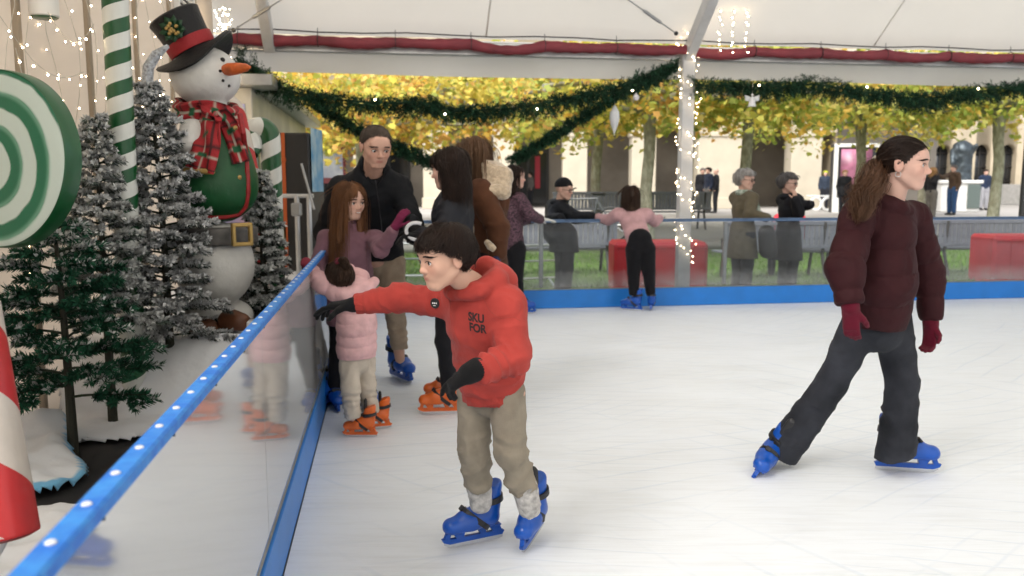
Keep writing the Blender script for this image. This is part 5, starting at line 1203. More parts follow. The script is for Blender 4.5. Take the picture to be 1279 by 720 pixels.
# red ventilation duct hung along the eave
def duct():
    rt=tag(empty('duct',R(2,VE-.2,ze-.2)),'burgundy fabric air duct sagging along the whole eave of the tent','air duct'); ro=origin_of(rt)
    q=MB(); pts=[];rs=[]; zz=P(700,57,R(2,VE-.2)[1])[2]
    hangs=[-1.2+i*.88 for i in range(22)]
    for i in range(440):
        u=-1.35+i*.043; k=(u+1.2)/.88; fr_=k-math.floor(k); sag=(4*fr_*(1-fr_))*(.035 if math.floor(k)%3 in(0,) else .012)*( .4+1.4*abs(math.sin(math.floor(k)*1.7)))
        pts.append(R(u,VE-.2,zz-sag)); rs.append(.062+.006*math.sin(k*5)+.004*math.sin(u*31))
    q.tube(pts,rs,14); q.build('duct_sleeve',M('duct_burgundy',(.20,.028,.040),.62,var=.2,vscale=5,bump=.3,bscale=14),rt,ro)
    for u in hangs:
        q=MB(); c=R(u,VE-.2,zz); q.tube([c+(e2*math.cos(a)+A(0,0,1)*math.sin(a))*.069 for a in np.linspace(0,2*PI,17)],.005,5,cap=False); q.tube([c+A(0,0,.068),c+A(0,0,.14)],.004,5); q.build('hanger_strap',m_black,rt,ro)
    q=MB(); q.tube([R(-1.3+i*.5,VE-.24,zz+.092+.012*math.sin(i*1.9)) for i in range(38)],.008,5); q.build('support_cable',m_black,rt,ro)
duct()
def cable(p,q_,label):
    rt=empty('tension_cable',p,0,label,'tension cable'); ro=origin_of(rt); p=A(p);q_=A(q_); d=nrm(q_-p)
    b=MB(); b.tube([p,q_],.008,6); b.build('wire_rope',m_metal,rt,ro)
    m_=p+(q_-p)*.22; b=MB(); b.tube([m_-d*.16,m_-d*.12,m_+d*.12,m_+d*.16],[.008,.02,.02,.008],8); b.build('turnbuckle',m_metal,rt,ro)
    b=MB(); b.lathe(p,[(.02,-.02),(.028,0),(.02,.02)],10,[e1,A(0,0,1),e2]); b.build('shackle',m_screw,rt,ro)
Yc=10.3
cable(P(292,38,9.4),P(470,-75,8.2),'steel tension cable with turnbuckle rising from the upper left tent corner')
cable(P(845,42,10.35),P(700,-60,9.6),'steel tension cable running up from the column head beside the rafter')
# ================================================================ Christmas display on the left
def attrmesh_ph(name,V,F,ph,mat,parent,org):
    o=mesh(name,V,F,mat,parent,org); a=o.data.attributes.new('ph','FLOAT','POINT'); a.data.foreach_set('value',np.asarray(ph,np.float32)); return o
def candymat(name,c1,c2,duty=.5,rough=.35):
    m=M(name,c1,rough,coat=.3); N,L=nodes(m); b=[n for n in N if n.type=='BSDF_PRINCIPLED'][0]
    a=N.new('ShaderNodeAttribute'); a.attribute_name='ph'; f=N.new('ShaderNodeMath'); f.operation='FRACT'; L.new(a.outputs['Fac'],f.inputs[0])
    g=N.new('ShaderNodeMath'); g.operation='LESS_THAN'; g.inputs[1].default_value=duty; L.new(f.outputs[0],g.inputs[0])
    x=N.new('ShaderNodeMixRGB'); x.inputs[1].default_value=(*c1,1); x.inputs[2].default_value=(*c2,1); L.new(g.outputs[0],x.inputs[0])
    n=N.new('ShaderNodeTexNoise'); n.inputs['Scale'].default_value=9; n.inputs['Detail'].default_value=5; mr=N.new('ShaderNodeMapRange'); mr.inputs[3].default_value=.82; mr.inputs[4].default_value=1.1; L.new(n.outputs[0],mr.inputs[0])
    h=N.new('ShaderNodeHueSaturation'); L.new(mr.outputs[0],h.inputs['Value']); L.new(x.outputs[0],h.inputs['Color']); L.new(h.outputs[0],b.inputs['Base Color']); return m
def candytube(name,pts,r,lam,mat,parent,org,n=32,twist=-1.,sub=6,ph0=0.):
    pts=np.array([A(p) for p in pts]); S=(len(pts)-1)*sub+1; t=np.linspace(0,len(pts)-1,S); Q=np.stack([np.interp(t,np.arange(len(pts)),pts[:,i]) for i in range(3)],1)
    for _ in range(sub): Q[1:-1]=.25*Q[:-2]+.5*Q[1:-1]+.25*Q[2:]
    rs=np.interp(t,np.arange(len(pts)),r if not np.isscalar(r) else [r]*len(pts)); T=np.gradient(Q,axis=0); T/=np.linalg.norm(T,axis=1)[:,None]
    ref=A(0,1,0); V=[];ph=[];s=0
    for i in range(S):
        a=nrm(ref-T[i]*np.dot(ref,T[i])); b=np.cross(T[i],a); ref=a
        if i: s+=np.linalg.norm(Q[i]-Q[i-1])
        for k in range(n+1):
            an=2*PI*k/n; V.append(Q[i]+(a*math.cos(an)+b*math.sin(an))*rs[i]); ph.append(s/lam+twist*k/n+50+ph0)
    F=[(i*(n+1)+k,i*(n+1)+k+1,(i+1)*(n+1)+k+1,(i+1)*(n+1)+k) for i in range(S-1) for k in range(n)]
    o=attrmesh_ph(name,V,F,ph,mat,parent,org)
    return o,Q,T,rs
G1=(.004,.085,.022)
m_cg=candymat('candy_green_white',(.74,.76,.72),G1,.47); m_cr=candymat('candy_red_white',(.62,.56,.50),(.50,.012,.014),.5,.45)
m_dgreen=M('painted_green',G1,.35,coat=.3,var=.15,vscale=6)
PZ=.20  # display platform height
TZ=.56
def tier(y): return (TZ-PZ)*np.clip((y-4.38)/.28,0,1)**.6
b=MB(); b.prism(rp(-1.38,-.10,-10.5,-.3,-.06),(0,0,PZ+.06)); o=b.build('display_platform',m_dark,smooth=False,origin=R(-.8,-5,-.06)); tag(o,'low black platform carrying the Christmas display along the rink barrier','platform')
# giant candy cane
c0=P(164,400,4.45); top=P(141,-10,4.35); ax0=nrm(top-c0); foot=c0-ax0*((c0[2]-PZ)/ax0[2])
rt=empty('candy_cane',foot,0,'giant green and white striped candy cane pole with its hooked end hanging at top left','candy cane'); ro=origin_of(rt)
hook=P(55,-60,4.35); hr=np.linalg.norm(hook-P(141,-60,4.35))/2; hc=(hook+P(141,-60,4.35))/2
sd=nrm(P(141,-60,4.35)-hook)
pts=[foot+ (P(141,-60,4.35)-foot)*k/12 for k in range(12)]+[hc+sd*hr*math.cos(a)+A(0,0,1)*hr*math.sin(a) for a in np.linspace(0,PI,9)]+[P(55,0,4.35)]+[P(55,8,4.35)]
o,Q,T,rs=candytube('cane_tube',pts,.064,.150,m_cg,rt,ro)
b=MB(); e=P(55,6,4.35); b.lathe(e,[(.0,-.062),(.060,-.062),(.069,-.055),(.070,.03),(.069,.035)],32,m=0); b.build('end_cap',m_white,rt,ro)
b=MB(); b.lathe(e,[(.0,-.069),(.056,-.069),(.066,-.0625),(.05,-.061)],32); b.build('end_disc',m_dgreen,rt,ro)
# big swirl lollipop
def lolly():
    c=P(6,200,3.0); n=nrm(A(-.30,-.95,.06)); R0=.312; th=.07
    rt=empty('lollipop',A(c[0],c[1],PZ),0,'big round green and white swirl lollipop with dark green rim at left edge','lollipop decoration'); ro=origin_of(rt)
    fr=frame_from(n); V=[];C=[];nr,na=70,160; g=A(.005,.15,.07); w=A(.62,.72,.66); mint=A(.22,.46,.33)
    for i in range(nr+1):
        r=i/nr
        for k in range(na):
            a=2*PI*k/na; off=.035*(1-r); V.append(c+n*(th/2+.018*math.sqrt(max(0,1-r**2)))+(fr[0]*math.cos(a)+fr[1]*(math.sin(a)))*R0*r*.985)
            q=(r*2.7+a/(2*PI)+.05*math.sin(a*2+1))%1; nz=noise(np.array([[math.cos(a)*r*5,math.sin(a)*r*5,.3]]))[0]*.05
            s=lambda x:min(1,max(0,x)); e=s((abs(q+nz-.5)-.235)/.045); col=w*(1-e)+g*e; m_=math.exp(-((q-.20)/.07)**2)*.6; col=col*(1-m_)+mint*m_; C.append(col)
    F=[(i*na+k,i*na+(k+1)%na,(i+1)*na+(k+1)%na,(i+1)*na+k) for i in range(nr) for k in range(na)]
    ff=np.array(F)[:,::-1]; mesh('swirl_face',V,ff,M('swirl_paint',(1,1,1),.38,attr=True,coat=.25,bump=.2,bscale=30),rt,ro,cols=np.array(C))
    b=MB(); b.lathe(c,[(R0*.97,th/2-.004),(R0*.99,th/2+.004),(R0,th/2-.002),(R0*1.004,0),(R0,-th/2+.002),(R0*.98,-th/2-.003),(0,-th/2-.004)],120,[fr[0],fr[1],fr[2]]); b.build('rim',m_dgreen,rt,ro)
    b=MB(); dn=nrm(A(-.55,.0,-1)); b.tube([c+dn*(R0-.03),c+dn*1.15],.026,16); b.build('stick',m_white,rt,ro)
lolly()
# red and cream striped pole, near bottom left
a_=P(-34,380,1.95); b_=P(8,668,1.86); 
rt=empty('candy_pole',A(b_[0],b_[1],PZ),0,'thick red and cream striped candy pole leaning at the bottom left corner','candy pole'); ro=origin_of(rt)
o,Q,T,rs=candytube('pole_tube',[a_+(b_-a_)*k/6 for k in range(7)],[.058,.06,.062,.064,.066,.069,.071],.36,m_cr,rt,ro,twist=1.,ph0=-.43)
b=MB(); d_=nrm(b_-a_); fr=frame_from(d_); b.lathe(b_,[(.071,-.002),(.070,.004),(.05,.012),(.0,.014)],32,[fr[0],fr[1],fr[2]]); b.build('pole_end',M('pole_red',(.45,.012,.014),.45),rt,ro)
b=MB(); b.tube([b_,A(b_[0]-.25,b_[1]-.1,PZ)],.012,10); b.build('stand_pin',m_white,rt,ro)
# second canes behind the snowman
c0=P(343,335,6.1); t0=P(340,200,6.1)
rt=empty('candy_cane',A(c0[0],c0[1],PZ),0,'smaller green and white candy cane with rounded hook right of the snowman','candy cane'); ro=origin_of(rt)
hc=P(331,172,6.1); hr=.075; pts=[A(c0[0],c0[1],PZ),c0,P(341,260,6.1),P(339,200,6.1),P(338,172,6.1)]; tp=pts[-1]; left=A(-1,0,0)
pts+=[tp+left*(.075-.075*math.cos(x))+A(0,0,.075*math.sin(x)) for x in np.linspace(.5,PI-.2,5)]+[P(317,180,6.05),P(312,192,6.0)]
candytube('cane_tube',pts,[.073]*(len(pts)-1)+[.06],.21,m_cg,rt,ro,twist=-1)
rt=empty('candy_cane',A(*(P(300,300,5.75)[:2]),PZ),0,'red and white candy cane standing close behind the snowman','candy cane'); ro=origin_of(rt)
tp=P(298,150,5.75); pts=[A(P(326,330,5.75)[0],5.75,PZ),P(322,260,5.75),P(310,200,5.75),tp]+[tp+left*(.08-.08*math.cos(x))+A(0,0,.12*math.sin(x)) for x in np.linspace(.5,PI,5)]
candytube('cane_tube',pts,.058,.26,m_cr,rt,ro,twist=1)
# ---------------------------------------------------------------- artificial fir trees
def fir(label,base,H,Rm,flock,seed,nb=70,green=(.010,.045,.022),bend=0.,power=.9,dens=1.,z0=.12,group=None,topthin=1.,flow=(.64,.655,.65)):
    g=np.random.default_rng(seed); base=A(base); rt=empty('fir_tree',base,0,label,'Christmas tree',group); ro=origin_of(rt)
    def axis(t): return base+A(bend*t**3*H,0,H*t*(1-.12*abs(bend)*t**2))
    b=MB(); b.tube([axis(t) for t in np.linspace(0,.97,9)],[.022*(1-.8*t)+.004 for t in np.linspace(0,1,9)],8); b.build('trunk',M('fir_trunk',(.03,.03,.02),.8),rt,ro)
    twigs=[];stems=MB()
    for i in range(nb):
        t=z0+(1-z0)*(i/nb)**.92; a=i*2.399+g.uniform(-.3,.3); L=Rm*((1-t)**power*.93+.05)*g.uniform(.75,1.12); p0=axis(t)
        d=nrm(A(math.cos(a),math.sin(a),.16+.30*t)); pts=[p0+d*L*s+A(0,0,-.30*L*s*s+.16*L*s**3) for s in np.linspace(0,1,7)]
        stems.tube(pts,[.006*(1-.7*s)+.001 for s in np.linspace(0,1,7)],5)
        twigs.append((pts[2:],1.))
        nt_=int(3+L*14*dens)
        for k in range(nt_):
            s=.22+.75*(k+g.uniform(0,1))/nt_; q=pts[0]+(pts[-1]-pts[0])*s+A(0,0,-.30*L*s*s+.16*L*s**3); sd=np.cross(d,A(0,0,1))*(1 if k%2 else -1)
            dd=nrm(d*.75+sd*g.uniform(.5,1.)+A(0,0,g.uniform(-.25,.25))); l2=L*g.uniform(.22,.36)*(1.15-s*.6)+.03; q2=[q,q+dd*l2*.5,q+dd*l2+A(0,0,-.05*l2)]; stems.tube(q2,[.003,.0025,.001],4); twigs.append((q2,.9))
    stems.build('branches',M('fir_wire',(.015,.03,.015),.8),rt,ro)
    P0=[];D=[];Fl=[]
    for pts,_ in twigs:
        for p,q in zip(pts[:-1],pts[1:]):
            L=np.linalg.norm(q-p); n=max(2,int(L*1250*dens)); s=g.uniform(0,1,n); d=(q-p)/max(L,1e-6); rn=g.normal(size=(n,3)); rn-=np.outer(rn@d,d); rn/=np.linalg.norm(rn,axis=1)[:,None]
            P0.append(p+np.outer(s,q-p)); D.append(d*.62+rn*.8)
    P0=np.concatenate(P0); D=np.concatenate(D); n=len(P0); D/=np.linalg.norm(D,axis=1)[:,None]
    rel=(P0[:,2]-base[2])/H; radial=np.linalg.norm(P0[:,:2]-base[:2],axis=1)/(Rm*(1-np.clip(rel,0,.98))**power+.03)
    fl=np.clip(flock(rel,radial)+.55*fbm(P0*9+seed,2),0,1); up=np.clip(D[:,2]*.5+.6,0,1); w=(g.uniform(0,1,n)<fl*up*1.5)
    ln=np.where(w,g.uniform(.018,.034,n),g.uniform(.025,.045,n)); wd=np.where(w,.0075,.0036); sd=np.cross(D,g.normal(size=(n,3))); sd/=np.linalg.norm(sd,axis=1)[:,None]
    a=P0; m_=P0+D*(ln*.45)[:,None]; e=P0+D*ln[:,None]; V=np.stack([a,m_+sd*wd[:,None],e,m_-sd*wd[:,None]],1).reshape(-1,3); F=np.arange(n*4).reshape(-1,4)
    c=np.where(w[:,None],A(flow)*g.uniform(.55,1.15,(n,1)),A(green)*g.uniform(.5,1.6,(n,1))); c=np.repeat(c,4,0)
    mesh('needles',V,F,m_needles,rt,ro,smooth=False,cols=c); return rt
m_needles=M('fir_needles',(1,1,1),.7,attr=True,spec=.3)
g0=G(93,572,PZ)
fir('sparse dark green fir tree barely frosted in front at left below the lollipop',A(g0[0],g0[1],PZ),1.12,.52,lambda r,q:.04+.25*(r>.8)+.12*(q>.85),11,nb=36,bend=-.02,power=.45,z0=.26,dens=.85,green=(.010,.070,.036))
fir('tall snow-flocked grey fir tree between the lollipop and the striped pole',A(P(128,300,4.25)[0],4.25,PZ),1.62,.36,lambda r,q:.9+0*r,12,nb=56,green=(.07,.095,.08),power=.75,dens=1.15,z0=.36)
t2=fir('full snow-flocked fir tree beside the snowman with a bent white tip',A(P(206,300,4.62)[0],4.62,TZ),1.46,.33,lambda r,q:.95+0*r,13,nb=82,green=(.07,.09,.08),bend=-.03,power=.55,dens=1.15,z0=.05,flow=(.68,.69,.70))
b=MB(); tp=P(188,100,4.7); pts=[P(192,150,4.75),P(184,110,4.7),P(186,84,4.68),P(196,68,4.66),P(210,58,4.64)]
b.tube(pts,[.03,.032,.03,.026,.012],9); o=b.build('frosted_tip',M('flock_white',(.5,.53,.58),.9,var=.5,vscale=60,bump=1,bscale=90),t2,origin_of(t2))
fir('small snow-flocked fir tree at the right foot of the snowman',A(P(328,300,5.30)[0],5.30,TZ),1.0,.20,lambda r,q:.9+0*r,14,z0=.04,nb=70,green=(.02,.04,.03),power=.6)
# ---------------------------------------------------------------- snowman
def snowman():
    Y=4.95; c0=P(268,330,Y); base=A(c0[0],Y,TZ); rt=empty('snowman',base,0,'tall snowman figure with tilted black top hat, plaid scarf and green waistcoat','snowman figure'); ro=origin_of(rt)
    f=nrm(A(.80,-.60,0)); r=np.cross(f,A(0,0,1)); U=A(0,0,1)
    mw=M('snowman_white',(.66,.655,.63),.6,var=.06,vscale=12,bump=.5,bscale=26)
    hc=P(257,96,Y); HRd=.185
    hip=P(268,330,Y); ch=P(268,205,Y)
    mesh('snow_body',*(lambda VF:VF)(sdf_mesh([Ell(hip,(.232,.225,.26),k=.05),Ell(ch,(.205,.20,.26),k=.08),Cone(P(262,140,Y),P(260,128,Y),.11,.10,.05),Ell(hc,(HRd*1.06,HRd*1.02,HRd*.92),k=.02),
        Cone(P(248,150,Y-.05),P(238,178,Y-.20),.085,.075,.03),Ell(P(242,214,Y-.22),(.07,.06,.035),k=.02),
        Ell(P(258,400,Y-.05),(.13,.12,.12),k=.05),Ell(P(292,395,Y+.1),(.12,.12,.10),k=.05)],.012)),mw,rt,ro)
    for px,py in((250,410),(289,402)):
        c=P(px,py,Y-.15); V,F=sdf_mesh([Cone(c,c+f*.09,.075,.062,.02),Cut(c-U*.04,(0,0,-1),.2)],.012); mesh('boot',V,F,M('boot_brown',(.10,.035,.015),.55,var=.3),rt,ro)
    # waistcoat
    V,F=sdf_mesh([Ell(ch-U*.03,(.222,.217,.285),k=.03),Ell(P(268,235,Y),(.245,.236,.20),k=.08),Cut(P(268,277,Y),(0,0,-1),.5),Cut(P(262,138,Y),(0,0,1),.4)],.011)
    v=mesh('waistcoat',V,F,M('waistcoat_green',(.003,.07,.018),.5,var=.15,vscale=8,bump=.2,bscale=30),rt,ro)
    from mathutils.bvhtree import BVHTree
    bv=BVHTree.FromPolygons([tuple(x) for x in V],[tuple(x) for x in F])
    def surf(px,py,off=.0):
        h=bv.ray_cast(Vector((0,0,CH)),Vector(ray(px,py)).normalized()); return A(h[0])+A(h[1])*off if h[0] is not None else P(px,py,Y-.2)
    b=MB(); pts=[surf(x,y) for x,y in[(300,142),(304,165),(307,190),(309,215),(310,240),(307,258),(298,268),(280,271),(262,271),(246,268),(236,262)]]; b.tube(pts,.016,8); b.build('red_piping',M('trim_red',(.32,.015,.018),.5,var=.3,vscale=20),v,ro)
    gd=M('gold_paint',(.45,.30,.10),.35,metal=.5)
    for (x,y) in[(303,160),(306,190),(308,222)]:
        b=MB(); p=surf(x-8,y); b.lathe(p,[(0,-.01),(.012,-.008),(.014,0),(.0,.01)],10,list(frame_from(f))); b.build('button',gd,v,ro)
    # belt
    bel=P(268,294,Y); V,F=sdf_mesh([Cone(bel-U*.012,bel+U*.012,.250,.250,.01,'u'),Cut(bel+U*.05,(0,0,1),.5),Cut(bel-U*.05,(0,0,-1),.5)],.013)
    bl=mesh('belt',V,F,M('belt_grey',(.10,.095,.09),.6,var=.35,vscale=14),rt,ro)
    p=P(301,293,Y-.19); fx=nrm(A(.62,-.7,0)); sx=np.cross(fx,U); b=MB()
    for du,dz,w_,h_ in((-.05,0,.022,.13),(.05,0,.022,.13),(0,.055,.12,.022),(0,-.055,.12,.022)): b.box(p+sx*du+U*dz+fx*.02,(w_,.03,h_),ax=[sx,fx,U],bev=.005)
    b.build('buckle',gd,bl,ro)
    # scarf, plaid
    ms=M('scarf_plaid',(.34,.02,.025),.8,bump=.4,bscale=120); N,L=nodes(ms); bs=[n for n in N if n.type=='BSDF_PRINCIPLED'][0]; a=N.new('ShaderNodeAttribute'); a.attribute_name='Col'; L.new(a.outputs['Color'],bs.inputs['Base Color'])
    def ribbon(name,pts,nrmd,w,th=.02,parent=rt):
        pts=[A(p) for p in pts]; S=len(pts)*6; t=np.linspace(0,len(pts)-1,S); Q=np.stack([np.interp(t,range(len(pts)),[p[i] for p in pts]) for i in range(3)],1)
        for _ in range(4): Q[1:-1]=.25*Q[:-2]+.5*Q[1:-1]+.25*Q[2:]
        T=np.gradient(Q,axis=0); V=[];C=[];nw=24; s=0
        for i in range(S):
            tt=nrm(T[i]); nn=A(nrmd(Q[i])) if callable(nrmd) else A(nrmd); sd=nrm(np.cross(tt,nn)); nn=np.cross(sd,tt); 
            if i: s+=np.linalg.norm(Q[i]-Q[i-1])
            for side in(1,-1):
                for k in range(nw+1):
                    x=(k/nw-.5); V.append(Q[i]+sd*x*w*(side)+nn*(th/2*side*(1-(2*x)**6)+.010*math.sin(x*11+s*18)*1.))
                    u1=((s/.115)%1); u2=((x*w/.115+.5)%1); c=A(.36,.016,.022)
                    if abs(u1-.5)<.14 and abs(u2-.5)<.2: c=A(.008,.10,.04)
                    elif abs(u1-.5)<.05 or abs(u2-.5)<.05: c=A(.45,.40,.33)
                    elif abs(u1-.12)<.045 or abs(u2-.1)<.045: c=A(.06,.01,.012)
                    C.append(c)
        m=2*(nw+1); F=[(i*m+k,i*m+(k+1)%m,(i+1)*m+(k+1)%m,(i+1)*m+k) for i in range(S-1) for k in range(m)]+[tuple(range(m))[::-1],tuple((S-1)*m+k for k in range(m))]
        return mesh(name,V,F,ms,parent,ro,cols=np.array(C),auto=60)
    nc=P(259,141,Y); ring=[nc+(f*math.cos(x)*.165+r*math.sin(x)*.165)+U*(.015*math.sin(3*x)-.02*math.cos(x)) for x in np.linspace(0,2*PI,15)]
    sc_=ribbon('scarf',ring,lambda q:nrm((q-nc)*A(1,1,0)),.12,.03)
    ribbon('scarf_tail',[surf(262,140,.05),surf(262,160,.055),P(258,180,Y-.27),P(253,200,Y-.28),P(250,213,Y-.28)],(-.2,-1,0),.17,.025,sc_)
    ribbon('scarf_tail',[surf(272,140,.04),surf(283,160,.035),surf(292,185,.03),surf(298,205,.03)],(.3,-1,0),.10,.02,sc_)
    b=MB(); p=P(249,214,Y-.285); b.box(p,(.175,.035,.03),ax=[r*-1,f,U] if False else [A(1,0,-.05),A(0,1,0),A(.05,0,1)],bev=.01); b.build('gold_trim',gd,sc_,ro)
    # face
    mb_=M('coal',(.015,.015,.016),.5)
    hb=BVHTree.FromPolygons([tuple(x) for x in sdf_mesh([Ell(hc,(HRd*1.06,HRd*1.02,HRd*.92),k=.02)],.012)[0]],[tuple(x) for x in sdf_mesh([Ell(hc,(HRd*1.06,HRd*1.02,HRd*.92),k=.02)],.012)[1]])
    for (x,y,n_,s) in((278.5,75,'eye',.014),(275.5,89,'mouth_dot',.0095),(279,101,'mouth_dot',.0095),(286.5,107.5,'mouth_dot',.0095)):
        h=hb.ray_cast(Vector((0,0,CH)),Vector(ray(x,y)).normalized()); p=A(h[0]) if h[0] is not None else hc+f*HRd; V,F=sdf_mesh([Ell(p,(s,s,s),k=0)],.004,margin=.01); mesh(n_,V,F,mb_,rt,ro)
    p0=P(287,87,Y-.02-.10); p1=P(313,84,Y-.20); b=MB(); b.tube([p0-nrm(p1-p0)*.05,p0,p0+(p1-p0)*.35,p0+(p1-p0)*.8,p1],[.026,.036,.033,.022,.006],14); b.build('carrot_nose',M('carrot',(.62,.13,.03),.45,var=.3,vscale=20,bump=.3,bscale=30),rt,ro)
    # hat
    ha=P(249,74,Y); hu=nrm(A(-.46,-.12,.88)); fr=frame_from(hu); mh=M('hat_black',(.008,.008,.009),.45,bump=.3,bscale=60,spec=.3)
    V=[];F=[];n=72
    prof=[(.0,.02),(.125,.02),(.235,-.006),(.24,.006),(.225,.020),(.135,.045),(.128,.06),(.132,.14),(.142,.22),(.15,.262),(.14,.272),(.0,.285)]
    for i,(rr,hh) in enumerate(prof):
        for k in range(n):
            x=2*PI*k/n; curl=.05*(math.cos(x*2+.4))*(max(0,rr-.13)/.11) if i<6 else 0
            V.append(ha+(fr[0]*math.cos(x)+fr[1]*math.sin(x))*rr+fr[2]*(hh-curl+.0))
    F=[(i*n+k,i*n+(k+1)%n,(i+1)*n+(k+1)%n,(i+1)*n+k) for i in range(len(prof)-1) for k in range(n)]; F.append(tuple((len(prof)-1)*n+k for k in range(n)))
    hat=mesh('top_hat',V,F,mh,rt,ro,auto=50)
    b=MB(); b.lathe(ha,[(.130,.05),(.1365,.052),(.1385,.10),(.139,.118),(.132,.120)],n,list(fr)); b.build('hat_band',M('band_red',(.34,.008,.014),.6,bump=.3,bscale=80),hat,ro)
    q=P(219,38,Y-.15)
    ml=M('holly_green',(.012,.06,.022),.4)
    b=MB()
    for k in range(9):
        an=k*.7; d=nrm(A(math.cos(an),-.5,math.sin(an))); s_=nrm(np.cross(d,A(0,-1,.2))); L=.085; o_=[q,q+d*L*.3+s_*.022,q+d*L*.45+s_*.012,q+d*L*.65+s_*.022,q+d*L,q+d*L*.65-s_*.022,q+d*L*.45-s_*.012,q+d*L*.3-s_*.022]
        b.prism([x+A(0,-.01*k/9,0) for x in o_],A(0,-.004,0))
    b.build('holly_leaves',ml,hat,ro,smooth=False)
    for k in range(12):
        x=random.uniform(-.035,.035); z=random.uniform(-.03,.03); V,F=sdf_mesh([Ell(q+A(x,-.035,z),(.011,.011,.011),k=0)],.005,margin=.01); mesh('holly_berry',V,F,gd,hat,ro)
snowman()
# ---------------------------------------------------------------- artificial snow blankets
m_cot=M('snow_blanket',(.74,.77,.82),.95,attr=True,bump=.4,bscale=18,sheen=.3,spec=.1)
def blanket(label,poly,z=PZ,h=.05,seed=0,blue=(),fs=5.,lump=(),tiered=False):
    pts=np.array([G(x,y,z)[:2] if not isinstance(x,str) else y[:2] for x,y in poly]); lo,hi=pts.min(0),pts.max(0); st=.018; xs=np.arange(lo[0],hi[0],st); ys=np.arange(lo[1],hi[1],st); X,Y_=np.meshgrid(xs,ys,indexing='ij'); q=np.stack([X.ravel(),Y_.ravel()],1)
    ins=np.zeros(len(q),bool); dist=np.full(len(q),9.); ed=np.zeros(len(q),int); n=len(pts)
    qn=q+.03*np.stack([noise(np.c_[q*6,np.full(len(q),seed)]),noise(np.c_[q*6,np.full(len(q),seed+4.)])],1)
    for i in range(n):
        a,b_=pts[i],pts[(i+1)%n]; c=((a[1]>qn[:,1])!=(b_[1]>qn[:,1])); t=(qn[:,1]-a[1])/(b_[1]-a[1]+1e-9); ins^=c&(qn[:,0]<a[0]+t*(b_[0]-a[0]))
        d=b_-a; tt=np.clip(((qn-a)@d)/(d@d),0,1); dd=np.linalg.norm(qn-a-tt[:,None]*d,axis=1); m=dd<dist; dist[m]=dd[m]; ed[m]=i
    zz=z+.012+(tier(q[:,1]) if tiered else 0)+h*np.minimum(dist/.07,1)**.5*(.45+.55*(fbm(np.c_[q*fs,np.full(len(q),seed*3.)],3)+.6))
    for (lx,ly,lr,lh) in lump:
        c=G(lx,ly,z)[:2]; zz+=lh*np.exp(-((q-c)**2).sum(1)/lr**2)
    zz=np.maximum(zz,z+.006); nx,ny=len(xs),len(ys); idx=np.arange(nx*ny).reshape(nx,ny); F=np.stack([idx[:-1,:-1],idx[1:,:-1],idx[1:,1:],idx[:-1,1:]],-1).reshape(-1,4); F=F[ins[F].all(1)]
    if len(F)==0: return
    used=np.unique(F); mp=-np.ones(nx*ny,int); mp[used]=np.arange(len(used)); V=np.c_[q,zz][used]; col=np.tile(A(.86,.88,.92),(len(used),1)); 
    if blue: bm=np.isin(ed[used],blue)&(dist[used]<.045); col[bm]=A(.20,.52,.80)
    o=mesh('snow_blanket',V,mp[F],m_cot,None,A(V[:,0].mean(),V[:,1].mean(),z),cols=col); md=o.modifiers.new('thick','SOLIDIFY'); md.thickness=.008; md.offset=-1; return tag(o,label,'artificial snow','artificial snow blankets in the display')
blanket('artificial snow blanket under the frosted firs beside the snowman',[('w',R(-1.36,-5.6)),('w',R(-1.36,-.6)),('w',R(-.16,-.6)),('w',R(-.12,-5.35)),('w',R(-.5,-5.45)),('w',R(-1.0,-5.4))],seed=1,h=.06,fs=4,tiered=True)
blanket('artificial snow blanket with pale blue edge hanging over the black deck',[(-120,520),(20,512),(86,530),(112,600),(70,622),(-60,640),(-160,600)],seed=2,h=.10,blue=(2,3,4),fs=4,lump=[(50,560,.14,.13)])
blanket('narrow rolled strip of snow blanket lying across the black deck',[(100,538),(200,528),(222,545),(140,556),(100,556)],seed=3,h=.045,blue=(1,),fs=9)
blanket('crumpled snow blanket nearest to the rail at the bottom of the display',[(-260,672),(60,648),(138,640),(130,665),(70,730),(20,900),(-300,900)],seed=4,h=.08,blue=(1,),fs=5)
# grey tarpaulin hump beside the snow
b=MB(); c=G(330,385,PZ)
V=[];n1,n2=14,18
for i in range(n1):
    for j in range(n2):
        s,t=i/(n1-1),j/(n2-1); p=R(-.62,-4.6,TZ)*(1-t)+R(-.40,-3.2,TZ)*t; V.append(p+e1*(s-.5)*.30+A(0,0,.02+.22*math.sin(PI*s)**.8*(.55+.45*math.sin(PI*t))+.012*math.sin(9*s+5*t)))
F=[(i*n2+j,i*n2+j+1,(i+1)*n2+j+1,(i+1)*n2+j) for i in range(n1-1) for j in range(n2-1)]
o=mesh('tarpaulin',V,F,M('tarp_grey',(.22,.22,.23),.7,var=.2),None,R(-.5,-4,TZ)); tag(o,'folded grey tarpaulin hump lying by the rail right of the snowman','tarpaulin')
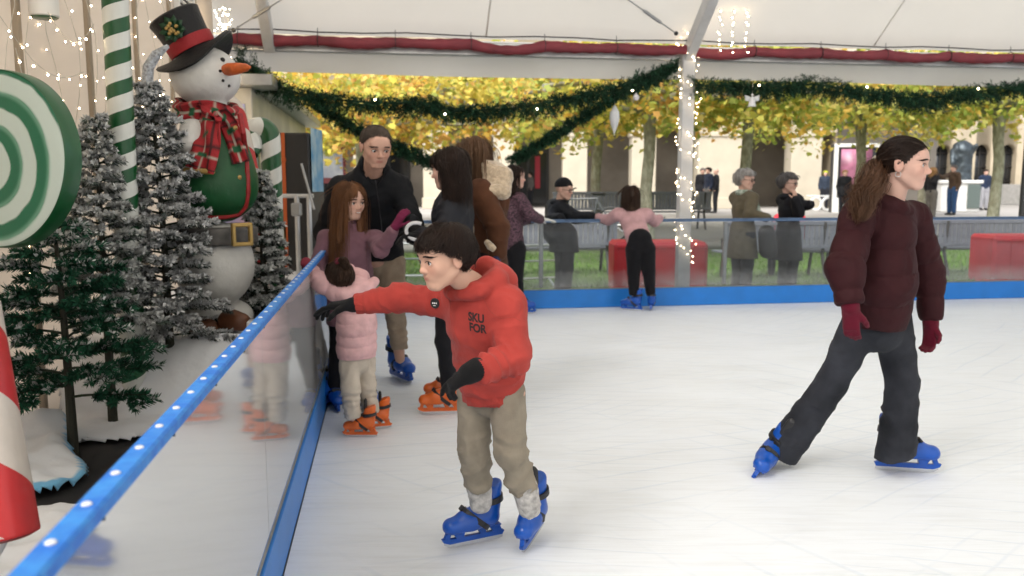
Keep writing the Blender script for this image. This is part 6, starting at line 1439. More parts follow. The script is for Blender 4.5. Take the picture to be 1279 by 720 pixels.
# ---------------------------------------------------------------- flight case, stand and kiosk behind
def fbox(b,px0,px1,py0,py1,Y,dpt,bev=.01,m=0):
    a=P(px0,py1,Y); c=P(px1,py0,Y); w_=c[0]-a[0]; h_=c[2]-a[2]; b.box((a[0]+w_/2,Y+dpt/2,a[2]+h_/2),(w_,dpt,h_),bev=bev,m=m)
Yk=8.2; lo=P(347,330,Yk); rt=empty('flight_case',A(P(366,330,Yk)[0],Yk+.3,0),0,'tall black equipment case with an orange strap behind the display','equipment case'); ro=origin_of(rt)
b=MB(); hi=P(366,166,Yk)[2]; b.box((P(366,166,Yk)[0],Yk+.3,hi/2),(.31,.6,hi),bev=.015); b.build('case_body',m_black,rt,ro)
b=MB(); b.box((P(355,200,Yk)[0],Yk-.012,hi/2+.0),(.035,.006,hi),bev=.001); b.box((P(355,200,Yk)[0],Yk-.018,P(355,200,Yk)[2]),(.05,.014,.04),bev=.003); b.build('orange_strap',M('strap_orange',(.50,.10,.02),.7),rt,ro)
b=MB(); b.box((P(389,200,Yk)[0]+.002,Yk+.25,P(389,200,Yk)[2]),(.012,.45,.62),bev=.002); b.build('blue_poster',M('poster_blue',(.10,.30,.52),.5,col2=(.35,.5,.6),vscale=6),rt,ro)
b=MB(); b.box((P(352,295,Yk)[0],Yk-.01,P(352,295,Yk)[2]),(.10,.01,.20)); b.build('yellow_label',M('label_cream',(.55,.50,.32),.6),rt,ro)
Ys=7.7; rt=empty('metal_stand',A(P(377,330,Ys)[0],Ys,0),0,'aluminium tube stand with clamps in front of the black case','metal stand'); ro=origin_of(rt)
for px in(371,386):
    b=MB(); p=P(px,243,Ys); b.tube([A(p[0],Ys,0),p],.024,12); b.build('upright',m_alu,rt,ro)
b=MB(); b.tube([P(351,245,Ys),P(392,245,Ys)],.02,10); b.build('crossbar',m_alu,rt,ro)
b=MB(); b.box(P(371,262,Ys),(.09,.07,.12),bev=.012); b.build('clamp',m_metal,rt,ro)
b=MB(); b.tube([P(377,205,Ys+.1),P(393,262,Ys-.1)],.012,8); b.build('brace',m_metal,rt,ro)
# kiosk beyond the corner
def kiosk():
    u1=-1.02; v0,v1=R(0,0)[1],0; zt=2.62
    p0=R(u1,-.2,0); rt=empty('kiosk',R(u1-.8,3,0),0,'kiosk with colourful printed side panel and sloping white eave beyond the rink corner','kiosk'); ro=origin_of(rt)
    ax=[e1,e2,A(0,0,1)]
    b=MB(); b.box(R(u1-.75,3.2,1.25),(1.5,6.4,2.56),ax=ax,bev=.01); b.build('kiosk_body',M('kiosk_print',(.34,.36,.36),.4,col2=(.50,.50,.46),vscale=1.6,detail=6),rt,ro)
    b=MB(); b.box(R(u1-.7,3.2,zt-.03),(1.9,6.9,.12),ax=ax,bev=.01); b.build('roof_edge',m_metal,rt,ro)
    b=MB(); b.box(R(u1-.30,-.02,1.7),(.44,.03,1.3),ax=ax,bev=.003); b.build('printed_panel',M('print_pastel',(.30,.45,.85),.35,col2=(.75,.45,.60),vscale=1.3,detail=1),rt,ro)
    b=MB(); b.box(R(u1+.012,2.6,1.55),(.02,4.6,.75),ax=ax,bev=.003); b.build('window',M('kiosk_glass_reflection',(.25,.32,.20),.08,col2=(.5,.42,.12),vscale=2.5),rt,ro)  # green and yellow reflection painted into the pane colour
kiosk()
# louvred vent on the wall
p=P(262,22,9.0); rt=empty('louvre_vent',A(*p),RA,'white louvred air vent high on the wall behind the snowman hat','air vent')
ru=WU+.03; pv=-1.2; w0=R(ru,pv,0); 
rt.location=tuple(R(ru,-1.35,P(262,22,R(ru,-1.35)[1])[2])); rt.rotation_euler=(0,0,RA); ro=A(0,0,0)
b=MB(); 
for dz in(-.34,.34): b.box((0,0,dz),(.05,.62,.04),bev=.005)
for dy in(-.31,.31): b.box((0,dy,0),(.05,.04,.72),bev=.005)
b.build('vent_frame',m_white,rt)
b=MB()
for k in range(11): b.box((.0,0,-.30+k*.06),(.03,.60,.028),ax=[nrm(A(1,0,-.6)),A(0,1,0),nrm(A(.6,0,1))])
b.build('louvres',m_white,rt); b=MB(); b.box((-.02,0,0),(.005,.6,.66)); b.build('vent_back',m_black,rt)
# ---------------------------------------------------------------- light strings
_ico=None
def bulb(parent,loc,r=.009):
    global _ico
    if _ico is None:
        q=MB(); q.lathe((0,0,0),[(.0,-1),(.6,-.75),(.95,-.2),(.8,.5),(.4,.95),(0,1)],7); o=q.build('bulb',m_bulb); _ico=o.data; bpy.data.objects.remove(o)
    o=link('bulb',_ico,parent); o.location=tuple(loc); o.scale=(r,r,r); return o
def string_lights(label,pts,n,r=.009,group=None,wig=.0,wr=.0018):
    pts=[A(p) for p in pts]; rt=empty('light_string',pts[0],0,label,'light string',group); ro=origin_of(rt)
    b=MB(); b.tube(pts,wr,4); b.build('wire',m_wire,rt,ro); L=len(pts)-1
    for i in range(n):
        t=(i+.5)/n*L; k=int(t); p=pts[k]+(pts[k+1]-pts[k])*(t-k); bulb(rt,p-ro+A(random.uniform(-wig,wig),random.uniform(-wig,wig),random.uniform(-wig,wig)-.008),r*random.uniform(.75,1.15))
for i in range(15):
    v=-5.6+i*.29; L=.5+.35*abs(math.sin(i*2.3)); z=3.05+.12*math.sin(i*1.3); z=min(z,P(200,-20,max(3.,R(WU,v)[1]))[2]+.1)
    pts=[R(WU+.07+.04*math.sin(i+k),v+.03*math.sin(k*1.7+i),z-L*2.0*k/8) for k in range(9)]
    string_lights('strand of warm fairy lights hanging down the cream panelled wall',pts,11,.0042,'fairy light strands on the cream wall',.03)
for i in range(7):
    pts=[R(-1.22+.05*math.cos(k*1.9+i),-.55+.06*math.sin(k*2.1+i*2)+.05*i,3.3-.16*k) for k in range(10)]
    string_lights('strand of white fairy lights bunched in front of the louvred vent',pts,26,.006,'fairy lights bunched by the vent',.045)
for i,(pa,pb) in enumerate((((0,20,3.6),(105,90,4.4)),((20,60,3.7),(60,160,4.2)),((60,15,4.2),(118,30,4.4)))):
    a,b_=P(*pa),P(*pb); string_lights('loose fairy light wire sagging across the wall at far left',[a+(b_-a)*k/6-A(0,0,.12*math.sin(PI*k/6)) for k in range(7)],7,.005,'loose fairy light wires at far left',.01)
# ================================================================ garlands and the column lights
m_gar=M('garland_needles',(1,1,1),.65,attr=True,spec=.3)
def garland(label,pts,r,n,seed,lights=0,droop=0.):
    g=np.random.default_rng(seed); pts=np.array([A(p) for p in pts]); S=len(pts)*10; t=np.linspace(0,len(pts)-1,S); Q=np.stack([np.interp(t,np.arange(len(pts)),pts[:,i]) for i in range(3)],1)
    for _ in range(20): Q[1:-1]=.25*Q[:-2]+.5*Q[1:-1]+.25*Q[2:]
    rt=empty('garland',Q[0],0,label,'fir garland'); ro=origin_of(rt); b=MB(); b.tube(Q[::3],.012,6); b.build('garland_core',m_needles_dark,rt,ro)
    # sprigs -> needles
    ns=n; s=g.uniform(0,S-1.01,ns); k=s.astype(int); c=Q[k]+(Q[k+1]-Q[k])*(s-k)[:,None]; T=Q[k+1]-Q[k]; T/=np.linalg.norm(T,axis=1)[:,None]
    d=g.normal(size=(ns,3)); d-=T*(d*T).sum(1)[:,None]; d/=np.linalg.norm(d,axis=1)[:,None]; d=d*.9+T*g.choice([-1,1],ns)[:,None]*.55+A(0,0,-.35-droop); d/=np.linalg.norm(d,axis=1)[:,None]
    L=r*g.uniform(.55,1.2,ns)*(1+.35*noise(c*2.1+seed)); m=26; u=g.uniform(.15,1,(ns,m)); P0=c[:,None]+d[:,None]*(L[:,None]*u)[...,None]; nd=g.normal(size=(ns,m,3))*.75+d[:,None]*.9; nd/=np.linalg.norm(nd,axis=2)[...,None]
    P0=P0.reshape(-1,3); nd=nd.reshape(-1,3); N=len(P0); ln=g.uniform(.03,.055,N); sd=np.cross(nd,g.normal(size=(N,3))); sd/=np.linalg.norm(sd,axis=1)[:,None]; w=.0042
    mid=P0+nd*(ln*.5)[:,None]; V=np.stack([P0,mid+sd*w,P0+nd*ln[:,None],mid-sd*w],1).reshape(-1,3); F=np.arange(N*4).reshape(-1,4)
    col=np.repeat(np.repeat(A(.010,.042,.020)*g.uniform(.5,1.7,(ns,1)),m,0)*g.uniform(.7,1.4,(N,1)),4,0)
    mesh('garland_needles',V,F,m_gar,rt,ro,smooth=False,cols=col)
    for i in range(lights):
        j=int((i+.5)/lights*(S-1)); o=bulb(rt,Q[j]-ro+A(random.uniform(-1,1)*r*.6,-r*.7,random.uniform(-1,1)*r*.6),.010)
    return rt
m_needles_dark=M('garland_core',(.01,.03,.015),.8)
Yg=10.25
def pp(l,Y=Yg): return [P(x,y,Y) for x,y in l]
def along(px,py,v): # point on plane v=const
    d=ray(px,py); nn=e2; t=np.dot(R(0,v,0)-A(0,0,CH),nn)/np.dot(d,nn); return A(0,0,CH)+d*t
VG=.30
garland('thick fir garland swagging from the snowman corner to the tent column',[along(x,y,VG) for x,y in[(296,72),(325,98),(370,118),(430,126),(490,130),(535,128),(560,140),(600,138),(650,135),(700,125),(745,116),(790,104),(835,88)]],.175,1700,1,5,.25)
garland('thick fir garland under the valance right of the tent column',[along(x,y,VG) for x,y in[(868,106),(920,108),(975,110),(1010,104),(1060,112),(1110,120),(1150,125),(1200,118),(1240,112),(1300,108)]],.165,1350,2,3,.2)
garland('thin fir garland rising diagonally to the column head',[along(x,y,VG+.05) for x,y in[(640,200),(662,188),(690,170),(730,145),(775,118),(815,98),(846,80)]],.09,760,3,0)
garland('thin fir garland slanting down behind the tall man',[along(x,y,VG+.05) for x,y in[(385,118),(420,148),(460,168),(500,185),(540,204),(575,214)]],.10,700,4,0)
# hanging ornaments
rt=empty('spindle_ornament',along(768,125,VG),0,'white pointed spindle ornament hanging from the garland left of the column','ornament'); ro=origin_of(rt)
b=MB(); c=along(768,150,VG); b.lathe(c,[(0,-.19),(.012,-.15),(.045,-.06),(.062,.02),(.055,.09),(.02,.16),(.0,.18)],16); b.build('spindle',M('ornament_white',(.62,.64,.66),.5,bump=.5,bscale=40),rt,ro)
b=MB(); b.tube([c+A(0,0,.18),along(768,118,VG)],.003,4); b.build('thread',m_wire,rt,ro)
rt=empty('bauble',along(795,121,VG),0,'small pale round bauble on the garland beside the column','bauble'); ro=origin_of(rt); b=MB(); c=along(795,122,VG-.15); b.lathe(c,[(0,-.04),(.028,-.03),(.04,0),(.028,.03),(0,.04)],14); b.build('ball',M('bauble_pearl',(.7,.68,.72),.25,metal=.3),rt,ro); b=MB(); b.lathe(c,[(.008,.036),(.008,.055),(0,.057)],8); b.build('cap',m_alu,rt,ro)
def angel():
    c=along(940,124,VG-.1); rt=empty('angel_ornament',c,0,'white paper angel ornament hanging from the right garland','ornament'); ro=origin_of(rt); mw=M('paper_white',(.72,.73,.74),.7)
    b=MB(); b.lathe(c,[(.05,-.09),(.035,-.02),(.012,.03),(0,.035)],12); b.build('gown',mw,rt,ro)
    b=MB(); b.lathe(c+A(0,0,.05),[(0,-.02),(.02,0),(0,.02)],10); b.build('head',mw,rt,ro)
    for s in(-1,1):
        b=MB(); b.prism([c+A(s*.005,0,.02),c+A(s*.09,0,.05),c+A(s*.085,0,-.02),c+A(s*.02,0,-.03)],(0,.006,0)); b.build('wing',mw,rt,ro,smooth=False)
    b=MB(); b.tube([c+A(0,0,.07),c+A(0,0,.2)],.002,4); b.build('thread',m_wire,rt,ro)
angel()
# lights wound round the column
def colstring(label,ph,n,off,wild):
    c=R(UC,VE-.12,0); pts=[]; g=np.random.default_rng(int(ph*10)); 
    for i in range(60):
        z=3.5-i*.052; a=ph+i*.55; pts.append(c+e1*(math.cos(a)*.115+off+g.normal()*wild)+e2*(math.sin(a)*.10-.03)+A(0,0,z+g.normal()*.01))
    string_lights(label,pts,n,.0058,'fairy lights wound round the tent column',.03)
colstring('warm fairy light string wound round the white tent column',0.,72,0,.02)
colstring('warm fairy light string wound round the white tent column',2.1,60,.02,.03)
for i in range(3):
    a=R(UC+.25+.17*i,VE-.5,ze+.35); string_lights('short fairy light strand dangling beside the column head',[a-A(.01*math.sin(k*2+i),0,.075*k) for k in range(8)],9,.007,'fairy light strands dangling by the column head',.02)
# ================================================================ the square behind
PLZ=.36
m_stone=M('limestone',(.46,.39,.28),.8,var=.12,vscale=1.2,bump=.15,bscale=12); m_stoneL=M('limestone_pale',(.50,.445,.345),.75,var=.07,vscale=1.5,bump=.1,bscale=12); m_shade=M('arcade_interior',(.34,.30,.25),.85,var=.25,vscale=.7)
m_glass=M('shop_glass',(.02,.022,.025),.12); m_frame=M('dark_frame',(.03,.028,.026),.5)
def arcade():
    Y=38.; z0=PLZ; rt=empty('arcade_building',(8,Y,z0),0,'pale stone arcaded building with round arches and square piers behind the plane trees','building'); ro=origin_of(rt)
    xs=lambda px:(px-640)/CF*Y*1.0
    piers=[(272,302),(358,388),(444,474),(530,560),(617,647),(703,733),(788,818),(870,924),(985,1023)]
    zs=P(600,166,Y)[2]; zt=11.
    b=MB(); 
    for i,(a,c) in enumerate(piers):
        x0,x1=xs(a),xs(c); q=MB(); q.box(((x0+x1)/2,Y+.5,(z0+zs)/2),(x1-x0,1.0,zs-z0),bev=.02); q.box(((x0+x1)/2,Y+.5,z0+.25),(x1-x0+.12,1.12,.5),bev=.02); q.box(((x0+x1)/2,Y+.5,zs-.08),(x1-x0+.14,1.14,.2),bev=.03); q.build('pier',m_stoneL,rt,ro)
    # wall with arches
    F=[];V=[]
    q=MB()
    for (a,c),(a2,c2) in zip(piers[:-1],piers[1:]):
        x0,x1=xs(c),xs(a2); xm=(x0+x1)/2; rr=(x1-x0)/2; n=16
        arc=[(xm-rr*math.cos(PI*k/n),zs+rr*math.sin(PI*k/n)) for k in range(n+1)]
        pc,pn=(xs(a)+xs(c))/2,(xs(a2)+xs(c2))/2
        for k in range(n):
            (xa,za),(xb,zb)=arc[k],arc[k+1]; q.add([(xa,Y,za),(xb,Y,zb),(xb,Y,zt),(xa,Y,zt),(xa,Y+1,za),(xb,Y+1,zb)],[(0,1,2,3),(1,0,4,5)])
        q.add([(pc,Y,zs),(x0,Y,zs),(x0,Y,zt),(pc,Y,zt)],[(0,1,2,3)]); q.add([(x1,Y,zs),(pn,Y,zs),(pn,Y,zt),(x1,Y,zt)],[(0,1,2,3)])
        rib=MB(); 
        rib.tube([A(x,Y-.03,z) for x,z in[(xm-(rr+.12)*math.cos(PI*k/n),zs+(rr+.12)*math.sin(PI*k/n)) for k in range(n+1)]],.09,6); rib.build('archivolt',m_stoneL,rt,ro)
    xl=xs((272+302)/2); q.add([(xl-30,Y,z0),(xl,Y,z0),(xl,Y,zt),(xl-30,Y,zt)],[(0,1,2,3)])
    xr=xs(1004); q.add([(xr,Y,zs),(xs(1040),Y,zs),(xs(1040),Y,zt),(xr,Y,zt)],[(0,1,2,3)]); q.add([(xs(1040),Y,z0),(xs(1040),Y+8,z0),(xs(1040),Y+8,zt),(xs(1040),Y,zt)],[(0,1,2,3)])
    q.build('arcade_wall',m_stone,rt,ro,smooth=False)
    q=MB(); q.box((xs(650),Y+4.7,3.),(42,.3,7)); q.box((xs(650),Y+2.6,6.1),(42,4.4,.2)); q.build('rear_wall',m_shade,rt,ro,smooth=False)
    q=MB(); q.box((xs(560),Y-.12,7.2),(62,.34,.3),bev=.05); q.build('string_course',m_stoneL,rt,ro)
    for px in(400,487,660,905):
        x=xs(px)*1.11; q=MB(); q.box((x,Y+4.5,z0+1.5),(2.1,.12,3.),bev=.01); d=q.build('shopfront',m_frame,rt,ro); q=MB(); q.box((x-.5,Y+4.42,z0+1.4),(.85,.05,2.5)); q.box((x+.5,Y+4.42,z0+1.4),(.85,.05,2.5)); q.build('pane',m_glass,d,ro)
    mr_=M('shop_red',(.45,.02,.04),.5)
    for px,zc,w_,h_ in((672,2.0,.25,1.6),(905,2.9,1.4,.35)):
        q=MB(); q.box((xs(px)*1.1,Y+4.3,z0+zc-.3),(w_,.06,h_)); q.build('red_banner',mr_,rt,ro)
arcade()
def hall():
    Y=46.; rt=empty('hall_building',(24,Y,PLZ),0,'sandstone building with tall narrow arched windows at the right behind the square','building'); ro=origin_of(rt); xs=lambda px:(px-640)/CF*Y
    x0,x1=xs(1020),xs(1420); wins=[1082,1131,1172,1221,1253,1290,1330,1370]; zb=P(0,246,Y)[2]; zc=P(0,190,Y)[2]; q=MB(); zt=13; cur=x0; wd=.42
    for w_ in wins:
        xm=xs(w_+.5); n=10; arc=[(xm-wd*math.cos(PI*k/n),zc+wd*math.sin(PI*k/n)) for k in range(n+1)]
        q.add([(cur,Y,PLZ),(xm-wd,Y,PLZ),(xm-wd,Y,zt),(cur,Y,zt)],[(0,1,2,3)]); q.add([(xm-wd,Y,PLZ),(xm+wd,Y,PLZ),(xm+wd,Y,zb),(xm-wd,Y,zb)],[(0,1,2,3)])
        for k in range(n): (xa,za),(xb,zb2)=arc[k],arc[k+1]; q.add([(xa,Y,za),(xb,Y,zb2),(xb,Y,zt),(xa,Y,zt),(xa,Y+.5,za),(xb,Y+.5,zb2)],[(0,1,2,3),(1,0,4,5)])
        for s in(-1,1): q.add([(xm+s*wd,Y,zb),(xm+s*wd,Y+.5,zb),(xm+s*wd,Y+.5,zc),(xm+s*wd,Y,zc)],[(0,1,2,3)])
        cur=xm+wd
    q.add([(cur,Y,PLZ),(x1,Y,PLZ),(x1,Y,zt),(cur,Y,zt)],[(0,1,2,3)]); q.build('stone_wall',m_stone,rt,ro,smooth=False)
    for w_ in wins:
        xm=xs(w_+.5); b=MB(); b.box((xm,Y+.45,(zb+zc+.4)/2),(1.0,.06,zc+.6-zb)); w1=b.build('window',m_glass,rt,ro,smooth=False); b=MB(); b.box((xm,Y+.38,(zb+zc)/2),(.05,.05,zc-zb+.6)); 
        for k in range(4): b.box((xm,Y+.38,zb+.1+k*(zc-zb)/3.2),(.84,.04,.05))
        b.build('frame',m_frame,w1,ro,smooth=False); b=MB(); b.box((xm,Y-.08,zb-.08),(1.05,.2,.14),bev=.02); b.build('sill',m_stoneL,rt,ro)
    b=MB(); b.box(((x0+x1)/2,Y-.5,PLZ+.55),(x1-x0,.5,1.1),bev=.03); b.build('plinth',M('plinth_grey',(.26,.25,.23),.8,var=.15),rt,ro)
    b=MB(); b.box(((x0+x1)/2,Y-.1,6.6),(x1-x0,.3,.25),bev=.05); b.build('string_course',m_stoneL,rt,ro)
hall()
# ---------------------------------------------------------------- plane trees
m_leaf=M('plane_leaves',(1,1,1),.6,attr=True,spec=.3); 
_N,_L=nodes(m_leaf); _b=[n for n in _N if n.type=='BSDF_PRINCIPLED'][0]; _o=[n for n in _N if n.type=='OUTPUT_MATERIAL'][0]; _t=_N.new('ShaderNodeBsdfTranslucent'); _a=[n for n in _N if n.type=='ATTRIBUTE'][0]; _L.new(_a.outputs['Color'],_t.inputs[0]); _x=_N.new('ShaderNodeMixShader'); _x.inputs[0].default_value=.45; _L.new(_b.outputs[0],_x.inputs[1]); _L.new(_t.outputs[0],_x.inputs[2]); _L.new(_x.outputs[0],_o.inputs[0])
m_bark=M('plane_bark',(.22,.21,.15),.85,col2=(.36,.35,.27),vscale=14,bump=.4,bscale=20,stretch=(1,1,.5))
LEAF=np.array([(0,0),(.28,.1),(.55,.05),(.42,.38),(.5,.62),(.22,.62),(0,1.),(-.22,.62),(-.5,.62),(-.42,.38),(-.55,.05),(-.28,.1)])*.9
def plane(label,x,y,z,H,Rr,n,seed,pal,rx=1.,hb=0.):
    g=np.random.default_rng(seed); base=A(x,y,z); rt=empty('plane_tree',base,0,label,'tree','pollarded plane trees on the square'); ro=origin_of(rt)
    b=MB(); pts=[base+A(.03*math.sin(k+seed),.02*math.cos(k*2),H*k/8) for k in range(9)]; rs=[.16,.135,.125,.12,.118,.116,.118,.13,.15]; b.tube(pts,rs,14); b.build('trunk',m_bark,rt,ro)
    top=pts[-1]; tips=[]; lb=MB()
    for k in range(9):
        a=k*2*PI/9+g.uniform(-.25,.25); L=Rr*g.uniform(.55,.85); d=A(math.cos(a)*rx,math.sin(a),0); q=[top+d*L*s+A(0,0,.55*s-.25*s*s+.10*math.sin(s*5+k)) for s in np.linspace(0,1,7)]
        lb.tube(q,[.085-.05*s for s in np.linspace(0,1,7)],8); tips+=q[2:]
        for m in range(3):
            s=q[2+m]; dd=nrm(d+g.normal(size=3)*.6+A(0,0,.4)); l2=g.uniform(.5,1.1); lb.tube([s,s+dd*l2*.5,s+dd*l2+A(0,0,.1)],[.04,.028,.012],6); tips+=[s+dd*l2*.6,s+dd*l2]
    lb.build('limbs',m_bark,rt,ro)
    tips=np.array(tips); nc=n//26; cen=tips[g.integers(0,len(tips),nc)]+g.normal(size=(nc,3))*A(.65,.65,.36)+A(0,0,.15); cen[:,2]=np.maximum(cen[:,2],top[2]-.45+hb)
    k=g.integers(0,nc,n); p=cen[k]+g.normal(size=(n,3))*A(.22,.22,.17); sz=g.uniform(.10,.19,n); nn=g.normal(size=(n,3))*.7+A(0,-.25,.75); nn/=np.linalg.norm(nn,axis=1)[:,None]; a=np.cross(nn,g.normal(size=(n,3))); a/=np.linalg.norm(a,axis=1)[:,None]; c=np.cross(nn,a)
    V=p[:,None]+(a[:,None]*LEAF[None,:,0,None]+c[:,None]*LEAF[None,:,1,None])*sz[:,None,None]+nn[:,None]*(-.18*(LEAF[:,0]**2))[None,:,None]*sz[:,None,None]
    m=len(LEAF); F=np.arange(n*m).reshape(n,m); pal=np.array(pal); ci=g.integers(0,len(pal),nc)[k]; mixp=g.integers(0,len(pal),n); col=pal[np.where(g.uniform(size=n)<.6,ci,mixp)]*g.uniform(.7,1.25,(n,1)); col=np.repeat(col,m,0)
    mesh('crown',V.reshape(-1,3),F,m_leaf,rt,ro,smooth=False,cols=col); return rt
YL=[(.66,.38,.11),(.44,.50,.12),(.74,.60,.12),(.66,.58,.10),(.42,.46,.08),(.72,.46,.08),(.82,.68,.22),(.55,.52,.10)]
GN=[(.34,.44,.09),(.55,.56,.12),(.80,.68,.18),(.44,.50,.10),(.80,.54,.12),(.70,.66,.20)]
OR=[(.60,.34,.08),(.68,.50,.08),(.42,.20,.07),(.48,.48,.09),(.74,.58,.14)]
def ptree(label,px,Y,H,Rr,n,seed,pal,rx=1.,z=PLZ,hb=0.): plane(label,(px-640)/CF*Y,Y,z,H,Rr,n,seed,pal,rx,hb)
ptree('plane tree with a slim mottled trunk and yellow-green leaves left of the column',745,20.5,2.6,3.6,4200,1,GN)
ptree('plane tree with the thickest pale mottled trunk just left of the column',808,17.0,2.65,3.3,3900,2,YL,hb=.1)
ptree('plane tree whose trunk stands in front of the pink poster pillar',1070,21.5,2.7,3.9,5400,3,GN)
ptree('plane tree at the far right with spreading bare limbs under its leaves',1240,20,2.85,3.6,4300,4,GN)
ptree('plane tree with golden leaves behind the tall man',455,19.5,2.3,3.2,6200,5,YL,hb=-.3)
ptree('plane tree with orange tinged leaves behind the dark haired women',600,23,3.2,3.8,4600,6,YL)
ptree('plane tree whose green and gold crown fills the gap right of the column',930,18.2,2.85,3.0,4300,7,GN,hb=.1)
ptree('plane tree furthest back on the square behind the column',860,27,3.3,4.6,5600,8,YL)
ptree('plane tree furthest back toward the right of the square',1150,27,3.5,4.8,5600,9,YL)
ptree('plane tree with rusty leaves beyond the kiosk at left',380,24,2.6,3.6,5000,10,OR,hb=-.2)
# ---------------------------------------------------------------- benches
m_bg=M('bench_grey',(.16,.17,.20),.6,var=.15,vscale=6)
def bench_proto():
    rt=empty('park_bench',(0,0,0)); w=1.9
    for k in range(4):
        b=MB(); b.box((0,.0+k*.105-.16,.44),(w,.085,.03),bev=.006); b.build('seat_slat',m_bg,rt)
    b=MB(); 
    for k in range(3): pass
    b.box((0,-.26,.90),(w,.03,.07),bev=.008); b.build('back_rail',m_bg,rt); b=MB(); b.box((0,-.25,.52),(w,.03,.06),bev=.008); b.build('back_rail',m_bg,rt)
    for k in range(22):
        b=MB(); b.box((-w/2+.06+k*(w-.12)/21,-.255,.71),(.072,.018,.33),bev=.004); b.build('back_slat',m_bg,rt)
    for s in(-1,1):
        b=MB(); x=s*(w/2-.18); b.tube([A(x,.22,0),A(x,.14,.42),A(x,-.22,.42),A(x,-.27,.92)],.028,8); b.tube([A(x,-.34,0),A(x,-.2,.42)],.028,8); b.tube([A(x,.17,.42),A(x,.2,.62),A(x,-.24,.66)],.022,8); b.build('bench_frame',m_frame,rt)
    return rt
BP=bench_proto()
bl=[((1095,14.0),'slatted grey park bench just behind the far barrier, hidden by the skater in maroon',-.045,-1.),((1222,14.3),'slatted grey park bench facing away beside the red box at the far right',-.045,-1),((965,13.6),'slatted grey park bench on the lawn behind the two older women',-.045,-1),
    ((735,20.5),'grey bench up on the square behind the bicycle',PLZ,1),((838,20.7),'grey bench up on the square just behind the tent column',PLZ,1),((700,14.2),'slatted grey park bench on the lawn behind the woman in the beanie',-.045,-1)]
for i,((px,Y),lb,z,s) in enumerate(bl):
    o=BP if i==0 else copy_tree(BP); o.location=((px-640)/CF*Y,Y,z); o.rotation_euler=(0,0,RA+(0 if s<0 else 0)); tag(o,lb,'park bench','grey slatted park benches')
# red covered blocks
def redblock(px0,px1,py0,Y,label,H=.72):
    x0,x1=(px0-640)/CF*Y,(px1-640)/CF*Y; zt=P(0,py0,Y)[2]; m_=bpy.data.materials.get('red_vinyl') or M('red_vinyl',(.55,.02,.03),.5,var=.12,vscale=4,bump=.3,bscale=7)
    rt=empty('red_block',((x0+x1)/2,Y+.35,-.06),0,label,'covered box'); ro=origin_of(rt); V,F=sdf_mesh([Cone(((x0+.06),Y+.12,zt-.07),((x1-.06),Y+.12,zt-.07),.06,.06,.02)]+[],.03)
    b=MB(); b.box(((x0+x1)/2,Y+.35,(zt-.06)/2),(x1-x0,.7,zt+.06),bev=.045); o=b.build('vinyl_cover',m_,rt,ro)
    b=MB(); 
    for x in(x0+.25*(x1-x0),x1-.25*(x1-x0)): b.tube([A(x,Y-.008,zt-.05),A(x+.004,Y-.010,.0)],.008,5)
    b.tube([A(x0+.02,Y-.006,zt-.075),A(x1-.02,Y-.006,zt-.075)],.010,5); b.build('cover_seam',m_,rt,ro)
redblock(768,886,303,11.6,'long red vinyl covered box on the lawn behind the tent column'); redblock(1243,1330,295,12.6,'red vinyl covered box at the far right edge behind the barrier')
# crowd barriers behind the plexi
def crowdbar(px,Y,w,label,rz=.0):
    rt=empty('crowd_barrier',((px-640)/CF*Y,Y,-.045),RA+rz,label,'crowd barrier','galvanised crowd barriers on the lawn'); 
    b=MB(); b.tube([A(-w/2,0,.12),A(-w/2,0,.62),A(w/2,0,.62),A(w/2,0,.12),A(-w/2,0,.12)],.018,8); b.build('frame',m_alu,rt); b=MB(); b.tube([A(-w/2,0,.38),A(w/2,0,.38)],.013,6); b.build('middle_rail',m_alu,rt)
    for s in(-1,1): b=MB(); b.tube([A(s*w*.35,-.25,.0),A(s*w*.35,0,.12),A(s*w*.35,.25,0)],.015,6); b.build('foot',m_alu,rt)
crowdbar(640,12.3,1.7,'low galvanised crowd barrier left of the woman in the beanie',.25); crowdbar(500,12.8,1.9,'low galvanised crowd barrier behind the group of skaters',-.1)
# poster pillar
def pillar():
    Y=33.; x0,x1=(1038-640)/CF*Y,(1092-640)/CF*Y; zt=P(0,180,Y)[2]; rt=empty('poster_pillar',((x0+x1)/2,Y,PLZ),0,'white framed advertising pillar with a pink poster behind a plane trunk','poster pillar'); ro=origin_of(rt)
    b=MB(); b.box(((x0+x1)/2,Y+.2,(zt+PLZ)/2),(x1-x0,.4,zt-PLZ),bev=.03); b.build('pillar_case',M('pillar_black',(.03,.03,.032),.4),rt,ro)
    b=MB(); b.box((x0+.06,Y-.03,(zt+PLZ)/2),(.14,.12,zt-PLZ),bev=.01); b.box(((x0+x1)/2,Y-.03,zt-.06),(x1-x0,.14,.14),bev=.01); b.box(((x0+x1)/2,Y-.06,PLZ+.28),(x1-x0-.2,.12,.6),bev=.01); b.build('pillar_frame',m_white,rt,ro)
    b=MB(); b.box(((x0+x1)/2+.0,Y-.04,(zt+PLZ)/2+.45),(x1-x0-.5,.02,zt-PLZ-1.3)); b.build('pink_poster',M('poster_pink',(.55,.22,.34),.3,col2=(.20,.07,.11),vscale=1.1,detail=4),rt,ro,smooth=False)
pillar()
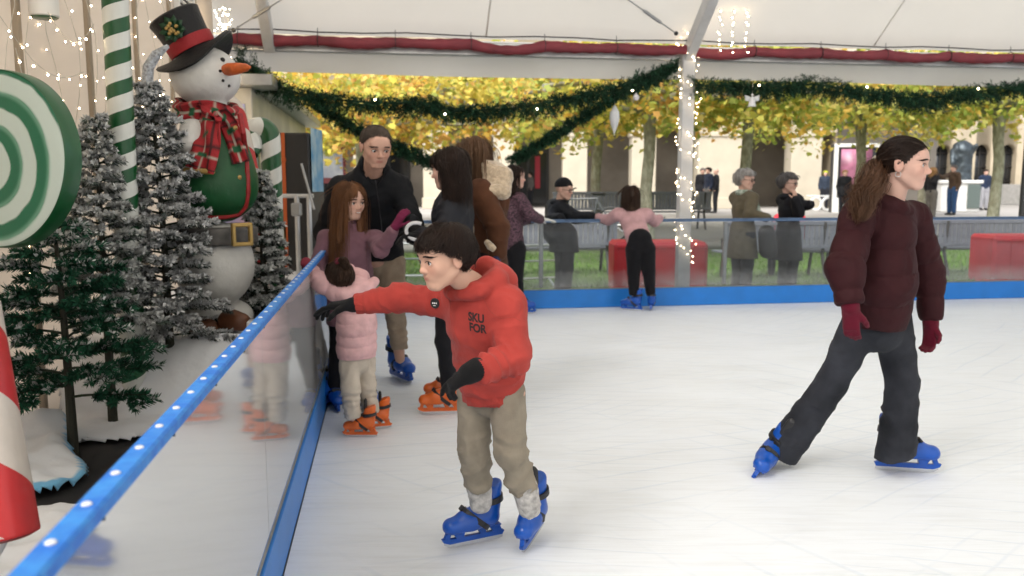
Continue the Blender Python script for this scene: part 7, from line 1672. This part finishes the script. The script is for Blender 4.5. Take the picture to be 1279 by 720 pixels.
# pedestal and statue
def statue():
    Y=34.; c=((1192-640)/CF*Y,Y); rt=empty('monument',(c[0],c[1],PLZ),0,'dark bronze monument figure on a white stone pedestal','monument'); ro=origin_of(rt); z1=P(0,226,Y)[2]; w_=1.55
    b=MB(); b.box((c[0]-.15,Y,(z1+PLZ)/2),(w_,1.2,z1-PLZ),bev=.04); b.box((c[0]-.15,Y,z1-.05),(w_+.15,1.35,.14),bev=.03); b.build('pedestal',M('pedestal_white',(.66,.66,.64),.6,var=.05),rt,ro)
    b=MB(); b.box((c[0]+.35,Y-.63,(z1+PLZ)/2),(.5,.05,z1-PLZ-.3),bev=.01); b.build('bronze_plaque',M('plaque_green',(.10,.13,.12),.5),rt,ro)
    z=z1; t=P(0,178,Y)[2]; cx=c[0]+.1
    V,F=cloth([Cone((cx,Y,z),(cx+.02,Y,z+(t-z)*.45),.42,.34,.1),Cone((cx+.02,Y,z+(t-z)*.45),(cx+.0,Y,z+(t-z)*.78),.34,.40,.1),Ell((cx+.02,Y,t-.12),(.15,.17,.19),k=.08),Cone((cx-.35,Y,z+(t-z)*.75),(cx-.45,Y-.2,z+(t-z)*.45),.13,.10,.06),Cone((cx+.35,Y,z+(t-z)*.75),(cx+.4,Y-.3,z+(t-z)*.9),.13,.08,.06)],.05,fold=.05,fscale=2.4)
    mesh('figure',V,F,M('bronze',(.06,.075,.085),.45,metal=.6,var=.3),rt,ro)
statue()
# black lamp post at the right edge
Y=16.; x=(1276-640)/CF*Y; rt=empty('lamp_post',(x,Y,-.06),0,'black street lamp post cut by the right edge of the picture','lamp post'); ro=origin_of(rt)
b=MB(); b.lathe((x,Y,-.06),[(.16,0),(.16,.25),(.10,.35),(.075,.5),(.07,2.2),(.05,4.2)],16); b.build('post',m_black,rt,ro); b=MB(); b.lathe((x,Y,4.1),[(.05,0),(.16,.1),(.2,.45),(.08,.6),(0,.65)],16); b.build('lantern',m_black,rt,ro)
# bicycle
def bike():
    Y=16.5; x=(733-640)/CF*Y; z=PLZ-.1; rt=empty('bicycle',(x,Y,PLZ),rad(70),'parked bicycle with a dark handlebar bag behind the barrier','bicycle'); R_=.33
    def wheel(y):
        b=MB(); b.tube([A(0,y+R_*math.cos(a),R_+R_*math.sin(a)) for a in np.linspace(0,2*PI,25)],.02,6,cap=False); o=b.build('wheel',m_black,rt)
        b=MB(); 
        for k in range(12): b.tube([A(0,y,R_),A(0,y+.32*math.cos(k*PI/6),R_+.32*math.sin(k*PI/6))],.003,3)
        b.build('spokes',m_steel,o)
    wheel(-.52); wheel(.52); b=MB(); bb=A(0,-.08,.30); seat=A(0,-.24,.88); head=A(0,.36,.82)
    for p,q in((bb,seat),(bb,A(0,.38,.70)),(seat*.93+bb*.07,head),(bb,A(0,-.52,R_)),(seat*.85+bb*.15,A(0,-.52,R_)),(A(0,.34,.92),A(0,.52,R_))): b.tube([p,q],.018,8)
    b.build('bike_frame',M('bike_grey',(.10,.11,.12),.35),rt); b=MB(); b.tube([A(-.28,.30,1.04),A(-.1,.36,1.0),A(.1,.36,1.0),A(.28,.30,1.04)],.014,6); b.build('handlebar',m_black,rt)
    b=MB(); b.box((0,.46,.90),(.26,.16,.20),bev=.04); b.build('handlebar_bag',m_black,rt); b=MB(); b.box((0,-.24,.93),(.14,.26,.06),bev=.025); b.build('saddle',m_black,rt)
bike()
# noticeboard behind the man
Y=24; rt=empty('notice_board',((412-640)/CF*Y,Y,PLZ),0,'maroon framed notice board with a blue-grey sheet behind the tall man','notice board'); ro=origin_of(rt); z0_,z1_=P(0,226,Y)[2],P(0,186,Y)[2]; x=(412-640)/CF*Y
b=MB(); 
for s in(-1,1): b.box((x+s*.48,Y,(z1_+PLZ)/2),(.08,.08,z1_-PLZ),bev=.01)
b.box((x,Y,z1_),(1.0,.08,.08),bev=.01); b.box((x,Y,z0_),(1.0,.08,.16),bev=.01); b.build('board_frame',M('frame_maroon',(.12,.012,.018),.5),rt,ro); b=MB(); b.box((x,Y+.02,(z0_+z1_)/2),(.9,.03,z1_-z0_)); b.build('board_sheet',M('sheet_blue',(.22,.26,.36),.5,col2=(.45,.48,.52),vscale=2),rt,ro)
# table with white round cut-outs
Y=35; x=(1030-640)/CF*Y; rt=empty('pattern_table',(x,Y,PLZ),0,'white low table with round cut-outs beside the poster pillar','table'); ro=origin_of(rt)
b=MB(); b.box((x,Y,PLZ+.62),(1.5,.5,.06),bev=.01); b.build('table_top',m_white,rt,ro)
b=MB(); 
for k in(-1,0,1): b.tube([A(x+k*.48+.22*math.cos(a),Y-.2,PLZ+.3+.26*math.sin(a)) for a in np.linspace(0,2*PI,17)],.06,6,cap=False)
b.build('ring_front',m_white,rt,ro)
# ================================================================ people outside the rink
def by(label,px,Y,h,deg,z,topm,trm,hairf,face=None,skin=(.60,.38,.30),coat=.0,head_px=None,detail=False,res=.016,tr=.018,tt=.02,wf=1.,group=None,shoe=None,hs=.135,**ov):
    x=(px-640)/CF*Y; J=stand(x,Y,z,h,deg,**ov)
    if face is not None: J['face']=nrm(face)
    J['bt']=-.02; root,hd=person(label,J,skin,group,res=res,hres=res*.6,headsize=hs,detail=detail,headk=dict(female=True))
    pr=torso(J,tt,wf=wf)+arm(J,'L',tt)+arm(J,'R',tt)
    if coat: pr+=[Cone(J['pelvis'],J['pelvis']-A(0,0,coat*h),.10*h*wf+tt,.125*h*wf+tt,.04,'u',.8,J['f'])]
    hem=J['pelvis']-A(0,0,(coat if coat else .02)*h); pr.append(Cut(hem,(0,0,-1),.22*h))
    wear('coat' if coat else 'jacket',root,pr,topm,res*.85,seed=int(px),fold=.006 if h>1 else .003,fscale=7)
    wear('trousers',root,trousers(J,tr,1.15,1.35,1.),trm,res,seed=3)
    if hairf: V,F,m=hairf(hd); mesh('hair',V,F,m,root,origin_of(root))
    shoes(root,J,shoe or m_black); return root,J,hd
def hs_(m,**k):
    a=dict(N=500,ln=6,width=.03,vol=.05,lift=.04,ds=.08); a.update(k); return lambda hd:(*hair_short(hd,**a),m)
def hl_(m,**k):
    a=dict(N=500,ln=9,ds=.10,width=.03,vol=.06,fw=.2); a.update(k); return lambda hd:(*hair_long(hd,**a),m)
wblk=nylon('coat_black',(.014,.014,.017),.6); wblk2=nylon('padded_black',(.010,.011,.014),.45); tdk=fabric('trouser_dark',(.02,.021,.026)); jean=fabric('jeans_blue',(.03,.07,.16)); khak=fabric('trouser_grey',(.12,.11,.10)); brn=fabric('jacket_brown',(.07,.045,.03))
# woman in beanie leaning on the rail
root,J,hd=by('woman in a black beanie, glasses and padded coat leaning on the far rail from outside',703,10.62,1.60,20,-.03,wblk2,tdk,None,face=(.86,-.45,-.12),coat=.12,detail=True,res=.013,hs=.16,tt=.035,lean=(.02,-.04),neck=P(699,253,10.52),chest=P(695,270,10.56),shR=P(702,261,10.42),shL=P(691,258,10.72),waist=P(692,290,10.6),
   elR=P(720,272,10.3),wrR=P(738,271,10.12),elL=P(690,275,10.3),wrL=P(700,273,10.12),head=P(705,237,10.48))
ro=origin_of(root); V,F=sdf_mesh([Ell(hd.w((0,-.05,.20)),A(.40,.46,.36)*hd.h,hd.ax,k=.01),Cone(hd.w((0,-.05,.12)),hd.w((0,-.05,.2)),.42*hd.h,.40*hd.h,.01),Cut(hd.w((0,.0,.13)),-hd.ax[2]+hd.ax[1]*.15,.6*hd.h)],.009); mesh('beanie',V,F,fabric('knit_black',(.012,.012,.014),bump=.8,bscale=120),root,ro)
def glasses(root,hd,m=None):
    b=MB()
    for s in(-1,1): b.tube([hd.w((s*.15+.10*math.cos(a),.40,-.01+.085*math.sin(a))) for a in np.linspace(0,2*PI,15)],.012*hd.h*1.3,5,cap=False); b.tube([hd.w((s*.25,.39,.0)),hd.w((s*.36,.0,.02))],.010*hd.h,4)
    b.tube([hd.w((-.05,.41,.0)),hd.w((.05,.41,.0))],.012*hd.h,4); b.build('glasses',m or m_black,root,origin_of(root))
glasses(root,hd)
b=MB(); b.tube([J['neck']+(A(math.cos(a),math.sin(a),0)*.085)-A(0,0,.0) for a in np.linspace(0,2*PI,17)],.035,8,cap=False); b.build('hood_roll',wblk2,root,ro)
# olive coat
oliv=fabric('coat_olive_wool',(.125,.105,.07),bump=.4)
root,J,hd=by('grey-haired woman in an olive wool coat with patterned scarf standing behind the far rail',928,11.0,1.64,25,-.03,oliv,tdk,hs_(m_hair_grey,fr=.16,side=-.16,back=-.33,vol=.07,fw=.04),face=(.84,-.54,-.05),coat=.20,detail=True,res=.013,hs=.165,tt=.025,
   elR=P(936,268,10.75),wrR=P(958,272,10.7),elL=P(930,270,11.2),wrL=P(948,268,11.1),head=P(931,225,10.98)); glasses(root,hd); ro=origin_of(root)
ms=M('scarf_pale',(.50,.55,.48),.8,col2=(.16,.22,.16),vscale=30); b=MB(); b.tube([J['neck']+(A(math.cos(a),math.sin(a),0)*.075)+A(0,0,.02) for a in np.linspace(0,2*PI,17)],.04,8,cap=False); b.tube([J['neck']+A(.06,-.08,.0),J['chest']+A(.12,-.14,.05),J['chest']+A(.17,-.16,-.12)],[.04,.045,.04],8); b.build('scarf',ms,root,ro)
glove('glove',root,J,'R',m_black,.008,.4,pn=(0,0,-1),L=.1,fat=1.3)
V,F=sdf_mesh([Cone(P(958,292,10.75),P(960,312,10.75),.11,.12,.03,'u',.6,(.3,1,0))],.014); mesh('handbag',V,F,m_black,root,ro)
# black coat
root,J,hd=by('dark-grey-haired woman in a long black hooded coat holding her collar behind the far rail',985,11.2,1.60,15,-.03,wblk,tdk,hs_(m_hair_dgrey,fr=.17,side=-.12,back=-.33,vol=.07,fw=.06),face=(.84,-.54,-.08),coat=.22,detail=True,res=.013,hs=.165,tt=.03,
   elR=P(998,266,10.9),wrR=P(994,250,10.82),elL=P(1000,258,11.1),wrL=P(1012,256,10.9),head=P(985,229,11.18)); ro=origin_of(root); glasses(root,hd)
b=MB(); b.tube([J['neck']+(A(math.cos(a),math.sin(a),0)*.08)+A(-.02,0,.0) for a in np.linspace(0,2*PI,17)],.042,8,cap=False); b.build('hood_roll',wblk,root,ro)
V,F=sdf_mesh(hand_prims(J['wrR'],(-.2,-.1,1),(-.3,.9,0),.17,.9,1),.009); mesh('hand',V,F,M('hand_skin',(.58,.34,.25),.5),root,ro)
# seated pair on the bench behind
def seated(label,px,Y,topm,h=1.62):
    x=(px-640)/CF*Y; f=A(0,1,0); z=-.05; base=A(x,Y,z); J=dict(f=f,h=h,base=base,face=A(0.2,1,0),bt=-.02)
    J['pelvis']=base+A(0,0,.52); J['waist']=base+A(0,-.04,.64); J['chest']=base+A(0,-.05,.84); J['neck']=base+A(0,-.02,1.02); J['head']=base+A(0,.03,1.14)
    for n,s in(('R',1),('L',-1)):
        J['sh'+n]=base+A(s*.17,-.03,.97); J['el'+n]=base+A(s*.25,.05,.72); J['wr'+n]=base+A(s*.12,.22,.62); J['hip'+n]=base+A(s*.09,.02,.50); J['kn'+n]=base+A(s*.11,.45,.50); J['an'+n]=base+A(s*.11,.46,.09)
    root,hd=person(label,J,(.6,.38,.3),None,res=.016,hres=.012,detail=False,headsize=.13)
    wear('jacket',root,torso(J,.03)+arm(J,'L',.03)+arm(J,'R',.03),topm,.015,fold=.006); wear('trousers',root,trousers(J,.018,1.1,1.2,1.,cut=False),tdk,.016)
    V,F=hair_long(hd,500,8,.10,width=.03,vol=.06,fw=.2); mesh('hair',V,F,m_hair_brown,root,origin_of(root)); shoes(root,J,m_black)
seated('person in a coral red jacket sitting on the lawn bench behind the olive coat',985,13.55,nylon('jacket_coral',(.62,.05,.07),.55))
# far figures
by('man in a dark coat standing leftmost of the trio by the stone pier',876,33,1.74,260,PLZ,wblk,khak,hs_(m_hair_dgrey),coat=.12,res=.03)
by('man in a navy jacket in the middle of the trio by the stone pier',883.5,32.6,1.76,200,PLZ,fabric('jacket_navy',(.015,.02,.035)),khak,hs_(m_hair_dark),res=.03)
by('bald man in a dark padded jacket rightmost of the trio by the pier',893,32.4,1.72,170,PLZ,wblk2,tdk,None,res=.03)
by('pale-haired woman in a black leather coat walking near the poster pillar',1052,30.2,1.62,265,PLZ,wblk2,tdk,hs_(m_hair_blond),coat=.10,res=.028)
by('blond woman in a black jacket with a shoulder bag touching the man in brown',1161,26.5,1.66,20,PLZ-.02,wblk,khak,hl_(m_hair_blond),res=.026,wrR=P(1172,221,26.3),elR=P(1168,228,26.3))
by('man in a brown jacket and blue jeans in front of the white pedestal',1187,30.3,1.80,200,PLZ,brn,jean,hs_(m_hair_dgrey),res=.026,elR=P(1178,222,30.1),wrR=P(1172,219,30.0))
by('man in a navy jacket and light trousers walking toward the right trees',1226,36.,1.74,270,PLZ,fabric('jacket_navy2',(.02,.03,.06)),fabric('trouser_lightgrey',(.3,.3,.32)),hs_(m_hair_dark),res=.03)
by('person in a grey top half hidden behind the white pedestal',1203,38.,1.6,270,PLZ,khak,tdk,hs_(m_hair_brown),res=.035)
by('worker in a dark suit and yellow safety cap beside the arcade corner',1028,37.,1.7,250,PLZ,fabric('work_blue',(.03,.04,.06)),tdk,hs_(M('cap_yellow',(.6,.65,.03),.5)),res=.035)
by('passer-by in dark clothes under the arch behind the floral top',663,41.,1.68,200,PLZ,khak,tdk,hs_(m_hair_dark),res=.035)
# ================================================================ camera, light, render settings
cam=bpy.data.cameras.new('camera'); co=bpy.data.objects.new('camera',cam); COL.objects.link(co); SC.camera=co
co.location=(0,0,CH); co.rotation_euler=(PI/2-CT,0,0); cam.sensor_width=36; cam.lens=36*CF/1279; cam.clip_end=2000; cam.clip_start=.05
cam.dof.use_dof=True; cam.dof.focus_distance=3.1; cam.dof.aperture_fstop=3.5
w=bpy.data.worlds.new('World'); SC.world=w; w.use_nodes=True; nt=w.node_tree; bg=nt.nodes['Background']
sky=nt.nodes.new('ShaderNodeTexSky'); sky.sky_type='NISHITA'; sky.sun_disc=False; SE,SR=rad(50),rad(212)
sky.sun_elevation=SE; sky.sun_rotation=SR; sky.air_density=1.; sky.dust_density=4.; sky.ozone_density=1.
hs=nt.nodes.new('ShaderNodeHueSaturation'); hs.inputs['Saturation'].default_value=.35; nt.links.new(sky.outputs[0],hs.inputs['Color']); nt.links.new(hs.outputs[0],bg.inputs[0]); bg.inputs[1].default_value=.15
sl=bpy.data.lights.new('sun','SUN'); sl.energy=1.1; sl.angle=rad(40); sl.color=(1,.96,.9); so=bpy.data.objects.new('sun',sl); COL.objects.link(so)
so.rotation_euler=(PI/2-SE,0,PI-SR) ; so.location=(0,0,30)
SC.view_settings.view_transform='Standard'; SC.view_settings.look='None'; SC.view_settings.gamma=1; SC.view_settings.exposure=1.2
cy=SC.cycles; cy.max_bounces=7; cy.diffuse_bounces=3; cy.glossy_bounces=4; cy.transmission_bounces=5; cy.transparent_max_bounces=10
cy.use_denoising=True; cy.sample_clamp_indirect=4.; cy.caustics_reflective=False; cy.caustics_refractive=False; cy.use_adaptive_sampling=True; cy.adaptive_threshold=.02
print('script time',round(time.time()-T0,1))
